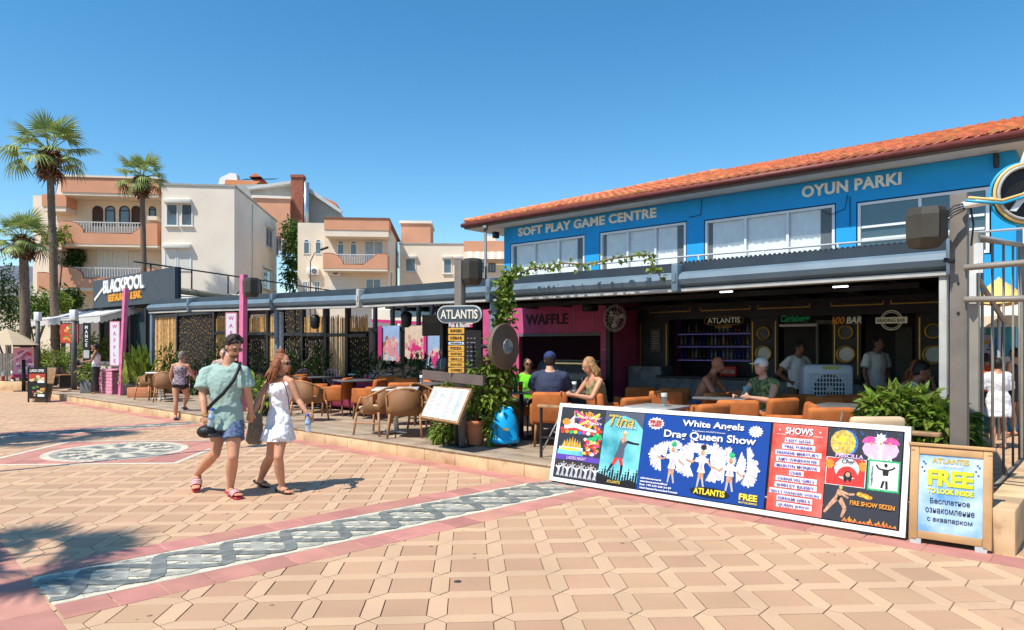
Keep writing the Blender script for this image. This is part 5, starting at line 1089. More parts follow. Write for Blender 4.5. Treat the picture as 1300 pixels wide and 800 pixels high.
# right hand post with speaker and neon ring
rp = fthing('gate_post', 'thick taupe post at the right end carrying a big speaker', 'post', FP(1218, 440, .3)[0], .3, 0); q = MB(); q.box((0, 0, 1.45), (.125, .11, 2.9), None, .006); q.build('shaft', m_post, rp); q = MB(); q.ball((-.0, -.06, 1.9), .012); q.ball((0, -.06, 2.15), .01); q.build('bolt', m_dark, rp)
speaker('largest looking olive grey speaker on the thick post at right', W(1179, 289, 5.75), R(28), .87)
q = MB(); pz = rp.matrix_basis.inverted()
for k in range(4): q.tube([pz @ W(1200, 282-k*3, 5.7), pz @ W(1210, 274-k*4, 5.68), pz @ W(1222, 268-k*3, 5.66), pz @ W(1230, 262+k, 5.7)], .006, 5)
q.tube([pz @ W(1198, 330, 5.75), pz @ W(1212, 332, 5.72)], .02, 6); q.tube([pz @ W(1232, 262, 5.7), pz @ W(1236, 285, 5.72), pz @ W(1233, 312, 5.72)], .008, 5); q.build('cable', m_dark, rp)
nr = thing('neon_ring_sign', 'round black sign ringed by gold and blue tubes at the right edge', 'sign', W(1301, 246, 5.6), R(-8)); q = MB(); q.cyl((0, 0, 0), (0, .05, 0), .235, None, 30); q.build('disc', m_blk, nr)
for rr, y, m_ in ((.235, -.02, M('tube_gold', (.75, .5, .18), .4)), (.212, -.035, m_lip), (.248, .02, M('tube_blue', (.02, .35, .6), .4))): q = MB(); q.tube([(rr*math.cos(a), y, rr*math.sin(a)) for a in [2*PI*k/36 for k in range(37)]], .013, 8, False); q.build('ring_tube', m_, nr)
text('A', nr, M('letter_silver', (.6, .66, .68), .3), (.05, -.03, -.03), .32, .28, rot=(0, R(10), 0), ext=.01, bold=-.0)
q = MB(); q.cyl((-.46, .02, .02-.12+.02), (-.20, .02, -.04), .03); q.build('arm', m_white, nr)
for z, m_, x0 in ((-.0, MC['tube_gold'], -.45), (-.025, MC['tube_blue'], -.47)): q = MB(); q.tube([(x0, -.06, z+.04-.07), (-.2, -.06, z-.02-.04), (.2, -.06, z+.08-.02)], .012, 6); q.build('tube', m_, nr)
q = MB(); q.tube([(-.02, .0, .23), (.1, .05, .5)], .025, 8); q.build('stay', m_white, nr)
# fence leaf and rails on the right
gt = thing('metal_gate', 'taupe metal gate of thin upright bars on the far right', 'gate', (0, 0, 0)); g0 = Vector((4.36, 6.54, 0)); gv = Vector((VX, VY, 0)); m_gt = M('gate_taupe', (.26, .235, .20), .5, .12, 5)
zt0, zt1 = 2.68, 3.02
q = MB(); q.box((g0.x+.05, g0.y+.1, 1.36), (.11, .11, 2.70), Matrix.Rotation(FR, 3, 'Z')); q.build('gate_stile', m_gt, gt)
for za, zb in ((.10, .08), (2.66, 3.0)): q = MB(); a, b_ = g0+gv*.1+Vector((0, 0, za)), g0+gv*3.9+Vector((0, 0, zb)); q.tube([a, b_], .035, 4); q.build('gate_rail', m_gt, gt)
q = MB(); a = g0+gv*3.95; q.box((a.x, a.y, 1.56), (.07, .07, 2.94), Matrix.Rotation(FR, 3, 'Z')); q.build('gate_stile', m_gt, gt)
for px_ in (1247, 1260, 1274, 1286, 1294): r_ = (px_-650)/880; u = ((4.36-r_*6.54)/(r_*.7474-.6644)-.1)/3.8; a = g0+gv*(.1+3.8*u); q = MB(); q.cyl((a.x, a.y, .1), (a.x, a.y, 2.66+.34*u), .014, None, 6); q.build('gate_bar', m_gt, gt)
q = MB(); a, b_ = g0+gv*.1, g0+gv*2.2; q.tube([(a.x, a.y, 2.3), (b_.x, b_.y, 1.9)], .03, 4); q.build('gate_brace', m_gt, gt)
q = MB(); q.box((g0.x+.02, g0.y-.03, 2.45), (.05, .06, .28)); q.box((g0.x-.03, g0.y-.0, 2.2), (.06, .06, .35)); q.build('lock_box', m_white, gt)
hr = thing('entrance_rails', 'two horizontal taupe rails running right from the thick post', 'railing', (0, 0, 0)); 
for ya, yb in ((340, 331), (380.5, 378.5)): q = MB(); q.tube([W(1224, ya, 5.72), W(1330, yb, 5.35)], .026, 4); q.build('rail', m_gt, hr)
q = MB(); q.box((W(1328, 0, 5.35).x, 5.35, 1.3), (.08, .08, 2.6)); q.build('end_post', m_gt, hr)
# handrail and stand posts behind the board
hb = fthing('terrace_handrail', 'wooden topped metal railing along the terrace edge behind the show board', 'railing', 0, .34, .2); sa, sb = FP(687, 550, .34)[0], FP(1212, 550, .34)[0]-.1
for s_ in (sa, sa+1.3, sa+2.6, sb-.5): q = MB(); q.b2(s_-.014, s_+.014, -.014, .014, 0, .64); q.build('post', m_dark, hb)
q = MB(); q.b2(sa-.03, sb, -.05, .05, .642, .68, .008); q.build('wood_rail', m_wood, hb); q = MB(); q.b2(sa, sb, -.012, .012, .25, .275); q.build('lower_rail', m_dark, hb); q = MB(); q.tube([(sa+.35, .01, .63), (sa+.02, .01, .1)], .01, 5); q.build('brace', m_lip, hb)
# shrub in planter on the right
sh = thing('planter_shrub', 'dense broad leaved shrub in a dark planter right of the show board', 'shrub', (wx(1160, 6.75), 6.75, .2), FR); o4 = Vector(sh.location); q = MB(); rg = random.Random(21)
mi_ = Matrix.Rotation(-FR, 3, 'Z')
def lc_(px, py, Y): return mi_ @ (W(px, py, Y)-o4)
for a, b_, Y, rr, n in ((1155, 528, 6.8, .26, 220), (1125, 524, 6.9, .2, 150), (1190, 532, 6.6, .2, 150), (1155, 512, 6.8, .18, 130), (1170, 505, 6.8, .12, 60), (1112, 512, 6.9, .12, 60), (1150, 550, 6.7, .25, 150), (1205, 545, 6.5, .14, 80), (1135, 505, 6.8, .1, 40)): q.foliage(lc_(a, b_, Y), (rr, rr, rr*.8), n, .135, .058, .3, .0, rg)
q.build('foliage', m_leafy, sh); q = MB(); rg = random.Random(22)
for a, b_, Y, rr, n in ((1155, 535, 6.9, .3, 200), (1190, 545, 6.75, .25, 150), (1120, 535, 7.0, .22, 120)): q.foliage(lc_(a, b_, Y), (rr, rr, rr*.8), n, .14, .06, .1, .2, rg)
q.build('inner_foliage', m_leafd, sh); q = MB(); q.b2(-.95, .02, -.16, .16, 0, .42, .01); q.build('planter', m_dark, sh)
q = MB()
for x in (-.7, -.4, -.1): q.tube([(x, 0, .4), (x+.05, 0, .75)], .015, 5)
q.build('stem', m_bark, sh)
s2 = thing('corner_shrub', 'dark green shrub hanging between the thick post and the gate', 'shrub', (wx(1226, 6.6), 6.6, 0)); q = MB(); rg = random.Random(24); o5 = Vector(s2.location)
for a, b_, rr, n in ((1226, 530, .10, 60), (1228, 550, .13, 90), (1226, 570, .14, 90), (1238, 573, .07, 30), (1226, 600, .12, 50)): q.foliage(W(a, b_, 6.6)-o5, (rr, rr, rr), n, .12, .05, .2, .5, rg)
q.build('foliage', m_leaf, s2); q = MB(); q.tube([(0, 0, 0), (.02, 0, .6)], .02, 5); q.build('stem', m_bark, s2)
# stone block at lower right
sb_ = thing('stone_ramp_wall', 'low cut stone wall at the lower right corner', 'wall', (0, 0, 0)); 
for i in range(9): 
    P_ = Vector((3.80, 5.42, 0))+Vector((VX, VY, 0))*(.31+.62*i); q = MB(); q.box((P_.x, P_.y, .17), (.61, .22, .36), Matrix.Rotation(math.atan2(VY, VX), 3, 'Z'), .008); q.build('stone_block', m_curb, sb_)
# air cooler
co = thing('air_cooler', 'large white evaporative air cooler with round louvred front', 'air cooler', (wx(1048, 9.7), 9.7, .2), R(-12)); q = MB(); q.box((0, 0, .66), (.64, .42, 1.02), None, .05); q.build('housing', M('cooler_white', (.55, .60, .66), .4, .04), co)
q = MB(); q.cyl((0, -.218, .84), (0, -.205, .84), .20, None, 28); fa = q.build('fan_opening', m_dark, co); q = MB()
for k in range(15): 
    x = -.28+.04*k; q.b2(x-.005, x+.005, -.235, -.222, .62, 1.06)
for k in range(8): z = .63+.06*k; q.b2(-.28, .28, -.245, -.236, z-.007, z+.007)
tag(q.build('louvre_grid', MC['cooler_white'], fa), kind='stuff'); q = MB(); q.cyl((0, -.25, .84), (0, -.23, .84), .05, None, 14); q.build('hub', m_lip, fa)
q = MB(); q.box((.02, -.215, 1.13), (.20, .02, .04)); q.build('control_panel', M('panel_yellow', (.45, .45, .10)), co)
for x in (-.25, .25): q = MB(); q.cyl((x-.02, 0, .07), (x+.02, 0, .07), .07, None, 12); q.build('wheel', m_blk, co)
# hanging posters at the back, tv, black menu board
def poster(label, px0, px1, py0, py1, t, cols, name='hanging_poster', txt=None, group='hanging dessert posters'):
    (s0, z1), (s1, z0) = FP(px0, py0, t), FP(px1, py1, t); th = fthing(name, label, 'poster', (s0+s1)/2, t, (z0+z1)/2, group); w_, h_ = s1-s0, z1-z0
    q = MB(); q.b2(-w_/2, w_/2, 0, .02, -h_/2, h_/2); q.build('banner', cols[0], th); rg = random.Random(px0)
    for i, c in enumerate(cols[1:]):
        q = MB()
        for k in range(18): 
            x, z, rr = rg.gauss((-.1+.1*i)*w_, w_*.16), rg.gauss(-h_*.12-.05*i*h_, h_*.13), rg.uniform(.03, .09)*w_*1.3; x = max(-w_*.42, min(w_*.42, x)); z = max(-h_*.42, min(h_*.3, z))
            q.poly([(x+rr*math.cos(a), -.003-.0006*i-.0001*k/2, z+rr*1.2*math.sin(a)) for a in [k2*PI/4+rg.random()*.3 for k2 in range(8)]][::-1])
        q.build('print', c, th)
    if txt: text(txt, th, mlw, (0, -.008, h_*.33), w_*.6, h_*.10, bold=.02)
    return th
mpk, mbl, mcr, mrd, mpt = M('print_magenta', (.55, .03, .16)), M('print_sky', (.30, .42, .62)), M('print_cream', (.65, .50, .36)), M('print_brown', (.30, .13, .07)), M('print_rose', (.62, .25, .28))
poster('blue dessert poster with magenta edge hanging left of the dark inner post', 483, 507, 414, 458, 5.2, (mbl, mrd, mcr, mpt)); poster('peach ice cream poster hanging right of the dark inner post', 514, 538.5, 414, 456, 5.2, (mcr, mpt, mpk)); poster('sky blue dessert poster hanging under the television', 541, 562, 426, 468, 5.2, (mbl, mcr, mpt, mpk))
for i, (a, b_) in enumerate(((480, 484.5), (537.5, 541), (561, 565))): poster(('narrow magenta banner strip left of the blue poster', 'narrow magenta banner strip between the posters', 'narrow magenta banner strip behind the yellow boards')[i], a, b_, 414+12*(i > 1), 457, 5.15, (mpk,), 'banner_strip', None, 'magenta banner strips')
(s0, z1), (s1, z0) = FP(537, 400, 3.6), FP(569, 426, 3.6); tv = fthing('television', 'large black television hanging behind the oval sign', 'television', (s0+s1)/2, 3.6, (z0+z1)/2); q = MB(); q.box((0, 0, 0), (s1-s0, .06, z1-z0), None, .01); q.build('casing', m_blk, tv); q = MB(); q.box((0, -.033, 0), (s1-s0-.05, .006, z1-z0-.05)); q.build('screen', M('tv_glass', (.01, .01, .012), .35), tv); q = MB(); q.cyl((0, .04, (z1-z0)/2), (0, .04, (z1-z0)/2+.4), .02); q.build('mount', m_dark, tv)
(s0, z1), (s1, z0) = FP(588, 420, 4.6), FP(612, 480, 4.6); cbd = fthing('chalk_menu_board', 'dark chalk style menu board on the wall behind the yellow boards', 'menu board', (s0+s1)/2, 4.6, (z0+z1)/2); q = MB(); q.box((0, 0, 0), (s1-s0, .05, z1-z0)); q.build('board', M('chalk_board', (.015, .014, .018)), cbd); q = MB()
for k in range(9):
    for j_ in range(3): q.b2(-.15+.11*j_, -.15+.11*j_+.05+.04*((k*j_) % 2), -.03, -.026, .35-.1*k, .37-.1*k)
q.build('chalk_marks', M('chalk_lilac', (.3, .27, .33)), cbd)
q = MB(); q.cyl((0, 0, -.3), (0, 0, -.75), .02); q.build('leg', m_dark, cbd)
# ledge frame line where the bamboo stops
fr_ = fthing('terrace_rear_frame', 'black timber frame with open top lights behind the hanging posters', 'frame', 0, 5.3, 0); 
for px in (475, 497, 511, 530, 547, 566): s_ = FP(px, 400, 5.3)[0]; q = MB(); q.b2(s_-.05, s_+.05, 0, .08, .2, 2.715); q.build('upright', m_dark, fr_)
q = MB(); q.b2(FP(472, 400, 5.3)[0], FP(590, 400, 5.3)[0], -.03, -.003, 2.03, 2.12); q.build('rail', m_dark, fr_); q = MB(); q.b2(FP(472, 400, 5.3)[0], FP(590, 400, 5.3)[0], .02, .06, .2, 1.15); q.build('dado_panel', M('dado_dark', (.04, .035, .035)), fr_)
cr = fthing('cream_side_awning', 'cream and pink awning edge visible through the open top lights', 'awning', 0, 6.3, 0); a, b_ = FP(472, 400, 6.3)[0], FP(600, 400, 6.3)[0]
q = MB(); q.add([(a, 0, 2.75), (b_, 0, 2.45), (b_, 1.2, 2.62), (a, 1.2, 2.95)], [(0, 1, 2, 3)]); q.add([(a, 0, 2.45), (b_, 0, 2.2), (b_, 0, 2.45), (a, 0, 2.75)], [(0, 1, 2, 3)]); q.build('fabric', m_cream, cr); q = MB(); q.add([(a, -.01, 2.35), (b_, -.01, 2.12), (b_, -.01, 2.2), (a, -.01, 2.45)], [(0, 1, 2, 3)]); q.build('edge_stripe', mpk, cr)
q = MB(); q.b2(a-1.5, b_, .1, .2, .2, 2.2); q.build('rear_panel', M('rear_dark', (.03, .022, .02)), cr)
for i, (px, py, Y) in enumerate(((479, 470, 15.5), (462, 469, 16.2), (521, 470, 15.3), (536, 468, 16.0))):
    t = thing('flower_pot', ('red pot beside the pale toy plane', 'crimson pot left of the hanging posters', 'red pot at the foot of the peach poster', 'purple pot below the television')[i], 'flower pot', (wx(px, Y), Y, .55), 0, 'coloured pots on the rear ledge'); q = MB(); q.lathe((0, 0, 0), [(.14, 0), (.2, .28), (.22, .3), (.2, .31)], 14); q.build('pot', M('pot_purple', (.12, .03, .3)) if i == 3 else M('pot_red', (.45, .02, .05)), t)
    q = MB(); q.foliage((0, 0, .55), (.25, .25, .3), 70, .2, .06, .1, -.5); q.build('foliage', m_leafd, t); q = MB(); q.cyl((0, 0, 0), (0, 0, -.35), .13); q.build('stand', m_dark, t)
ss = thing('toy_plane', 'pale toy aeroplane ride between the lace chairs and posters', 'ride', (wx(471, 16.5), 16.5, .2)); q = MB(); q.ball((0, 0, .72), (.14, .5, .14)); q.build('fuselage', m_white, ss); q = MB(); q.box((0, -.1, .76), (1.0, .22, .03), None, .01); q.build('wing', m_white, ss); q = MB(); q.cyl((0, 0, 0), (0, 0, .62), .05); q.build('pedestal', m_lip, ss); q = MB(); q.ball((0, -.2, .85), (.08, .12, .08)); q.build('cockpit', m_dark, ss); q = MB(); q.ball((0, -.5, .72), (.05, .05, .05)); q.build('nose', mpk, ss)
st2 = thing('stone_bust', 'pale grey alien like bust standing before the bamboo', 'statue', (wx(395, 18.2), 18.2, .2)); q = MB(); q.ball((0, 0, 1.32), (.17, .16, .23)); q.ball((0, 0, 1.1), (.09, .09, .16)); q.ball((0, 0, .93), (.26, .14, .13)); q.ball((0, 0, .7), (.2, .13, .25)); o = bpy.data.objects.new('figure', bake(q, .03, 2)); o.data.materials.append(M('statue_grey', (.16, .19, .20))); link(o, st2); q = MB(); q.box((0, 0, .25), (.5, .4, .5)); q.build('plinth', m_dark, st2)
for x in (-.07, .07): q = MB(); q.ball((x, -.14, 1.34), (.05, .02, .035)); q.build('eye', m_blk, st2)
for i, (px, Y, py) in enumerate(((440, 14.6, 405), (516, 13, 402))):
    t = thing('lantern', ('black lantern hanging in front of the bamboo', 'black lantern hanging near the dark inner post')[i], 'lantern', W(px if i else 400, py+3, Y), 0, 'hanging black lanterns'); q = MB(); q.lathe((0, 0, -.16), [(.04, 0), (.09, .04), (.11, .24), (.05, .3)], 8); q.build('cage', m_blk, t); q = MB(); q.cyl((0, 0, .1), (0, 0, .35), .01); q.build('chain', m_blk, t)
# plants in front of the bamboo
for i, (px, Y, h, w_, mm, lb) in enumerate(((215, 21, .9, .8, m_leaf, 'dark shrub at the bamboo left of the stooping woman'), (250, 20.5, .8, .7, m_leafd, 'dark shrub at the bamboo right of the stooping woman'), (278, 19.5, 1.0, .6, m_leafd, 'dark shrub at the bamboo left of the walking man'), (330, 18, .9, .7, m_leafd, 'dark shrub at the bamboo behind the walking man'),
    (372, 17.6, 1.2, .6, m_leafd, 'tall dark shrub at the bamboo behind the woman in white'), (412, 17.8, .9, .6, m_leafd, 'dark shrub at the bamboo above the lace chairs'), (433, 17.2, .9, .5, m_leaf, 'spiky green shrub at the end of the bamboo'), (335, 14.3, .5, .5, m_leafy, 'low yellow green plant between the couple'))):
    X_ = wx(px, Y); s_, t_ = ST((X_, Y)); t_ = min(t_, 3.0); p = F(s_, t_, .2); t = thing('leafy_shrub', lb, 'shrub', p, 0, 'shrubs along the bamboo'); q = MB(); rg = random.Random(i)
    for k in range(5): q.foliage((rg.gauss(0, w_*.3), rg.gauss(0, .12), h*(.55+.25*rg.gauss(0, 1))+.2), (w_*.4, .25, h*.4), 60, .2, .055, .1, -.3, rg)
    q.build('foliage', mm, t); q = MB(); 
    for k in range(4): q.tube([(0, 0, .3), (rg.gauss(0, .15), 0, h*.7), (rg.gauss(0, .25), 0, h*1.15)], .012, 4)
    q.build('stem', m_bark, t); q = MB(); q.lathe((0, 0, 0), [(.15, 0), (.2, .3), (.22, .34), (.18, .34)], 12); q.build('pot', m_dark, t)
# small things on tables
def bottle_at(label, P_, m_, sc=1): t = thing('bottle', label, 'bottle', P_); q = MB(); q.lathe((0, 0, 0), [(.03, 0), (.033, .02), (.033, .13), (.012, .19), (.011, .24)], 10); q.build('glass', m_, t); t.scale = (sc,)*3; return t
bottle_at('green beer bottle on the dark table before the woman in lime green', (wx(654.5, 10.5), 10.5, .94), btm[3]); 
def glass_at(label, P_, m_, group=None): t = thing('drinking_glass', label, 'glass', P_, 0, group); q = MB(); q.lathe((0, 0, 0), [(.028, 0), (.025, .02), (.038, .15), (.036, .15), (.03, .03)], 12); q.build('glass', m_, t); return t
m_beer = M('beer_amber', (.30, .10, .04), .15); glass_at('amber drink left of the green bottle', (wx(648, 10.4), 10.4, .94), m_beer); glass_at('amber drink right of the green bottle', (wx(661, 10.4), 10.4, .94), m_beer); glass_at('pale glass on the table by the blonde woman', (wx(729, 10.5), 10.5, .94), M('pale_glass', (.55, .6, .62), .1)); glass_at('small white cup on the grey table above the blue poster', (wx(843, 7.9), 7.9, .94), m_lip); glass_at('small glass jar behind the menu stand', (wx(535, 12.8), 12.8, .94), MC['pale_glass']); glass_at('blue and white tumbler on the table beside the man in the white cap', (wx(947, 9.2), 9.2, .94), M('tumbler_blue', (.2, .5, .65), .2))
t = thing('paper_menu', 'folded white menu lying on the white square table', 'menu', (wx(500, 11.2), 11.2, .945), R(20)); q = MB(); q.box((0, 0, .004), (.3, .21, .006)); q.build('paper', m_paper, t)
# off frame lamp post casting the long shadow
r = thing('plaza_lamp_post', 'tall thin lamp post standing on the plaza just left of the view', 'street lamp', (-7.35, 8.35, 0)); q = MB(); q.cyl((0, 0, 0), (0, 0, 6.6), .045, .035, 8); q.build('pole', m_dark, r); q = MB(); q.lathe((0, 0, 6.6), [(.06, 0), (.16, .1), (.12, .3), (.03, .34)], 12); q.build('lamp_head', m_lip, r)
# ---------------- dark restaurant at the left ----------------
m_bpl = M('sign_board_slate', (.05, .065, .08), .6, .12, 2, .2, 20)
(s0, zt0), (s1, zt1) = FP(118, 357, 3.0), FP(222, 338.5, 3.0); zb0, zb1 = FP(118, 391, 3.0)[1], FP(222, 383, 3.0)[1]
bs = fthing('restaurant_sign_board', 'large slate sign board lettered Blackpool restaurant and bar above the white awning', 'sign', 0, 3.0, 0)
q = MB(); q.add([(s0, 0, zb0), (s1, 0, zb1), (s1, 0, zt1), (s0, 0, zt0), (s0, .12, zb0), (s1, .12, zb1), (s1, .12, zt1), (s0, .12, zt0)], [(0, 1, 2, 3), (7, 6, 5, 4), (3, 2, 6, 7), (0, 4, 5, 1), (1, 5, 6, 2), (0, 3, 7, 4)]); q.build('board', m_bpl, bs)
def ftext(tx, root, mat, pxl, pxr, pyt, pyb, t, split, **k):
    sl_, z0 = FP(pxl, (pyt+pyb)/2, t)[0], 0; sr_ = FP(pxr, 0, t)[0]; sm = (sl_+sr_)/2; pm = (pxl+pxr)/2; zA, zB = FP(pm, pyb, t)[1], FP(pm, pyt, t)[1]
    text(tx, root, mat, (sm, -.01, (zA+zB)/2), sr_-sl_, zB-zA, split=split, **k)
ftext('BLACKPOOL', bs, m_white, 133, 184.5, 352, 369.5, 3.0, 'letter', ext=.05, bold=.03)
ftext('RESTAURANT & BAR', bs, M('letter_orange', (.75, .32, .03), .5), 139, 180, 371.5, 381, 3.0, 'letter', ext=.04, bold=.03)
(a, za), (b_, zb) = FP(121, 381, 3.0), FP(132, 366, 3.0); q = MB(); q.box(((a+b_)/2, -.02, (za+zb)/2), (math.hypot(b_-a, zb-za), .03, .09), Matrix.Rotation(-math.atan2(zb-za, b_-a), 3, 'Y')); q.build('emblem_stroke', m_white, bs)
q = MB(); q.b2(s1-.1, s1, .13, .2, zb1, zt1); q.build('frame', m_dark, bs)
aw = fthing('white_awning', 'white fabric awning with scalloped front edge below the slate sign board', 'awning', 0, 0, 0)
f0, f1 = FP(36, 407, 2.0), FP(127, 400, 2.0); b0, b1 = FP(108, 392, 3.8), FP(187, 385, 3.8)
m_awn = M('awning_canvas', (.70, .69, .66), .85, .06, 2, .3, 6, bdist=.02, tr=.25)
n = 14; q = MB(); vs = []
for i in range(n+1):
    u = i/n
    for k in range(5): v_ = k/4; x = (f0[0]+(f1[0]-f0[0])*u)*(1-v_)+(b0[0]+(b1[0]-b0[0])*u)*v_; z = (f0[1]+(f1[1]-f0[1])*u)*(1-v_)+(b0[1]+(b1[1]-b0[1])*u)*v_; vs.append((x, 2.0+1.8*v_, z-.03*math.sin(PI*v_)-.02*(i % 2)))
q.add(vs, [[i*5+k, i*5+5+k, i*5+6+k, i*5+1+k] for i in range(n) for k in range(4)], True); q.build('canopy', m_awn, aw)
def scallop(p0, p1, h, m_):
    q = MB(); n = 44; p0, p1 = Vector(p0), Vector(p1); vs = []
    for i in range(n+1): p = lerp(p0, p1, i/n); vs += [p, p-Vector((0, 0, h+.05*abs(math.sin(i*PI/4))))]
    q.add(vs, [[2*i, 2*i+1, 2*i+3, 2*i+2] for i in range(n)]); return q
scallop((f0[0], 2.0, f0[1]), (f1[0], 2.0, f1[1]), .22, 0).build('valance', m_awn, aw); scallop((f1[0], 2.0, f1[1]), (b1[0], 3.8, b1[1]), .25, 0).build('valance', m_awn, aw)
q = MB(); q.tube([(f0[0], 2.02, f0[1]-.02), (f1[0], 2.02, f1[1]-.02)], .035, 6); q.tube([(f1[0], 2.02, f1[1]-.05), (b1[0], 3.78, b1[1]-.05)], .03, 6); q.build('frame', m_lip, aw)
rs_ = fthing('restaurant_room', 'dark framed restaurant room under the white awning with black posts', 'restaurant', 0, 0, 0)
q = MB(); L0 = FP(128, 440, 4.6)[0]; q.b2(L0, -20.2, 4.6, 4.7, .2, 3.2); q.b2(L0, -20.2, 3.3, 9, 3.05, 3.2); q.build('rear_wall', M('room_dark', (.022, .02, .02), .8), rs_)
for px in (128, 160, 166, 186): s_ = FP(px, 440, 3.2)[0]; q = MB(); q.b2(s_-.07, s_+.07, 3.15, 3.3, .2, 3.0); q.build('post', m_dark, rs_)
q = MB(); sA, sB = FP(160, 440, 3.4)[0], FP(186, 440, 3.4)[0]; q.b2(sA, sB, 3.4, 3.44, .9, 2.9); q.build('window_glass', m_glass, rs_)
q = MB(); q.b2(FP(190, 440, 1.9)[0], FP(212, 440, 1.9)[0], 3.4, 3.44, .2, 2.7); q.build('bamboo_patch', m_bam, rs_)
ct = fthing('stone_counter', 'pale stone counter with dark top under the restaurant awning', 'counter', 0, 1.6, .2); q = MB(); a, b_ = FP(88, 470, 1.6)[0], FP(141, 470, 1.6)[0]; q.b2(a, b_, 0, .4, 0, .85, .01); q.build('base', M('pale_stone', (.42, .38, .31), .8, .3, 4, .4), ct); q = MB(); q.b2(a-.05, b_+.05, -.05, .45, .852, .90); q.build('top', m_grey, ct)
for i in range(5): q = MB(); x = a+.3+i*.9; q.tube([(x, -.02, .2), (x+.5, -.02, .7)], .015, 4); q.tube([(x+.5, -.02, .2), (x, -.02, .7)], .015, 4); q.build('lattice_bar', m_dark, ct)
dk = fthing('dark_bench', 'dark slatted bench in front of the stone counter', 'bench', FP(78, 480, 1.2)[0], 1.1, .2)
for i in range(4): q = MB(); q.b2(-1.0, 1.0, -.2+.1*i, -.12+.1*i, .42, .45); q.build('slat', m_legw, dk)
for x in (-.85, .85): q = MB(); q.b2(x-.04, x+.04, -.2, .2, 0, .418); q.build('leg', m_dark, dk)
# lamp posts with white heads
for px, Y, pyt, lb in ((94, 22.7, 393, 'grey lamp post with white square head at the terrace corner'), (48, 26.5, 396, 'grey lamp post with white square head farther left by the palm')):
    zt = W(px, pyt, Y).z-.2; t = thing('lamp_post', lb, 'street lamp', (wx(px, Y), Y, .2 if px > 60 else 0), 0, 'grey lamp posts with white heads'); zt += .2*(px < 60)
    q = MB(); q.cyl((0, 0, 0), (0, 0, zt-.36), .085, .075, 12); q.build('pole', M('post_charcoal', (.075, .075, .078), .5, .2, 5), t); q = MB(); q.box((0, 0, zt-.18), (.20, .20, .34), None, .02); q.build('lamp_head', M('lamp_white', (.72, .73, .74), .4), t); q = MB(); q.cyl((0, 0, 0), (0, 0, .03), .17, None, 12); q.build('base_plate', m_dark, t)
def food(q, x0, x1, z0, z1, seed, y=-.012):
    rg = random.Random(seed)
    for k in range(16): q.k = 1+rg.randrange(4); x, z, rr = rg.uniform(x0, x1), rg.uniform(z0, z1), rg.uniform(.05, .12)*(x1-x0); q.poly([(x+rr*1.7*math.cos(a), y-.0002*k, z+rr*math.sin(a)) for a in [-k2*PI/4 for k2 in range(8)]])
fm = [m_blk, M('food_red', (.45, .05, .02)), M('food_orange', (.62, .26, .06)), M('food_cream', (.68, .52, .32)), M('food_green', (.12, .22, .04))]
# burger banner
a, b_ = W(72, 436, 24.2), W(104.5, 407, 24.2); t = thing('burger_banner', 'hanging food banner with burger pictures under the white awning', 'banner', ((a.x+b_.x)/2, 24.2, (a.z+b_.z)/2), R(-20)); w_, h_ = b_.x-a.x, b_.z-a.z
q = MB(); q.box((0, 0, 0), (w_, .02, h_)); q.build('banner', m_blk, t); q = MB(); q.k = 1; q.poly([(-w_/2+.02, -.0115, -h_/2+.02), (w_/2-.02, -.0115, -h_/2+.02), (w_/2-.02, -.0115, h_/2-.12), (-w_/2+.02, -.0115, h_/2-.12)]); food(q, -w_*.35, w_*.35, -h_*.42, h_*.3, 3, -.014); q.build('print', fm, t); text('BURGERS', t, m_white, (0, -.013, h_/2-.06), w_*.7, .06)
a, b_ = W(105, 466, 22.3), W(115.5, 410, 22.3); t = thing('vertical_black_banner', 'narrow black banner with white vertical lettering beside the restaurant worker', 'banner', ((a.x+b_.x)/2, 22.3, (a.z+b_.z)/2), R(-12)); w_, h_ = b_.x-a.x, b_.z-a.z; q = MB(); q.box((0, 0, 0), (w_, .03, h_)); q.build('banner', m_blk, t)
for i, ch in enumerate('MANCE'): text(ch, t, m_white, (0, -.018, h_*.40-h_*.10*i), None, h_*.075, bold=.03, name='letter')
q = MB(); q.b2(-w_*.4, w_*.4, -.02, -.016, -h_*.3, -h_*.12); q.build('print', m_lip, t)
q = MB(); q.cyl((0, .03, -h_/2), (0, .03, -h_/2-.4), .02); q.build('stand', m_dark, t)
# lunch offer board
a = G(47.5, 511); t = thing('lunch_board', 'black A frame board reading Lunch Offer on the plaza at the left', 'sign', (a.x, a.y, 0), R(-8), None); hh = 1.0
q = MB(); q.box((0, .0, .56), (.60, .025, .90)); q.build('board', m_blk, t); q = MB()
for x in (-.29, .29): q.b2(x-.012, x+.012, -.02, .02, 0, 1.02)
q.build('frame', m_dark, t); q = MB(); q.k = 1; q.poly([(-.26, -.0135, .62), (.26, -.0135, .62), (.26, -.0135, .83), (-.26, -.0135, .83)]); food(q, -.2, .2, .64, .76, 1, -.015); food(q, -.16, .2, .2, .5, 2, -.015); tag(q.build('print', fm, t), kind='stuff'); text('LUNCH OFFER', t, m_white, (0, -.015, .92), .46, .08, bold=.02)
for x, z in ((.12, .60), (.12, .2)): q = MB(); q.b2(x-.1, x+.12, -.02, -.018, z-.03, z+.04); q.build('price_strip', m_white, t)
q = MB(); q.box((0, .25, .5), (.58, .02, 1.02), Matrix.Rotation(R(-14), 3, 'X')); q.build('rear_board', m_wood, t)
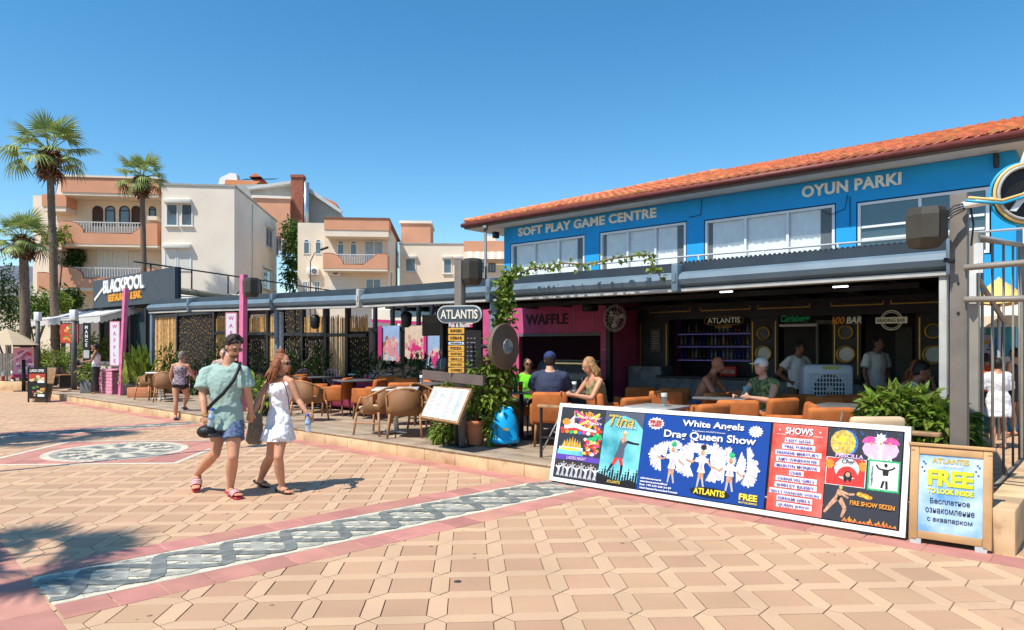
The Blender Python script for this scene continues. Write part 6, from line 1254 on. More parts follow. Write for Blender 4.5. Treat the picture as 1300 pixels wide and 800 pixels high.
# pink poster board, tilted menu, red white posts, umbrella, low wall
a = W(30.5, 483, 26.5); t = thing('poster_board', 'pink and white poster board with black top behind the lunch board', 'poster', (a.x, 26.5, 0), R(-5)); q = MB(); q.box((0, 0, 1.0), (.86, .06, 1.16)); q.build('board', M('poster_pink', (.62, .30, .42), .5), t); q = MB(); q.box((0, 0, 1.66), (.86, .08, .12)); q.build('header', m_blk, t)
q = MB(); rg = random.Random(2)
for k in range(26): q.k = rg.randrange(3); x, z = rg.uniform(-.36, .3), rg.uniform(.62, 1.4); q.poly([(x, -.034-.0002*k, z), (x+rg.uniform(.05, .2), -.034-.0002*k, z), (x+.15, -.034-.0002*k, z+.09), (x, -.034-.0002*k, z+.09)])
q.k = 1; q.poly([(-.4, -.04, .44), (.4, -.04, .44), (.4, -.04, .56), (-.4, -.04, .56)]); q.build('print', [mlw, M('print_crimson', (.55, .03, .12)), M('print_violet', (.3, .12, .35))], t); q = MB()
for x in (-.38, .38): q.cyl((x, 0, 0), (x, 0, .42), .025)
q.build('leg', m_dark, t)
a = G(30, 497); t = thing('slim_menu_lectern', 'black lectern with tilted pink menu beside the lunch board', 'menu stand', (a.x, a.y, 0)); q = MB(); q.cyl((0, 0, 0), (0, 0, 1.15), .06, None, 8); q.build('stand', m_blk, t); q = MB(); q.box((0, 0, .015), (.5, .35, .03)); q.build('base', m_dark, t); q = MB(); q.box((-.12, -.05, 1.3), (.75, .5, .03), Matrix.Rotation(R(-32), 3, 'Y') @ Matrix.Rotation(R(20), 3, 'X')); q.build('menu', M('menu_pink', (.6, .48, .45)), t)
mrw = [M('traffic_red', (.55, .05, .02)), m_white]
for i, (px, py) in enumerate(((4, 491), (16, 489), (26, 489))):
    a = G(px, py+4); t = thing('striped_post', ('red and white post at the far left edge', 'red and white post left of the lectern', 'red and white post behind the lectern')[i], 'bollard', (a.x, a.y, 0), 0, 'red and white striped posts')
    for k in range(4): q = MB(); q.cyl((0, 0, k*.17), (0, 0, k*.17+.169), .055, None, 10); q.build('band', mrw[k % 2], t)
t = thing('parasol', 'sand coloured parasol at the far left edge', 'umbrella', (wx(9, 26), 26, 0)); zt = W(0, 417, 26).z; ze = W(0, 438, 26).z
q = MB(); n = 8
for k in range(n):
    a0, a1 = 2*PI*k/n, 2*PI*(k+1)/n; r0 = 1.08; vs = [(0, 0, zt)] + [(r0*u*math.cos(a), r0*u*math.sin(a), zt-(zt-ze)*u**1.15) for u in (.5, 1) for a in (a0, a1)]; q.add(vs, [(0, 1, 2), (1, 3, 4, 2)])
q.build('canopy', M('parasol_sand', (.60, .48, .33), .85, .05, 2, tr=.2), t); q = MB(); q.cyl((0, 0, 0), (0, 0, zt), .03); q.build('pole', m_lip, t)
for k in range(8): a0 = 2*PI*k/8; q = MB(); q.tube([(0, 0, ze+.25), (.55*math.cos(a0), .55*math.sin(a0), ze+.15), (1.06*math.cos(a0), 1.06*math.sin(a0), ze+.0)], .012, 4); q.build('rib', m_lip, t)
t = thing('low_stone_wall', 'low pale stone wall at the far left beyond the plaza', 'wall', (0, 0, 0)); a, b_ = G(-30, 494), G(33, 496)
for k in range(5): p = lerp(a, b_, (k+.5)/5); q = MB(); q.box((p.x, p.y, .16), ((b_-a).length/5-.01, .3, .34), None, .01); q.build('stone_block', m_curb, t)
t = thing('timber_fence', 'grey timber fence behind the parasol', 'fence', (0, 0, 0)); a = W(-20, 0, 33).x
for k in range(16): q = MB(); q.box((a+k*.16, 33, .75), (.14, .03, 1.1)); q.build('fence_board', M('fence_grey', (.20, .18, .15), .9, .25, 8), t)
# pink brick planter, pots
a = G(137, 500, .2); pb = thing('pink_brick_planter', 'low planter of pink painted bricks beside the leaning pink post', 'planter', (a.x, a.y+.2, .2), FR); m_pbr = M('pink_brick', (.70, .27, .38), .7, .15, 6, .3, rand=.08)
q = MB(); q.b2(-.56, .56, -.17, .35, 0, .66); q.build('core', M('pink_mortar', (.4, .12, .2)), pb)
for r_ in range(7):
    for k in range(5):
        x = -.57+.25*k-(.12 if r_ % 2 else 0); x0, x1 = max(x, -.57), min(x+.24, .57)
        if x1-x0 > .03: q = MB(); q.b2(x0, x1, -.19, -.165, .01+r_*.096, .098+r_*.096, .004); q.build('brick', m_pbr, pb)
q = MB(); q.b2(-.6, .6, -.21, .38, .69, .73, .008); q.build('coping', m_pbr, pb)
def potplant(label, px, Y, kind, pot, z=.2, sc=1): 
    t = thing('potted_plant', label, 'potted plant', (wx(px, Y), Y, z)); q = MB()
    if pot == 'box': q.box((0, 0, .2), (.36, .36, .4), None, .02)
    elif pot == 'trough': q.box((0, 0, .14), (.62, .34, .28), None, .03)
    else: q.lathe((0, 0, 0), [(.16, 0), (.2, .3), (.23, .34), (.2, .34)], 14)
    q.build('pot', MC['terracotta'] if pot == 'trough' else m_grey, t); q = MB(); rg = random.Random(px)
    if kind == 'broad':
        for k in range(52): x = rg.gauss(0, .32); a = rg.uniform(0, 2*PI); d = Vector((rg.gauss(0, .35), rg.gauss(0, .3), 1)); q.leaf((x*.5, rg.gauss(0, .1), .25+rg.uniform(0, .6)), d, Vector((math.cos(a), math.sin(a), .2)), rg.uniform(.5, .9), .20, .15)
    else: q.foliage((0, 0, .6), (.36*sc, .3, .3*sc), 240, .13, .06, .2, 0, rg)
    q.build('foliage', m_leafy, t); q = MB(); q.cyl((0, 0, .2), (0, 0, .5), .02); q.build('stem', m_bark, t)
potplant('bright broad leaved plant in a terracotta trough left of the wicker table', 179, 19.4, 'broad', 'trough'); potplant('leafy plant in a square grey pot left of the pink brick planter', 113, 21.2, 'leafy', 'box'); potplant('bushy green plant between pink post and broad leaved plant', 164, 20.3, 'leafy', 'round'); potplant('green plant along the restaurant counter behind the pink planter', 178, 22.5, 'leafy', 'round', .5, 1.3)
for px, lb in ((70, 'herb plant on the left of the stone counter'), (96, 'herb plant on the middle of the stone counter')): potplant(lb, px, 24.5, 'leafy', 'round', .55)

# ---------------- the long show board ----------------
bx0 = FP(697, 613, -.07)[0]; bx1 = FP(1149, 684, -.07)[0]; BW = bx1-bx0; BH = .93; lean = R(-13.5)
bd = fthing('show_board', 'long white framed board of show posters leaning on the terrace edge', 'advertising board', bx0, -.07, .03, None, 0, lean)
q = MB(); fw = .045
q.b2(0, BW, 0, .04, 0, fw); q.b2(0, BW, 0, .04, BH-fw, BH); q.b2(0, fw, 0, .04, fw+.001, BH-fw-.001); q.b2(BW-fw, BW, 0, .04, fw+.001, BH-fw-.001); q.build('frame', m_white, bd)
q = MB(); q.b2(.02, BW-.02, .012, .035, .02, BH-.02); q.build('backing', m_blk, bd)
for x in (.3, BW-.3): q = MB(); q.b2(x-.05, x+.05, .0, .06, -.028, -.001); q.build('foot', m_blk, bd)
def bS(px): return FP(px, 590, .0)[0]-bx0
x_ = [bS(703.5)+.0, bS(761.5), bS(811.5), bS(974), bS(1046.5), bS(1142.5)]
x_[0] = fw+.01; x_[5] = BW-fw-.01
m_pn, m_pt, m_pr_ = M('panel_night', (.025, .028, .04)), M('panel_turquoise', (.02, .42, .52), .4, .5, 3, 0, ramp2=(.25, .70, .76)), M('panel_red', (.72, .05, .03), .4, .3, 6, 0, ramp2=(.80, .16, .12))
m_pb = weave('panel_blue_curtain', (.008, .075, .42), 2.4, .01, .55, .4)
cols = {'w': M('print_white', (.78, .79, .80), .5), 'y': M('print_yellow', (.78, .62, .04), .5), 'r': M('print_red', (.70, .04, .03), .5), 'o': M('print_orange', (.75, .30, .03), .5), 's': M('print_skin', (.60, .33, .20), .5), 'k': m_blk, 'g': M('print_green', (.03, .45, .16), .5), 'p': M('print_pink', (.75, .08, .32), .5), 'l': M('print_lilac', (.62, .42, .62), .5), 'b': M('print_blue', (.03, .18, .60), .5), 't': m_pt, 'd': M('print_slate', (.08, .09, .13), .5), 'c': M('print_gold', (.60, .45, .10), .4), 'v': M('print_deep_violet', (.10, .05, .35), .5), 'G': M('print_grey', (.40, .40, .42), .5)}
for k_, m_ in cols.items():
    if k_ in 'worsyplcgb':
        n_ = m_.node_tree.nodes; n_['Noise Texture'].inputs['Scale'].default_value = 34; e_ = n_['Color Ramp'].color_ramp.elements; c_ = e_[1].color[:]; e_[0].color = (*[v*(.72 if k_ in 'wyl' else .5) for v in c_[:3]], 1)
CK = list(cols); LAY = [0]
class Pic:                                               # flat printed picture made of small shapes
    def __init__(s, x0, z0, w, h): s.q = MB(); s.x0, s.z0, s.w, s.h = x0, z0, w, h; s.n = 0
    def P(s, u, v): return (s.x0+u*s.w, -.0005-.000012*s.n, s.z0+v*s.h)
    def poly(s, c, pts): s.q.k = CK.index(c); s.n += 1; s.q.poly([s.P(*p) for p in pts]); return s
    def rect(s, c, u0, v0, u1, v1): return s.poly(c, [(u0, v0), (u1, v0), (u1, v1), (u0, v1)])
    def ell(s, c, u, v, ru, rv, n=14, a0=0, a1=360):
        pts = [(u+ru*math.cos(R(a0+(a1-a0)*k/n)), v+rv*math.sin(R(a0+(a1-a0)*k/n))) for k in range(n+(a1-a0 < 360))]
        if a1-a0 < 360: pts.append((u, v))
        return s.poly(c, pts)
    def star(s, c, u, v, ru, rv, n=12, inn=.72):
        s.q.k = CK.index(c)
        for k in range(n): a, b_, d = 2*PI*k/n, 2*PI*(k+.5)/n, 2*PI*(k+1)/n; s.n += 0; s.q.poly([s.P(u, v), s.P(u+ru*inn*math.cos(a), v+rv*inn*math.sin(a)), s.P(u+ru*math.cos(b_), v+rv*math.sin(b_)), s.P(u+ru*inn*math.cos(d), v+rv*inn*math.sin(d))])
        s.n += 1; return s
    def limb(s, c, pts, w0, w1=None):
        w1 = w1 or w0; asp = s.w/s.h
        for i in range(len(pts)-1):
            (a, b_), (d, e) = pts[i], pts[i+1]; dx, dz = (d-a)*s.w, (e-b_)*s.h; l = math.hypot(dx, dz) or 1; nx_, nz_ = -dz/l, dx/l
            wa = w0+(w1-w0)*i/max(1, len(pts)-1); wb = w0+(w1-w0)*(i+1)/max(1, len(pts)-1)
            s.poly(c, [(a-nx_*wa/s.w, b_-nz_*wa/s.h), (d-nx_*wb/s.w, e-nz_*wb/s.h), (d+nx_*wb/s.w, e+nz_*wb/s.h), (a+nx_*wa/s.w, b_+nz_*wa/s.h)])
        return s
    def build(s, par, nm='print'): return s.q.build(nm, [cols[k] for k in CK], par)
def panel(nm, m_, x0, x1, z0, z1): q = MB(); q.b2(x0, x1, -.004, .011, z0, z1); o = q.build(nm, m_, bd); return o
ZB, ZT = fw+.01, BH-fw-.01; PH = ZT-ZB; g_ = .006
def tx(s, par, c, x, z, w_=None, h_=None, **k): return text(s, par, cols[c], (x, -.0075, z), w_, h_, **k)
# panel 1: three small pictures
p1 = panel('dancer_panel', m_pn, x_[0], x_[1]-g_, ZB, ZT); w1 = x_[1]-g_-x_[0]; c = Pic(x_[0], ZB, w1, PH); c.n = 320
rg = random.Random(1)
for k in range(26): c.limb(rg.choice('ovvroyp'), [(rg.uniform(.3, .98), rg.uniform(.68, .8)), (rg.uniform(.3, .98), rg.uniform(.85, .97))], .012)
c.rect('r', .02, .68, .98, .72); c.limb('w', [(.1, .74), (.35, .76), (.55, .72), (.85, .69)], .035, .012); c.limb('s', [(.32, .78), (.30, .97)], .012, .008); c.ell('o', .14, .80, .10, .05); c.limb('w', [(.25, .80), (.30, .88)], .03, .01)
for k in range(9): c.ell('rogybpw'[k % 7], .08+k*.1, .655+.006*(k % 2), .05, .025, 8)
for k in range(7): c.poly('o' if k % 2 else 'c', [(.1+k*.06, .44), (.2+k*.06, .44), (.16+k*.06, .60-.02*abs(k-3))])
c.rect('t', .02, .33, .62, .40); c.rect('w', .05, .40, .6, .44); c.ell('y', .3, .41, .25, .02)
for k in range(34): c.ell('ryowrp'[k % 6], rg.uniform(.62, .95), rg.uniform(.36, .58), .045, .022, 7)
for k in range(10): c.ell('g', rg.uniform(.66, .98), rg.uniform(.57, .65), .05, .025, 7)
c.rect('v', 0, .255, 1, .33)
for k in range(9): 
    u = .1+k*.105; h = .13+.04*((k*3) % 2); cc = 'G' if k % 2 else 'w'; c.limb(cc, [(u, .03), (u+.01, .03+h*.6), (u, .03+h)], .012, .016); c.limb(cc, [(u-.07, .03+h), (u, .02+h*.8), (u+.07, .04+h)], .007); c.limb('G', [(u-.03, .02), (u, .10), (u+.03, .02)], .008); c.ell('s', u, .05+h, .02, .014, 8)
c.build(p1); tx('Bale Belly Dancer', p1, 'w', x_[0]+w1*.62, ZB+PH*.875, w1*.62, .04, shear=.3); tx('Ogün', p1, 'w', x_[0]+w1*.78, ZB+PH*.80, w1*.36, .045, shear=.3); tx('LADIES NIGHT', p1, 'l', x_[0]+w1*.5, ZB+PH*.29, w1*.45, .035, bold=.02)
for o in p1.children: 
    if o.name.startswith('lettering'): o.location.y = -.009
# panel 2: turquoise singer poster
p2 = panel('singer_panel', m_pt, x_[1], x_[2]-g_, ZB, ZT); w2 = x_[2]-g_-x_[1]; c = Pic(x_[1], ZB, w2, PH); c.n = 320
c.poly('d', [(0, 1), (0, .80), (.2, .92), (.5, .95), (.8, .9), (1, .78), (1, 1)]); c.poly('k', [(0, 0), (1, 0), (1, .07), (.8, .10), (.5, .06), (.2, .11), (0, .14)])
for k in range(15): u = k/15+.03; c.limb('k', [(u, .05), (u+.01, .13+.04*((k*7) % 3))], .012); c.ell('k', u+.01, .15+.04*((k*7) % 3), .02, .013, 7)
c.limb('r', [(.44, .38), (.34, .27)], .026, .018); c.limb('k', [(.34, .28), (.22, .16)], .017, .01); c.limb('r', [(.52, .38), (.58, .27)], .026, .018); c.limb('k', [(.58, .28), (.58, .15)], .017, .01); c.poly('d', [(.36, .37), (.60, .37), (.60, .50), (.68, .60), (.48, .64), (.44, .50)]); c.limb('s', [(.50, .60), (.60, .65)], .03); c.limb('k', [(.64, .60), (.80, .585), (.95, .58)], .016, .01); c.ell('s', .57, .68, .045, .032); c.ell('c', .56, .715, .06, .03); c.ell('w', .57, .73, .03, .016)
c.ell('k', .44, .04, .22, .036); c.build(p2); tx('Tina', p2, 'c', x_[1]+w2*.45, ZB+PH*.875, w2*.66, .125, shear=.25, bold=.02); tx('TURNER', p2, 'w', x_[1]+w2*.6, ZB+PH*.79, w2*.5, .018); tx('ATLANTIS', p2, 'c', x_[1]+w2*.44, ZB+PH*.045, w2*.34, .032, bold=.03)
# panel 3: blue drag show
p3 = panel('drag_show_panel', m_pb, x_[2], x_[3]-g_*2, ZB, ZT); w3 = x_[3]-g_*2-x_[2]; c = Pic(x_[2], ZB, w3, PH); c.n = 320
def fanw(u, v, ru, rv, a0, a1, n=30):
    for k in range(n):
        a = R(a0+(a1-a0)*(k+rg.uniform(-.3, .3))/n); l = rg.uniform(.82, 1.04); wd = (a1-a0)/n*.62; b0, b1 = a-R(wd), a+R(wd)
        c.poly('w' if k % 3 else 'l' if k % 2 else 'G', [(u, v), (u+ru*l*.93*math.cos(b0), v+rv*l*.93*math.sin(b0)), (u+ru*l*math.cos(a), v+rv*l*math.sin(a)), (u+ru*l*.93*math.cos(b1), v+rv*l*.93*math.sin(b1))])
    return
    for k in range(n): a = R(a0+(a1-a0)*k/n); b_ = R(a0+(a1-a0)*(k+.55)/n); d = R(a0+(a1-a0)*(k+1)/n); c.poly('w' if k % 2 else 'G', [(u, v), (u+ru*.97*math.cos(a), v+rv*.97*math.sin(a)), (u+ru*math.cos(b_), v+rv*math.sin(b_)), (u+ru*.97*math.cos(d), v+rv*.97*math.sin(d))]) if 0 else c.poly('w', [(u+.06*ru*math.cos(a), v+.06*rv*math.sin(a)), (u+ru*math.cos(a+.02), v+rv*math.sin(a+.02)), (u+ru*math.cos(d-.05), v+rv*math.sin(d-.05)), (u+.06*ru*math.cos(d), v+.06*rv*math.sin(d))])
for u, v, ru, rv, a0, a1 in ((.175, .46, .105, .19, 80, 285), (.22, .46, .07, .22, 75, 170), (.36, .44, .07, .17, 100, 280), (.50, .55, .16, .14, 10, 170), (.42, .40, .10, .17, 120, 300), (.60, .38, .10, .17, -110, 60), (.72, .50, .06, .18, 70, 160), (.86, .50, .05, .20, 30, 110), (.86, .40, .095, .20, -110, 95), (.70, .40, .06, .18, 90, 270), (.29, .56, .08, .13, 20, 160), (.31, .42, .09, .16, -60, 60), (.45, .50, .11, .24, 100, 250), (.58, .50, .10, .24, -70, 80), (.67, .46, .08, .2, 60, 250), (.78, .44, .08, .2, -80, 70)): fanw(u, v, ru, rv, a0, a1)
for u, v in ((.28, .56), (.52, .56), (.74, .50)):
    c.limb('G', [(u-.02, .14), (u-.012, .26)], .009, .012); c.limb('G', [(u+.03, .14), (u+.012, .26)], .009, .012); c.limb('s', [(u-.012, .24), (u-.008, .34)], .014, .018); c.limb('s', [(u+.014, .24), (u+.010, .34)], .014, .018); c.poly('w', [(u-.032, .32), (u+.032, .32), (u+.018, .40), (u+.03, v-.05), (u+.01, v-.03), (u-.01, v-.03), (u-.03, v-.05), (u-.018, .40)]); c.poly('l', [(u-.012, .33), (u+.006, .33), (u+.012, v-.08), (u-.008, v-.06)]); c.limb('s', [(u-.03, v-.07), (u-.08, v-.13), (u-.13, v-.1)], .010); c.limb('s', [(u+.03, v-.07), (u+.07, v-.15), (u+.10, v-.17)], .010); c.limb('w', [(u-.05, v-.09), (u+.05, v-.09)], .022); c.star('w', u, v+.01, .045, .08, 16, .6); c.ell('s', u, v, .018, .035); c.star('g' if u != .52 else 'k', u+.003, v+.07, .03, .05, 9, .6)
c.ell('k', .60, .09, .155, .062); c.star('w', .108, .88, .075, .085, 14, .78); c.star('w', .90, .88, .055, .075, 14, .75); c.build(p3)
tx('White Angels', p3, 'w', x_[2]+w3*.575, ZB+PH*.905, w3*.48, .085, bold=.02); tx('Drag Queens ATLANTIS Presents', p3, 'w', x_[2]+w3*.55, ZB+PH*.825, w3*.26, .018); tx('Drag Queen Show', p3, 'w', x_[2]+w3*.55, ZB+PH*.75, w3*.72, .10, bold=.02)
tx('FREE', p3, 'r', x_[2]+w3*.108, ZB+PH*.895, w3*.10, .045, bold=.03); tx('ADMISSION', p3, 'r', x_[2]+w3*.108, ZB+PH*.85, w3*.09, .02, bold=.02)
for i, s_ in enumerate(('atlantismarmaris', 'atlantismarmarisofficial', 'Rez: +90 530 568 54 89', 'Atlantis Restaurant Marmaris Beach Promenade')): tx(s_, p3, 'w', x_[2]+w3*.03, ZB+PH*(.155-.042*i), w3*(.20, .26, .30, .36)[i]*.9, .02, al='L', bold=.02)
tx('ATLANTIS', p3, 'y', x_[2]+w3*.60, ZB+PH*.095, w3*.24, .062, bold=.03); tx('FREE', p3, 'y', x_[2]+w3*.89, ZB+PH*.10, w3*.13, .062, bold=.04); tx('SHUTTLE SERVICE', p3, 'y', x_[2]+w3*.89, ZB+PH*.035, w3*.13, .018, bold=.02)
# panel 4: red list
p4 = panel('shows_panel', m_pr_, x_[3]+.012, x_[4]-g_, ZB, ZT); xa_ = x_[3]+.012; w4 = x_[4]-g_-xa_; c = Pic(xa_, ZB, w4, PH); c.n = 320
names = ['LADY GAGA', 'TINA TURNER', 'FREDDIE MERCURY', 'AMY WINEHOUSE', 'MARLIYN MONROE', 'CHER', 'CARNAVAL GIRLS', 'SHIRLEY BASSEY', 'BELLY DANCER OGÜN', 'DREAM GIRLS', 'QUEEN SHOW']; wd_ = (.48, .56, .80, .74, .78, .22, .70, .72, .90, .60, .60)
for i in range(11): v_ = .815-.0735*i; u = wd_[i]/2+.02; c.rect('w', .5-u, v_-.027, .5+u, v_+.029)
c.rect('w', .08, .878, .92, .882); c.ell('w', .13, .93, .015, .01); c.ell('w', .87, .93, .015, .01); c.build(p4)
tx('SHOWS', p4, 'w', xa_+w4*.5, ZB+PH*.925, w4*.5, .062, bold=.02)
for i, s_ in enumerate(names): tx(s_, p4, 'v', xa_+w4*.5, ZB+PH*(.816-.0735*i), w4*wd_[i]*.95, .029, bold=.008)
# panel 5: mixed pictures
p5 = panel('night_acts_panel', m_pn, x_[4], x_[5], ZB, ZT); w5 = x_[5]-x_[4]; c = Pic(x_[4], ZB, w5, PH); c.n = 320; rg = random.Random(6)
for k in range(60): u, v_ = rg.uniform(.02, .98), rg.uniform(.84, .99); c.ell('b', u, v_, .008, .006, 5)
c.ell('b', .24, .84, .185, .145, 20); c.ell('c', .215, .84, .175, .14, 20)
for i in range(9):
    for j_ in range(9):
        a, b_ = (i-4)/4.5, (j_-4)/4.5
        if a*a+b_*b_ < .9: c.rect('cywcoy'[(i*5+j_*3+i*j_) % 6], .215+.175*a-.013, .84+.14*b_-.010, .215+.175*a+.013, .84+.14*b_+.010)
c.ell('y', .20, .88, .05, .035, 10)
c.ell('l', .72, .80, .24, .12, 12); c.ell('p', .585, .86, .11, .075, 10, 0, 180); c.ell('p', .85, .86, .11, .075, 10, 0, 180); c.star('w', .72, .90, .09, .08, 10, .7)
for u in (.60, .72, .84): c.limb('l' if u != .72 else 'w', [(u, .70), (u, .83)], .018, .012); c.limb('w', [(u-.03, .68), (u, .74), (u+.03, .68)], .007); c.ell('s', u, .86, .02, .018)
c.rect('w', .0, .375, .55, .675); c.rect('r', .01, .38, .54, .67); c.ell('w', .29, .56, .17, .12, 14); c.ell('r', .30, .47, .15, .12, 14, 0, 180); c.ell('k', .31, .47, .06, .07); c.ell('s', .31, .50, .03, .028); c.star('o', .05, .6, .07, .06, 9); c.star('o', .50, .6, .06, .06, 9)
for k in range(6): c.poly('r', [(.02+.08*k, .38), (.14+.08*k, .38), (.10+.07*k, .45)])
c.rect('g', .575, .365, .985, .69); c.rect('w', .60, .385, .965, .67)
c.limb('k', [(.76, .40), (.79, .49)], .010); c.limb('k', [(.83, .39), (.82, .49)], .010); c.poly('w', [(.765, .48), (.855, .48), (.84, .53), (.775, .53)]); c.poly('G', [(.765, .485), (.77, .475), (.85, .475), (.855, .485)]); c.poly('k', [(.77, .53), (.84, .53), (.85, .60), (.76, .60)]); c.limb('k', [(.77, .59), (.71, .60), (.68, .64)], .008); c.limb('k', [(.84, .59), (.90, .61), (.92, .63)], .008); c.ell('s', .805, .625, .018, .02); c.ell('k', .805, .64, .024, .02); c.limb('G', [(.93, .62), (.915, .42)], .0015)
c.limb('s', [(.20, .26), (.10, .16), (.02, .07)], .022, .01); c.limb('s', [(.22, .24), (.30, .14), (.26, .04)], .022, .01); c.limb('k', [(.19, .25), (.23, .24)], .025); c.limb('s', [(.20, .27), (.22, .33)], .02); c.limb('s', [(.22, .32), (.34, .29), (.42, .30)], .011, .008); c.limb('s', [(.22, .30), (.34, .25)], .011, .008); c.ell('c', .23, .355, .024, .022)
for u, v_, ru in ((.53, .30, .09), (.60, .285, .06), (.49, .31, .04)): c.ell('o', u, v_, ru, .022, 9); c.ell('y', u-.02, v_, ru*.5, .012, 8)
for k in range(14): u = .30+.05*k; hgt = .03+.05*rg.random(); c.poly('o', [(u-.03, 0.005), (u+.03, .005), (u+.01+.02*rg.uniform(-1, 1), hgt)]); c.poly('r', [(u-.015, 0.005), (u+.02, .005), (u, hgt*.6)])
c.build(p5); tx('PRISCILLA', p5, 'l', x_[4]+w5*.32, ZB+PH*.70, w5*.38, .035, bold=.03); tx('Cher', p5, 'k', x_[4]+w5*.31, ZB+PH*.645, w5*.18, .04, shear=.3); tx('Freddie Mercury', p5, 'd', x_[4]+w5*.635, ZB+PH*.525, w5*.5*PH/PH*.55, .026, rot=(0, R(-90), 0)); tx('FIRE SHOW SEZEN', p5, 'o', x_[4]+w5*.66, ZB+PH*.21, w5*.58, .04, bold=.03)
for p in (p1, p2, p3, p4, p5):
    for o in p.children:
        if 'lettering' in o.name: o.location.y = -.016

# ---------------- wooden A board ----------------
a0, a1 = G(1153, 689), G(1259, 705); ab = thing('wooden_a_board', 'wooden framed A board reading Free to look inside beside the show board', 'sign', (a0+a1)/2, math.atan2(a1.y-a0.y, a1.x-a0.x), None); aw_ = (a1-a0).length; ah = .80
m_pine = M('pine_frame', (.46, .27, .12), .55, .25, 3, .2, 30, wear=((.30, .16, .07), 9, .6))
fr_l = bpy.data.objects.new('front_leaf', None); 
def leafbox(q, nm, m_, par=ab): 
    o = q.build(nm, m_, par); o.rotation_euler = (R(-11), 0, 0); return o
fw2 = .062; hw = aw_/2
for (u0, u1, v0, v1, yy) in ((-hw, -hw+fw2, .03, ah, 0), (hw-fw2, hw, .03, ah, 0), (-hw+fw2+.001, hw-fw2-.001, .05, .05+fw2, .001), (-hw+fw2+.001, hw-fw2-.001, ah-fw2, ah-.001, .001)): q = MB(); q.b2(u0, u1, yy, .035, v0, v1, .004); leafbox(q, 'frame_rail', m_pine)
q = MB(); q.b2(-hw-.02, hw+.02, -.012, .05, ah+.002, ah+.03, .005); leafbox(q, 'top_rail', m_pine)
for x in (-hw+.06, hw-.06): q = MB(); q.b2(x-.05, x+.03, .0, .04, -.012, .048); leafbox(q, 'foot', m_lip)
m_cloud = M('poster_cloud_blue', (.08, .30, .62), .35, .2, 3.5, 0, ramp2=(.62, .75, .86)); q = MB(); q.b2(-hw+fw2, hw-fw2, .012, .02, .05+fw2, ah-fw2); pa = leafbox(q, 'poster', m_cloud)
iw = aw_-2*fw2
def at_(s, m_, x, z, w_, h_, **k): return text(s, pa, m_, (x, .009, z), w_, h_, **k)
at_('ATLANTIS', M('poster_gold', (.55, .38, .03), .5), 0, .695, iw*.58, .045, bold=.03); at_('WATERPARK', cols['w'], .01, .655, iw*.36, .02, bold=.02); o = at_('FREE', M('poster_green_edge', (.25, .35, .02), .5), .003, .552, iw*.72, .135, bold=.06, ext=.001); o = text('FREE', pa, M('poster_yellow', (.80, .74, .02), .5), (0, .0075, .555), iw*.70, .128, bold=.035)
at_('TO LOOK INSIDE', MC['poster_green_edge'], .002, .445, iw*.72, .045, bold=.05, ext=.001); text('TO LOOK INSIDE', pa, MC['poster_yellow'], (0, .0075, .447), iw*.71, .04, bold=.02)
for i, (s_, w_) in enumerate((('Бесплатное', .62), ('ознакомление', .76), ('с аквапарком', .70))): at_(s_, M('poster_black', (.02, .02, .03), .5), 0, .365-.078*i, iw*w_, .040 if i else .044, bold=.005)
c = MB()
for sx in (-1, 1):
    for k in range(4): c.ball((sx*iw*.42+.012*math.cos(k*1.7), .011, .66+.02*math.sin(k*1.7)*1.4-.012*k), (.008, .001, .010), 8, 4)
c.build('paw_marks', M('paw_blue', (.03, .10, .35)), pa)
q = MB()
for x in (-hw, hw-.03): q.b2(x, x+.03, .0, .03, 0, ah-.02)
o = q.build('rear_leaf_frame', m_pine, ab); o.location = (0, .33, 0); o.rotation_euler = (R(14), 0, 0); q = MB(); q.b2(-hw+.03, hw-.03, .0, .012, .12, ah-.1); o = q.build('rear_panel', m_wood, ab); o.location = (0, .33, 0); o.rotation_euler = (R(14), 0, 0)

# ---------------- shops beyond the gate ----------------
TS2 = 9.75; (sa2, za2), (sb2, zb2) = FP(1212, 413, TS2), FP(1300, 413, TS2)
sf = fthing('blue_shop_front', 'turquoise shop front with hanging goods seen through the gate bars', 'shop', 0, TS2, 0)
q = MB(); q.b2(sa2, 3.62, 0, .2, 0, 2.2); q.build('front', M('shop_turquoise', (.05, .34, .48), .6, .5, 1.2), sf); q = MB(); q.b2(sa2, 3.63, -.03, .2, 2.203, 2.38); q.build('fascia_strip', M('fascia_blue', (.03, .30, .62), .5), sf)
rg = random.Random(17)
for k in range(46): x, z = rg.uniform(sa2+.1, 3.35), rg.uniform(.25, 1.9); q = MB(); q.b2(x, x+rg.uniform(.06, .22), -.05-.004*k, -.03-.004*k, z, z+rg.uniform(.08, .28)); q.build('shop_display', cols[rg.choice('wrobGwklwG')], sf)
aw2 = fthing('cream_shop_awning', 'cream shop awning with curved front seen through the gate bars', 'awning', 0, 8.6, 0); z0 = FP(1262, 414, 8.6)[1]; q = MB(); n = 10; vs = []
for k in range(n+1): u = k/n; x = 2.6+2.2*u; vs += [(x, 1.1, z0+.45), (x, .12*math.cos(PI*u), z0+.14+.05*math.sin(PI*u)), (x, .12*math.cos(PI*u), z0-.02)]
q.add(vs, [[k*3, k*3+1, k*3+4, k*3+3] for k in range(n)] + [[k*3+1, k*3+2, k*3+5, k*3+4] for k in range(n)]); q.build('fabric', m_cream, aw2)
for x in (2.7, 4.6): q = MB(); q.cyl((x, .25, 0), (x, .25, z0+.1), .035); q.build('post', m_lip, aw2)
ys = fthing('yellow_parasol', 'yellow folded parasol roof above the cream shop awning behind the gate', 'umbrella', FP(1268, 385, 8.0)[0], 8.0, 0); zt, ze = FP(1268, 352, 8.0)[1], FP(1268, 388, 8.0)[1]; q = MB()
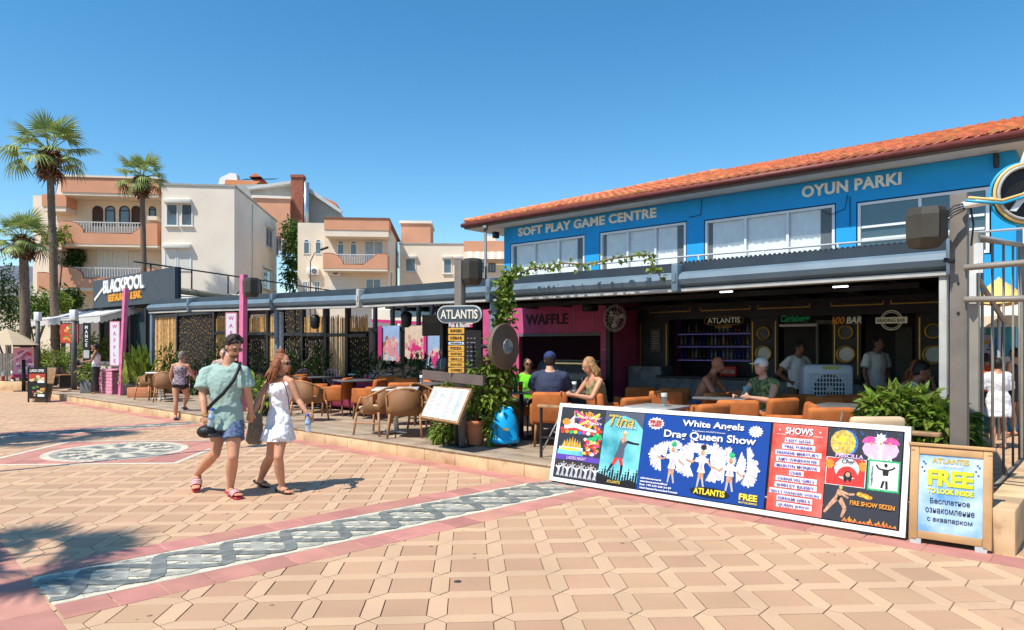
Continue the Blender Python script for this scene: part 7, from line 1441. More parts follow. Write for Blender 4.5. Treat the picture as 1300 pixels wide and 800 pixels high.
for k in range(8): a, b_ = 2*PI*k/8, 2*PI*(k+1)/8; q.add([(0, 0, zt), (.55*math.cos(a), .55*math.sin(a), ze+.05*(k % 2)), (.55*math.cos(b_), .55*math.sin(b_), ze+.05*((k+1) % 2))], [(0, 1, 2)])
q.build('canopy', M('canvas_yellow', (.72, .50, .15), .8, .2, 4), ys); q = MB(); q.cyl((0, 0, 0), (0, 0, zt), .025); q.build('pole', m_lip, ys)
Y9 = 34; a, b_ = W(1291, 470, Y9), W(1420, 330, Y9); t = thing('cream_street_building', 'cream building far behind the right end of the blue building', 'building', (a.x, Y9, 0)); q = MB(); q.b2(0, b_.x-a.x, 0, 6, 0, b_.z); q.build('wall', m_cream, t)
for k in range(3): q = MB(); q.b2(.5+1.6*k, 1.4+1.6*k, -.04, -.002, 1.2, 2.6); o = q.build('window', m_frame, t); q = MB(); q.b2(.58+1.6*k, 1.32+1.6*k, -.06, -.042, 1.3, 2.5); q.build('pane', m_wing, o)
# ---------------- people ----------------
def skinm(name, c): return M(name, c, .5, .10, 9, .12, 70, ramp2=(c[0]*1.08, c[1]*1.02, c[2]*.98), spec=.45)
sk_tan = skinm('skin_tan', (.56, .275, .165)); sk_lt = skinm('skin_light', (.64, .36, .25)); sk_br = skinm('skin_brown', (.30, .14, .08)); sk_red = skinm('skin_sunburnt', (.50, .19, .11))
h_dk = M('hair_dark_brown', (.030, .018, .012), .6, .4, 40, .8, 120, bdist=.01); h_au = M('hair_auburn', (.26, .085, .03), .5, .45, 40, .8, 120, bdist=.01); h_bl = M('hair_blonde', (.36, .20, .08), .5, .4, 40, .8, 120, bdist=.01); h_gr = M('hair_grey', (.20, .17, .14), .6, .3, 40, .8, 120, bdist=.01); h_bk = M('hair_black', (.012, .010, .010), .5, .3, 40, .6, 120, bdist=.01)
V = Vector
def perp(a, b_): a = a - b_*a.dot(b_); return a.normalized() if a.length > 1e-5 else b_.orthogonal().normalized()
def limb(mb, pts, rad, n=10): mb.tube(pts, rad, n)
def seg(p, q, rs): return [lerp(p, q, i/(len(rs)-1)) for i in range(len(rs))], rs
def torso_rings(J, k, fem, grow=1.0, add=0.0, z0=0, top=True):
    pv, ch, nk = J['pv'], J['ch'], J['nk']; hs = (J['hL']-J['hR']).normalized(); ss = (J['sL']-J['sR']).normalized(); rings = []
    wd = lerp(pv, ch, .5) + J.get('bend', V((0, 0, 0)))
    lst = [(pv-(ch-pv).normalized()*.10*k, hs, .10 if not fem else .11, .085), (pv-(ch-pv).normalized()*.03*k, hs, .165 if not fem else .17, .12), (lerp(pv, wd, .45), hs, .155 if not fem else .15, .11), (wd, (hs+ss).normalized(), .142 if not fem else .118, .10 if not fem else .088), (lerp(wd, ch, .6), ss, .158 if not fem else .13, .112 if not fem else .10), (ch, ss, .17 if not fem else .142, .118 if not fem else .115), (lerp(ch, nk, .45), ss, .165 if not fem else .14, .105), (lerp(ch, nk, .8), ss, .125 if not fem else .105, .078), (nk, ss, .062, .06)]
    if not top: lst = lst[:7]
    for i, (c, s, rx, ry) in enumerate(lst):
        if i < z0: continue
        a = lst[max(i-1, 0)][0]; b_ = lst[min(i+1, len(lst)-1)][0]; d = (b_-a).normalized(); s = perp(s, d); rings.append((c, s, d.cross(s), (rx*k+add)*grow, (ry*k+add)*grow))
    return rings
def hand(mb, w_, e_, tip, k, curl=.5, side=1, ax=None):
    d = (tip-w_).normalized(); s = ax or perp(V((0, 0, 1)) if abs(d.z) < .8 else V((1, 0, 0)), d); s = perp(s, d); n = d.cross(s)
    P_ = w_+d*.045*k; mb.loft([(w_+d*.0, s, n, .026*k, .020*k), (P_, s, n, .038*k, .016*k), (w_+d*.085*k, s, n, .040*k, .014*k)], 8)
    for i, (o, L) in enumerate(((-.030, .060), (-.010, .075), (.011, .070), (.030, .055))):
        a = w_+d*.082*k+s*o*k; b_ = a+d*L*.5*k-n*curl*.018*k; c = b_+(d*(1-curl)-n*curl).normalized()*L*.6*k; mb.tube([a, b_, c], [.0095*k, .0088*k, .007*k], 6)
    a = w_+d*.03*k+s*.03*k*side; mb.tube([a, a+(d*.6+s*side*.8).normalized()*.035*k, a+(d*1.2+s*side*.6).normalized()*.055*k], [.012*k, .0105*k, .008*k], 6)
def figure(label, J, skin, hair=None, clothes=(), height=1.72, fem=False, vox=.014, loc=None, rz=0, cat='person', foot=None, hstyle='short', curl=.5, group=None):
    k = height/1.75; loc = loc if loc is not None else V((0, 0, 0)); J = {a: (V(b_)-loc if isinstance(b_, (V, tuple)) and a not in ('f', 'bend', 'u', 'fwd') else V(b_)) for a, b_ in J.items()} if not rz and loc.length else {a: V(b_) for a, b_ in J.items()}
    t = thing('person', label, cat, loc, rz, group); mb = MB(); f = J['f'].normalized(); up = J.get('u', V((0, 0, 1))); up = perp(up, f) if 'u' not in J else perp(up, f); s = f.cross(up)
    mb.loft(torso_rings(J, k, fem), 16)
    if fem:
        ss = (J['sL']-J['sR']).normalized(); d = (J['nk']-J['pv']).normalized(); fr = ss.cross(d); fr = fr if fr.dot(J.get('fwd', f)) > 0 else -fr
        d0 = d
        for q in (-1, 1): mb.ball(J['ch']+ss*q*.06*k+fr*.066*k-d*.02*k, (.052*k,)*3, 10, 8)
    hd = J['hd']; mb.tube([J['nk']-(hd-J['nk']).normalized()*.03*k, lerp(J['nk'], hd, .55)-f*.01], [.062*k, .054*k], 10)
    Rh = Matrix((s, f, up)).transposed(); kk = k*1.0
    mb.ball(hd+up*.02*kk-f*.01*kk, (.074*kk, .092*kk, .098*kk), 16, 12, Rh); mb.ball(hd+f*.022*kk-up*.045*kk, (.056*kk, .066*kk, .066*kk), 14, 10, Rh)
    mb.ball(hd+f*.052*kk-up*.085*kk, (.026*kk, .024*kk, .022*kk), 8, 6, Rh)
    mb.tube([hd+f*.082*kk+up*.02*kk, hd+f*.106*kk-up*.022*kk, hd+f*.088*kk-up*.03*kk], [.010*kk, .015*kk, .012*kk], 6)
    mb.ball(hd+f*.08*kk-up*.052*kk, (.022*kk, .012*kk, .010*kk), 8, 6, Rh); mb.ball(hd+f*.078*kk+up*.03*kk, (.05*kk, .014*kk, .010*kk), 8, 6, Rh)
    for q in (-1, 1): mb.ball(hd+s*q*.076*kk-f*.005-up*.005*kk, (.010*kk, .02*kk, .03*kk), 8, 6, Rh)
    for q in 'LR':
        S_, E, Wr, Hn = J['s'+q], J['e'+q], J['w'+q], J['m'+q]
        mb.ball(S_, .058*k if not fem else .048*k, 10, 8); g_ = 1 if not fem else .86
        limb(mb, [lerp(J['nk'], S_, .35), S_], [.05*k, .052*k*g_])
        p, r_ = seg(S_, E, [.052*k*g_, .054*k*g_, .046*k*g_, .039*k*g_]); limb(mb, p, r_); p, r_ = seg(E, Wr, [.040*k*g_, .044*k*g_, .036*k*g_, .026*k*g_]); limb(mb, p, r_); mb.ball(E, .041*k*g_, 8, 6)
        hand(mb, Wr, E, Hn, k*(1 if not fem else .9), curl, 1 if q == 'L' else -1)
        Hp, K, A, T = J['h'+q], J['k'+q], J['a'+q], J['t'+q]
        p, r_ = seg(Hp, K, [.088*k, .086*k, .076*k, .062*k, .056*k]); limb(mb, p, r_, 12); mb.ball(K, .057*k, 10, 8); mb.ball(Hp, .09*k, 10, 8)
        back = (J.get('fwd', f)*-1); p, r_ = seg(K, A, [.052*k, .060*k, .057*k, .044*k, .036*k]); p = [x+back*o*k for x, o in zip(p, (0, .012, .014, .004, 0))]; limb(mb, p, r_, 12)
        d = (T-A).normalized(); dn = perp(V((0, 0, -1)), d); sd = d.cross(dn); hl = A-d*.045*k+dn*.045*k
        mb.loft([(hl-d*.015*k, sd, dn, .022*k, .02*k), (hl+d*.01*k, sd, dn, .033*k, .034*k), (lerp(A, T, .35)+dn*.022*k, sd, dn, .037*k, .036*k), (lerp(A, T, .7)+dn*.015*k, sd, dn, .046*k, .022*k), (T-d*.02*k, sd, dn, .042*k, .014*k)], 10)
        mb.ball(A+dn*.005, .037*k, 8, 6)
        for i in range(5): c = T+sd*(-.034+.017*i)*k-d*(.022+.004*abs(i-(1 if q == 'R' else 3)))*k; mb.tube([c, c+d*.032*k], [.0105*k, .009*k], 6)
    o = bpy.data.objects.new('body', bake(mb, vox, 3)); o.data.materials.append(skin); link(o, t)
    # face details
    for q in (-1, 1):
        e = MB(); e.ball(hd+s*q*.030*kk+f*.080*kk+up*.008*kk, (.012*kk, .006*kk, .007*kk), 8, 6, Rh); eo = e.build('eye', M('eye_white', (.6, .58, .55), .3), t); e = MB(); e.ball(hd+s*q*.030*kk+f*.0855*kk+up*.008*kk, (.005*kk, .003*kk, .0055*kk), 6, 5, Rh); e.build('iris', h_dk, eo)
        e = MB(); e.ball(hd+s*q*.031*kk+f*.086*kk+up*.028*kk, (.018*kk, .005*kk, .004*kk), 8, 5, Rh); e.build('eyebrow', hair or h_dk, t)
    e = MB(); e.ball(hd+f*.088*kk-up*.053*kk, (.021*kk, .006*kk, .0075*kk), 8, 6, Rh); e.build('lips', M('lips', (.36, .11, .09), .5), t)
    if hair:
        hb_ = MB(); rg = random.Random(len(label)); hb_.ball(hd+up*.036*kk-f*.026*kk, (.084*kk, .094*kk, .092*kk), 14, 10, Rh)
        if hstyle in ('short', 'curly'):
            hb_.ball(hd-up*.012*kk-f*.045*kk, (.078*kk, .066*kk, .075*kk), 12, 8, Rh)
        if hstyle == 'curly':
            for i in range(70): a = rg.uniform(0, 2*PI); b_ = rg.uniform(.05, 1.25); dd = s*math.cos(a)*math.sin(b_)+f*math.sin(a)*math.sin(b_)*.95+up*math.cos(b_); hb_.ball(hd+up*.045*kk-f*.016*kk+dd*.088*kk, rg.uniform(.012, .021)*kk, 6, 5)
        if hstyle in ('long', 'pony', 'updo'):
            hb_.ball(hd-up*.0*kk-f*.045*kk, (.082*kk, .066*kk, .09*kk), 12, 8, Rh)
        if hstyle == 'long':
            for i in range(26):
                a = R(rg.uniform(-115, 115)); b_ = -f*math.cos(a)+s*math.sin(a); p0 = hd+up*.02*kk+b_*.082*kk; L = rg.uniform(.22, .40)*k; hb_.tube([p0, p0-up*L*.4+b_*.03*kk+V((rg.gauss(0, .012), rg.gauss(0, .012), 0)), p0-up*L-b_*.0+V((rg.gauss(0, .025), rg.gauss(0, .025), 0))], [.02*kk, .02*kk, .008*kk], 6)
        if hstyle == 'updo': hb_.ball(hd+up*.11*kk-f*.05*kk, (.05*kk, .045*kk, .04*kk), 8, 6)
        o = bpy.data.objects.new('hair', bake(hb_, .009 if vox < .012 else .012, 1, .012, .03)); o.data.materials.append(hair); link(o, t)
    sleeves = lambda q, fr_, gr, flare: seg(J['s'+q], lerp(J['s'+q], J['e'+q], fr_), [(.050+gr*.6)*k, (.054+gr+flare*.4)*k, (.050+gr+flare)*k])
    for c in clothes:
        kind, mat = c[0], c[1]; o_ = c[2] if len(c) > 2 else {}
        mb = MB(); g_ = o_.get('add', .02)
        if kind == 'tee':
            rr = torso_rings(J, k, fem, 1.0, g_, 1); rr = rr[:-1]+[(rr[-1][0]-(J['nk']-J['ch']).normalized()*.012, rr[-1][1], rr[-1][2], .078*k, .075*k)]; lo = rr[0]; dn_ = (J['pv']-J['ch']).normalized()
            rr = [(lo[0]+dn_*o_.get('drop', .04)*k, lo[1], lo[2], lo[3]*o_.get('flare', 1.0), lo[4]*o_.get('flare', 1.0))]+rr; mb.loft(rr, 18)
            for q in 'LR': p, r_ = sleeves(q, o_.get('sl', .62), g_*.7, o_.get('sf', .014)); mb.ball(J['s'+q]-V((0, 0, .008)), (.056+g_*.45)*k*(1 if not fem else .9), 10, 8); limb(mb, p, r_, 12); limb(mb, [lerp(J['nk'], J['s'+q], .3), J['s'+q]-V((0, 0, .006))], [(.046+g_*.35)*k, (.05+g_*.5)*k])
            nm = 'shirt'
        elif kind == 'vest':
            mb.loft(torso_rings(J, k, fem, 1.0, g_, 1, top=True)[:-2], 18)
            for q in 'LR': a = lerp(J['nk'], J['s'+q], .5); limb(mb, [a+V((0, 0, .025)), lerp(J['ch'], J['s'+q], .45)+J.get('fwd', f)*.09*k, ], [.02*k, .03*k]); limb(mb, [a+V((0, 0, .025)), lerp(J['ch'], J['s'+q], .45)-J.get('fwd', f)*.09*k], [.02*k, .03*k])
            nm = 'top'
        elif kind == 'shorts':
            rr = torso_rings(J, k, fem, 1.0, g_, 0)[:4]; mb.loft(rr, 16); fr_ = o_.get('len', .5)
            for q in 'LR': p, r_ = seg(J['h'+q], lerp(J['h'+q], J['k'+q], fr_), [(.088+g_)*k, (.090+g_)*k, (.084+g_+.012)*k]); limb(mb, p, r_, 12); mb.ball(J['h'+q], (.088+g_)*k, 10, 8)
            nm = 'shorts'
        elif kind == 'trousers':
            mb.loft(torso_rings(J, k, fem, 1.0, g_, 0)[:4], 16)
            for q in 'LR': p, r_ = seg(J['h'+q], J['k'+q], [(.09+g_)*k, (.086+g_)*k, (.065+g_)*k]); limb(mb, p, r_, 12); p, r_ = seg(J['k'+q], J['a'+q], [(.062+g_)*k, (.058+g_)*k, (.05+g_)*k]); limb(mb, p, r_, 12)
            nm = 'trousers'
        elif kind == 'dress':
            rr = torso_rings(J, k, fem, 1.0, g_, 1)[:-2]; lo = rr[0]; hem = o_['hem']-loc if loc.length and not rz else o_['hem']
            rr = [(hem, lo[1], lo[2], o_.get('hr', .22)*k, o_.get('hr2', .2)*k), (lerp(hem, lo[0], .12), lo[1], lo[2], o_.get('hr', .22)*k*.97, o_.get('hr2', .2)*k*.97), (lerp(hem, lo[0], .3), lo[1], lo[2], o_.get('hr', .22)*.86*k, o_.get('hr2', .2)*.86*k), (lerp(hem, lo[0], .7), lo[1], lo[2], lo[3]*1.1, lo[4]*1.15)]+rr; mb.loft(rr, 22)
            for q in 'LR': a = lerp(J['nk'], J['s'+q], .55); 
            for q in 'LR':
                for d_ in (-1, 1): a = lerp(J['nk'], J['s'+q], .62)+V((0, 0, .02)); limb(mb, [a, lerp(J['ch'], J['s'+q], .45)+J.get('fwd', f)*.085*k*d_], [.034*k, .05*k])
            for q in 'LR': p, r_ = seg(J['h'+q], lerp(J['h'+q], J['k'+q], .5), [.12*k, .128*k, .125*k]); limb(mb, p, r_, 14); mb.ball(J['h'+q], .122*k, 12, 8); mb.ball(J['h'+q]+V((0, 0, .06)), .112*k, 12, 8)
            nm = 'dress'
        if fem and nm in ('dress', 'top', 'shirt'):
            for q in (-1, 1): mb.ball(J['ch']+ss*q*.06*k+fr*.078*k-d0*.02*k, (.066*k,)*3, 10, 8)
        o = bpy.data.objects.new(nm, bake(mb, max(.009, vox), 3, o_.get('fold', .022), o_.get('fs', .09))); o.data.materials.append(mat); link(o, t)
    t['_J'] = 0; del t['_J']
    return t, J, (hd, f, up, s, Rh, k)
def cap(t, H, m_, brim=True, name='cap'):
    hd, f, up, s, Rh, k = H; q = MB(); q.ball(hd+up*.045*k-f*.015*k, (.089*k, .104*k, .088*k), 14, 10, Rh); o = bpy.data.objects.new(name, bake(q, .012, 1)); o.data.materials.append(m_); link(o, t)
    if brim: q = MB(); q.ball(hd+up*.045*k+f*.115*k, (.07*k, .07*k, .010*k), 12, 6, Rh); q.build('brim', m_, t)
def glasses(t, H, m_, lens=None):
    hd, f, up, s, Rh, k = H
    for q in (-1, 1): e = MB(); e.ball(hd+s*q*.031*k+f*.097*k+up*.008*k, (.024*k, .004*k, .019*k), 10, 6, Rh); e.build('lens', lens or m_, t); e = MB(); e.tube([hd+s*q*.055*k+f*.094*k+up*.01*k, hd+s*q*.08*k+f*.0*k+up*.005*k], .003, 4); e.build('temple', m_, t)
    e = MB(); e.tube([hd+s*-.012*k+f*.10*k+up*.012*k, hd+s*.012*k+f*.10*k+up*.012*k], .003, 4); e.build('bridge', m_, t)
# --- walking man
D = 7.55
def j(px, py, d=0, D_=7.55): return W(px, py, D_+d)
ML = G(297, 631); fm = V((.75, -.62, -.45))
Jm = dict(hd=j(296.3, 441), nk=j(289.5, 463.5, .0), ch=j(287, 486), pv=j(288.5, 534), sL=j(309.5, 471.5, -.06), sR=j(261, 473, .03), eL=j(314.5, 499, -.02), wL=j(318.5, 522, .05), mL=j(316.5, 534, .08), eR=j(257, 503, -.06), wR=j(260, 525.5, -.16), mR=j(262, 537, -.18),
    hL=j(297, 540, -.05), hR=j(279, 540, .05), kL=j(296, 580, -.18), aL=j(292.5, 618.5, -.08), tL=j(304, 629, -.22), kR=j(273, 576, -.02), aR=j(250.5, 601.5, .26), tR=j(248.5, 620, .10), f=fm, u=V((.25, -.2, 1)), fwd=V((.6, -.8, 0)))
m_tee = M('tee_sage', (.31, .43, .385), .9, .05, 3, .2, 40); m_navy = M('swim_short_blue', (.055, .10, .25), .8, .5, 26, .1, ramp2=(.16, .22, .33))
tm, Jx, H = figure('man walking in a sage green tee, patterned blue shorts and red striped slides', Jm, sk_tan, h_dk, [('tee', m_tee, dict(add=.032, drop=.06, flare=1.10, sl=.70, sf=.022, fold=.028, fs=.07)), ('shorts', m_navy, dict(len=.46, add=.02, fold=.02))], 1.77, False, .0075, V((ML.x, ML.y, 0)), 0, hstyle='curly')
glasses(tm, H, M('gold_wire', (.45, .28, .12), .3, metal=.6), glassm('amber_lens', (.12, .04, .02)))
hd, f, up, s, Rh, k = H; q = MB(); q.ball(hd+f*.045*k-up*.072*k, (.052*k, .05*k, .034*k), 12, 8, Rh); q.build('beard', M('beard_stubble', (.16, .08, .05), .8, .3, 60), tm)
def strap(t, pts, w_, m_, nm, loc): q = MB(); P_ = [p-loc for p in pts]; q.tube(P_, w_, 6); o = q.build(nm, m_, t); return o
L0 = V((ML.x, ML.y, 0)); fw_ = V((.5, -.82, 0)).normalized()
strap(tm, [j(305, 461, .02), j(303.5, 467, -.15), j(296, 484, -.205), j(283, 500, -.21), j(269, 513, -.17), j(262, 521, -.1), j(262, 528, .0)], .019, m_blk, 'bag_strap', L0)
cpt = thing('black_cap', 'black cap held low in the hand of the man in sage green', 'cap', j(262, 548, -.2)); q = MB(); q.ball((0, 0, 0), (.10, .09, .07), 12, 8); q.ball((.08, -.02, -.03), (.08, .07, .012), 10, 6); o = bpy.data.objects.new('crown', bake(q, .01, 1)); o.data.materials.append(m_blk); link(o, cpt)
def slide(t, A, T, m_, m2, loc, nm='slide', dn=None):
    A, T = A-loc, T-loc; d = (T-A).normalized(); dn = perp(V((0, 0, -1)), d); sd = d.cross(dn); q = MB(); c0 = A+dn*.075-d*.075; c1 = T+dn*.032+d*.018
    q.loft([(c0-d*.0, sd, dn, .026, .012), (c0+d*.04, sd, dn, .038, .016), (lerp(c0, c1, .5), sd, dn, .040, .014), (lerp(c0, c1, .85), sd, dn, .050, .013), (c1, sd, dn, .032, .012)], 12); so_ = q.build(nm, m_, t)
    if m2:
        q = MB(); cc = lerp(A, T, .62)+dn*.01
        for i in range(7): a0 = cc+d*(-.045+.013*i); q.k = i % 2; q.tube([a0+sd*.052*math.cos(a)-dn*.048*math.sin(a) + dn*.02 for a in [PI*b_/10 for b_ in range(11)]], .0068, 5)
        q.build('strap', [m_, m2], so_)
    else:
        q = MB(); a0 = T-d*.045-dn*.022; q.tube([lerp(A, T, .45)+sd*.045+dn*.02, a0-dn*.004, lerp(A, T, .45)-sd*.045+dn*.02], .006, 5); q.build('strap', m_, so_)
m_slr = M('slide_red', (.42, .02, .03), .5)
slide(tm, Jm['aL'], Jm['tL'], m_slr, m_white, L0); slide(tm, Jm['aR'], Jm['tR'], m_slr, m_white, L0)
q = MB(); w_ = Jm['wR']-L0; q.tube([w_+V((.036*math.cos(a), .036*math.sin(a), 0)) for a in [2*PI*i/14 for i in range(15)]], .005, 5, False); q.build('bracelet', m_gold, tm)
def pbottle(label, P_, rot): t = thing('water_bottle', label, 'bottle', P_); t.rotation_euler = rot; q = MB(); q.lathe((0, 0, -.1), [(.03, 0), (.033, .02), (.03, .08), (.033, .12), (.015, .165), (.014, .175)], 12); q.build('body', M('pet_plastic', (.55, .68, .78), .1, alpha=.55), t); q = MB(); q.cyl((0, 0, .075), (0, 0, .10), .017, None, 12); q.build('lid', M('lid_blue', (.01, .10, .55), .4), t); q = MB(); q.cyl((0, 0, -.02), (0, 0, .02), .034, None, 12); q.build('band', M('band_blue', (.25, .45, .7), .3, alpha=.7), t)
pbottle('small water bottle in the hand of the man in sage green', j(268.5, 530, -.22), (0, R(8), 0)); 
# --- walking woman
D2 = 7.80
def w2(px, py, d=0): return W(px, py, D2+d)
WL = G(366, 628)
Jw = dict(hd=w2(359, 461.5), nk=w2(356, 478.5, .02), ch=w2(356.5, 495, .0), pv=w2(353.5, 537, .02), sL=w2(369.5, 485, -.10), sR=w2(343.5, 483, .10), eL=w2(379, 508, -.12), wL=w2(389.5, 524, -.18), mL=w2(394.5, 534, -.2), eR=w2(330, 503, .02), wR=w2(321.5, 523, -.08), mR=w2(317.5, 535, -.1),
    hL=w2(358.5, 542, -.08), hR=w2(350, 542, .08), kL=w2(353.5, 580, -.22), aL=w2(358, 617, -.13), tL=w2(370, 625.5, -.22), kR=w2(343.5, 580, .0), aR=w2(331, 607.5, .20), tR=w2(341, 616.5, .14), f=V((.90, -.36, -.1)), u=V((.1, 0, 1)), fwd=V((.75, -.66, 0)))
m_wd = M('dress_white', (.78, .77, .80), .9, .04, 4, .2, 60)
tw, Jx, H = figure('woman walking in a sleeveless white ruffle dress and black flip flops with auburn hair', Jw, sk_tan, h_au, [('dress', m_wd, dict(hem=w2(354, 556, -.05), add=.016, hr=.185, hr2=.20, fold=.035, fs=.07))], 1.63, True, .0075, V((WL.x, WL.y, 0)), 0, hstyle='updo')
glasses(tw, H, m_blk); L1 = V((WL.x, WL.y, 0))
hd, f, up, s, Rh, k = H; hb_ = MB(); rg = random.Random(3)
for i in range(34):
    a = R(rg.uniform(-100, 100)); b_ = -f*math.cos(a)+s*math.sin(a); p0 = hd+up*rg.uniform(-.02, .05)+b_*.07; L = rg.uniform(.14, .26); hb_.tube([p0, p0-up*L*.4+b_*.05, p0-up*L+b_*.03+V((rg.gauss(-.03, .03), rg.gauss(0, .03), 0))], [.022, .022, .008], 6)
hb_.ball(hd+up*.125-f*.05, (.05, .045, .045), 8, 6)
o = bpy.data.objects.new('loose_hair', bake(hb_, .009, 1, .015, .03)); o.data.materials.append(h_au); link(o, tw)
hem = w2(354, 557, -.05)-L1; q = MB(); ssw = (Jw['hL']-Jw['hR']); ssw.z = 0; ssw.normalize(); ff = V((ssw.y, -ssw.x, 0)); vs = []; n = 72
for i in range(n):
    a = 2*PI*i/n; wv = .010*math.sin(i*PI/2.5)+.006*math.sin(i*1.3)
    for z, r_ in ((.13, .165), (.06, .178), (.0, .192)): vs.append(hem+V((0, 0, z-.01))+ssw*(r_+wv*(1 if z < .1 else .3))*math.cos(a)+ff*(r_*.95+wv*(1 if z < .1 else .3))*math.sin(a))
q.add(vs, [[i*3+k_, ((i+1) % n)*3+k_, ((i+1) % n)*3+k_+1, i*3+k_+1] for i in range(n) for k_ in (0, 1)], True); q.build('ruffle', m_wd, tw)
strap(tw, [w2(355, 477, -.06), w2(362, 490, -.2), w2(366, 505, -.205), w2(367.5, 520, -.17)], .006, M('thin_strap', (.16, .05, .06)), 'thin_strap', L1)
slide(tw, Jw['aL'], Jw['tL'], m_blk, None, L1, 'flip_flop'); slide(tw, Jw['aR'], Jw['tR'], m_blk, None, L1, 'flip_flop')
pbottle('clear water bottle with blue lid in the hand of the woman in white', w2(391, 537, -.22), (R(5), 0, 0))
tb = thing('tote_bag', 'cream crochet tote bag hanging between the walking couple', 'bag', w2(323, 543, .1)); q = MB(); q.loft([(V((0, 0, -.19)), V((1, 0, 0)), V((0, 1, 0)), .07, .03), (V((0, 0, -.15)), V((1, 0, 0)), V((0, 1, 0)), .10, .05), (V((.01, 0, 0)), V((1, 0, 0)), V((0, 1, 0)), .09, .055), (V((.03, 0, .16)), V((1, 0, 0)), V((0, 1, 0)), .055, .03)], 14)
o = bpy.data.objects.new('bag', bake(q, .012, 1, .03, .05)); o.data.materials.append(M('crochet_cream', (.60, .54, .42), .95, .5, 45, .9, 60, bdist=.02, ramp2=(.20, .16, .10))); link(o, tb); q = MB(); q.tube([(.0, 0, .13), (.08, -.02, .32), (.165, -.05, .52), (.14, .05, .5), (.05, .03, .14)], .012, 6); q.build('strap', m_bge, tb)
# --- stooping woman on the left
D3 = 15.2
def w3_(px, py, d=0): return W(px, py, D3+d)
P3 = G(229, 530.5)
J3 = dict(hd=w3_(231.5, 452.5), nk=w3_(230, 461), ch=w3_(229, 470), pv=w3_(228, 487), sL=w3_(220, 464.5), sR=w3_(238.5, 464.5), eL=w3_(216.5, 477, .05), wL=w3_(219, 487, .15), mL=w3_(221, 490, .2), eR=w3_(244, 475, .08), wR=w3_(250, 484, .2), mR=w3_(251, 488, .3), hL=w3_(223, 490), hR=w3_(233, 490), kL=w3_(223.5, 510, -.05), aL=w3_(223, 527.5), tL=w3_(222.5, 531, .2), kR=w3_(238, 503, .2), aR=w3_(234, 515, .35), tR=w3_(238, 519, .5), f=V((.2, 1, -.2)), fwd=V((.1, 1, 0)))
m_pat = M('tankini_pattern', (.10, .09, .11), .8, .9, 30, .1, ramp2=(.55, .42, .50))
t3, _, H3 = figure('grey haired woman in a patterned tankini stepping onto the terrace at the left', J3, sk_tan, h_gr, [('vest', m_pat, dict(add=.016)), ('shorts', m_blk, dict(len=.08, add=.014))], 1.58, True, .013, V((P3.x, P3.y, 0)), 0)
slide(t3, J3['aL'], J3['tL'], m_navy, None, V((P3.x, P3.y, 0)), 'sandal'); slide(t3, J3['aR'], J3['tR'], m_navy, None, V((P3.x, P3.y, 0)), 'sandal')
# --- presets (facing -y)
def sit(k=1, lean=.0, arms='table', hz=.47, turn=0, hy=None, tilt=0):
    L = lean; J = dict(pv=V((0, 0, hz)), ch=V((0, -.34*L, hz+.33)), nk=V((0, -.52*L-.01, hz+.53)), hd=V((turn*.03, -.60*L-.05, hz+.68)), f=V((math.sin(turn), -math.cos(turn), -tilt)), fwd=V((0, -1, 0)))
    for q, x in (('L', 1), ('R', -1)):
        J['s'+q] = V((x*.19, -.48*L, hz+.47)); J['h'+q] = V((x*.09, 0, hz)); J['k'+q] = V((x*.15, -.44, hz+.04)); J['a'+q] = V((x*.13, -.44, .08)); J['t'+q] = V((x*.14, -.60, .03))
        if arms == 'table': J['e'+q] = V((x*.25, -.48*L-.16, hz+.24)); J['w'+q] = V((x*.14, -.48*L-.40, hz+.29)); J['m'+q] = V((x*.08, -.48*L-.5, hz+.30))
        elif arms == 'down': J['e'+q] = V((x*.27, -.48*L+.02, hz+.22)); J['w'+q] = V((x*.22, -.24-.3*L, hz+.16)); J['m'+q] = V((x*.18, -.32-.3*L, hz+.14))
        elif arms == 'chin': J['e'+q] = V((x*.20, -.48*L-.22, hz+.28)); J['w'+q] = V((x*.07, -.60*L-.2, hz+.52)); J['m'+q] = V((x*.04, -.60*L-.14, hz+.6))
    return J
def stand(k=1, arms='down', bend=0, turn=0, tilt=0):
    J = dict(pv=V((0, 0, .95)), ch=V((0, -.2*bend, 1.27)), nk=V((0, -.32*bend-.01, 1.47)), hd=V((0, -.40*bend-.04, 1.62)), f=V((math.sin(turn), -math.cos(turn), -tilt)), fwd=V((0, -1, 0)))
    for q, x in (('L', 1), ('R', -1)):
        J['s'+q] = V((x*.19, -.3*bend, 1.42)); J['h'+q] = V((x*.09, 0, .92)); J['k'+q] = V((x*.10, -.02, .50)); J['a'+q] = V((x*.10, .02, .09)); J['t'+q] = V((x*.13, -.15, .03))
        if arms == 'down': J['e'+q] = V((x*.25, 0, 1.15)); J['w'+q] = V((x*.24, -.08, .92)); J['m'+q] = V((x*.23, -.12, .82))
        elif arms == 'hip': J['e'+q] = V((x*.40, .06, 1.17)); J['w'+q] = V((x*.22, -.03, 1.02)); J['m'+q] = V((x*.14, -.08, .99))
        elif arms == 'front': J['e'+q] = V((x*.24, -.10-.3*bend, 1.15)); J['w'+q] = V((x*.14, -.35-.3*bend, 1.12)); J['m'+q] = V((x*.10, -.45-.3*bend, 1.12))
    return J
def scl(J, k): return {a: (b_*k if a not in ('f', 'fwd', 'u') else b_) for a, b_ in J.items()}
def person(label, px, Y, z, rz, J, k, skin, hair, clothes, fem=False, **kw):
    return figure(label, scl(J, k), skin, hair, clothes, 1.72*k, fem, .015, V((wx(px, Y), Y, z)), R(rz), **kw)
cl = lambda n, c, **k: M(n, c, .85, .1, 5, .2, 30, **k)
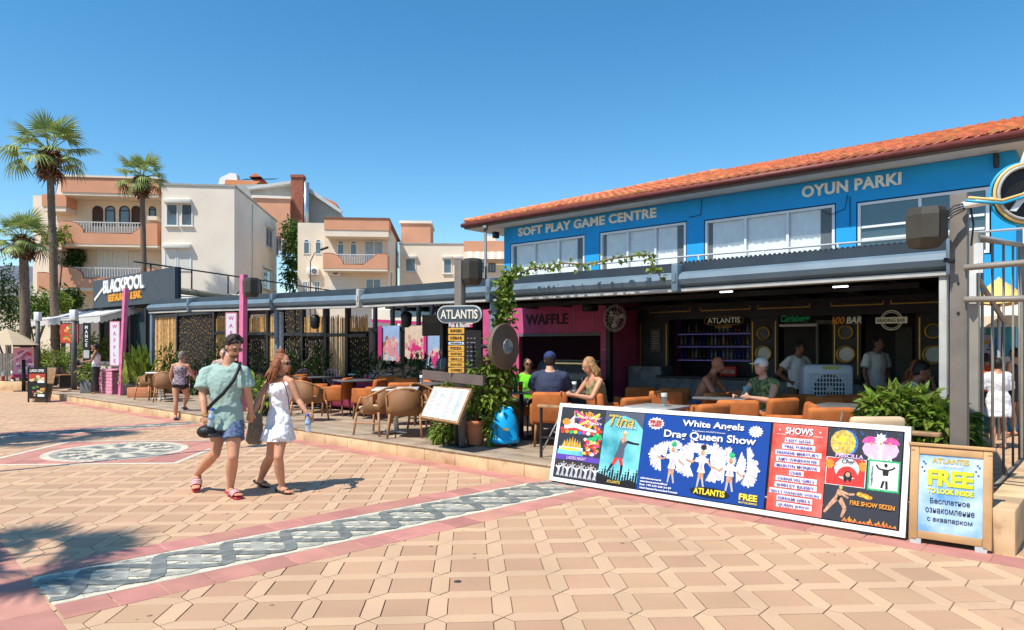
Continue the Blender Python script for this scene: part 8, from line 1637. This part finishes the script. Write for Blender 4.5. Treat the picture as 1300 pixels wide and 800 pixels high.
t, _, H = person('smiling woman in a lime green tee seated at the drinks table', 671, 11.4, .2, -8, sit(arms='down', lean=.05, turn=.25), .98, sk_br, h_bk, [('tee', cl('tee_lime', (.16, .62, .02)), dict(sl=.7)), ('shorts', m_dark, dict(len=.9))], True, hstyle='updo'); glasses(t, H, m_blk)
t, _, H = person('man in a navy cap and dark blue tee seated with his back to the viewer', 698, 10.0, .2, 176, sit(arms='table', lean=.05), 1.06, sk_lt, h_dk, [('tee', cl('tee_dark_navy', (.035, .045, .09)), dict(sl=.7, add=.035)), ('shorts', m_grey, dict(len=.9))]); cap(t, H, cl('cap_navy', (.02, .045, .16)))
t, _, H = person('blonde woman in an olive top seated side on beside the glass display case', 765, 9.8, .2, -70, sit(arms='table', lean=.28, tilt=.4), 1.0, sk_tan, h_bl, [('vest', cl('top_olive', (.26, .22, .10)), {}), ('shorts', m_dark, dict(len=.7))], True, hstyle='long')
t, _, H = person('shirtless bald man seated leaning towards his phone', 882, 10.4, .2, 55, sit(arms='table', lean=.5, tilt=.3), 1.0, sk_red, None, [('shorts', m_navy, dict(len=.8))])
t, _, H = person('man in a white cap and black leaf print sleeveless shirt seated with the shirtless man', 975, 9.3, .2, -62, sit(arms='table', lean=.15), 1.0, sk_lt, h_gr, [('tee', M('leaf_print_shirt', (.012, .015, .014), .8, .9, 22, .1, ramp2=(.28, .38, .14)), dict(add=.03, sl=.12, sf=0)), ('shorts', m_grey, dict(len=.9))]); cap(t, H, m_white)
t, _, H = person('waiter in a white polo standing with hand on hip by the air cooler', 1012, 10.8, .2, 25, stand(arms='hip', turn=.3, tilt=.2), .86, sk_br, h_bk, [('tee', m_white, dict(sl=.6, add=.026)), ('trousers', cl('trousers_khaki', (.20, .13, .07)), {})])
t, _, H = person('young man in a white tee standing side on in the bar', 1112, 10.4, .2, 20, stand(turn=.3), .90, sk_br, h_bk, [('tee', m_white, dict(sl=.7, add=.026)), ('trousers', m_dark, {})])
t, _, H = person('dark haired man in a pale blue shirt seated with head bowed beside the shrub', 1140, 8.3, .2, 60, sit(arms='table', lean=.35, tilt=.5), .98, sk_br, h_bk, [('tee', cl('shirt_pale_blue', (.40, .50, .62)), dict(sl=.7, add=.028)), ('trousers', m_dark, {})])
t, _, H = person('auburn haired woman seated behind the bowed man in the bar', 1150, 9.2, .2, 30, sit(arms='chin', lean=.2, tilt=.4), .98, sk_tan, h_au, [('vest', m_dark, {}), ('shorts', m_dark, dict(len=.8))], True, hstyle='long')
t, _, H = person('person in a grey shirt standing behind the yellow menu boards', 563, 14.6, .2, -60, stand(arms='front', turn=-.2), .80, sk_br, h_bk, [('tee', cl('shirt_grey', (.10, .13, .18)), dict(add=.03)), ('trousers', m_dark, {})])
t, _, H = person('restaurant worker in a white vest standing beside the black vertical banner', 122, 20.8, .2, -70, stand(arms='front', turn=0), .86, sk_br, h_bk, [('vest', m_white, dict(add=.02)), ('trousers', m_dark, {})])
t, _, H = person('dark figure seated behind the restaurant counter', 107, 23.6, .2, 30, sit(arms='table'), 1.0, sk_br, h_bk, [('tee', m_dark, {}), ('trousers', m_dark, {})])
t, _, H = person('grey haired person seated behind the walking man', 284, 16.4, .3, 10, sit(arms='table'), 1.0, sk_lt, h_gr, [('tee', cl('shirt_faded', (.35, .25, .22)), {}), ('shorts', m_dark, dict(len=.8))])
Y_ = 10.97
t, _, H = person('woman in a short white beach robe walking away beyond the gate', 1267, Y_, 0, 172, stand(arms='front'), .82, sk_tan, h_bk, [('tee', m_wd, dict(sl=.95, sf=.03, add=.04, drop=.30, flare=1.25, fold=.04))], True, hstyle='updo')
t, _, H = person('person in an orange top walking beyond the gate', 1252, 13.2, 0, 150, stand(arms='down'), .86, sk_red, h_dk, [('tee', cl('top_orange_red', (.70, .10, .02)), dict(add=.025)), ('shorts', m_dark, dict(len=.6))])
t, _, H = person('person in a dark vest standing by the shop beyond the gate', 1290, 12.6, 0, 200, stand(arms='down'), .92, sk_tan, h_bk, [('vest', m_dark, {}), ('shorts', m_dark, dict(len=.6))])

for o in bpy.data.objects:
    if o.name.split('.')[0] == 'print' and 'kind' not in o: o['kind'] = 'stuff'
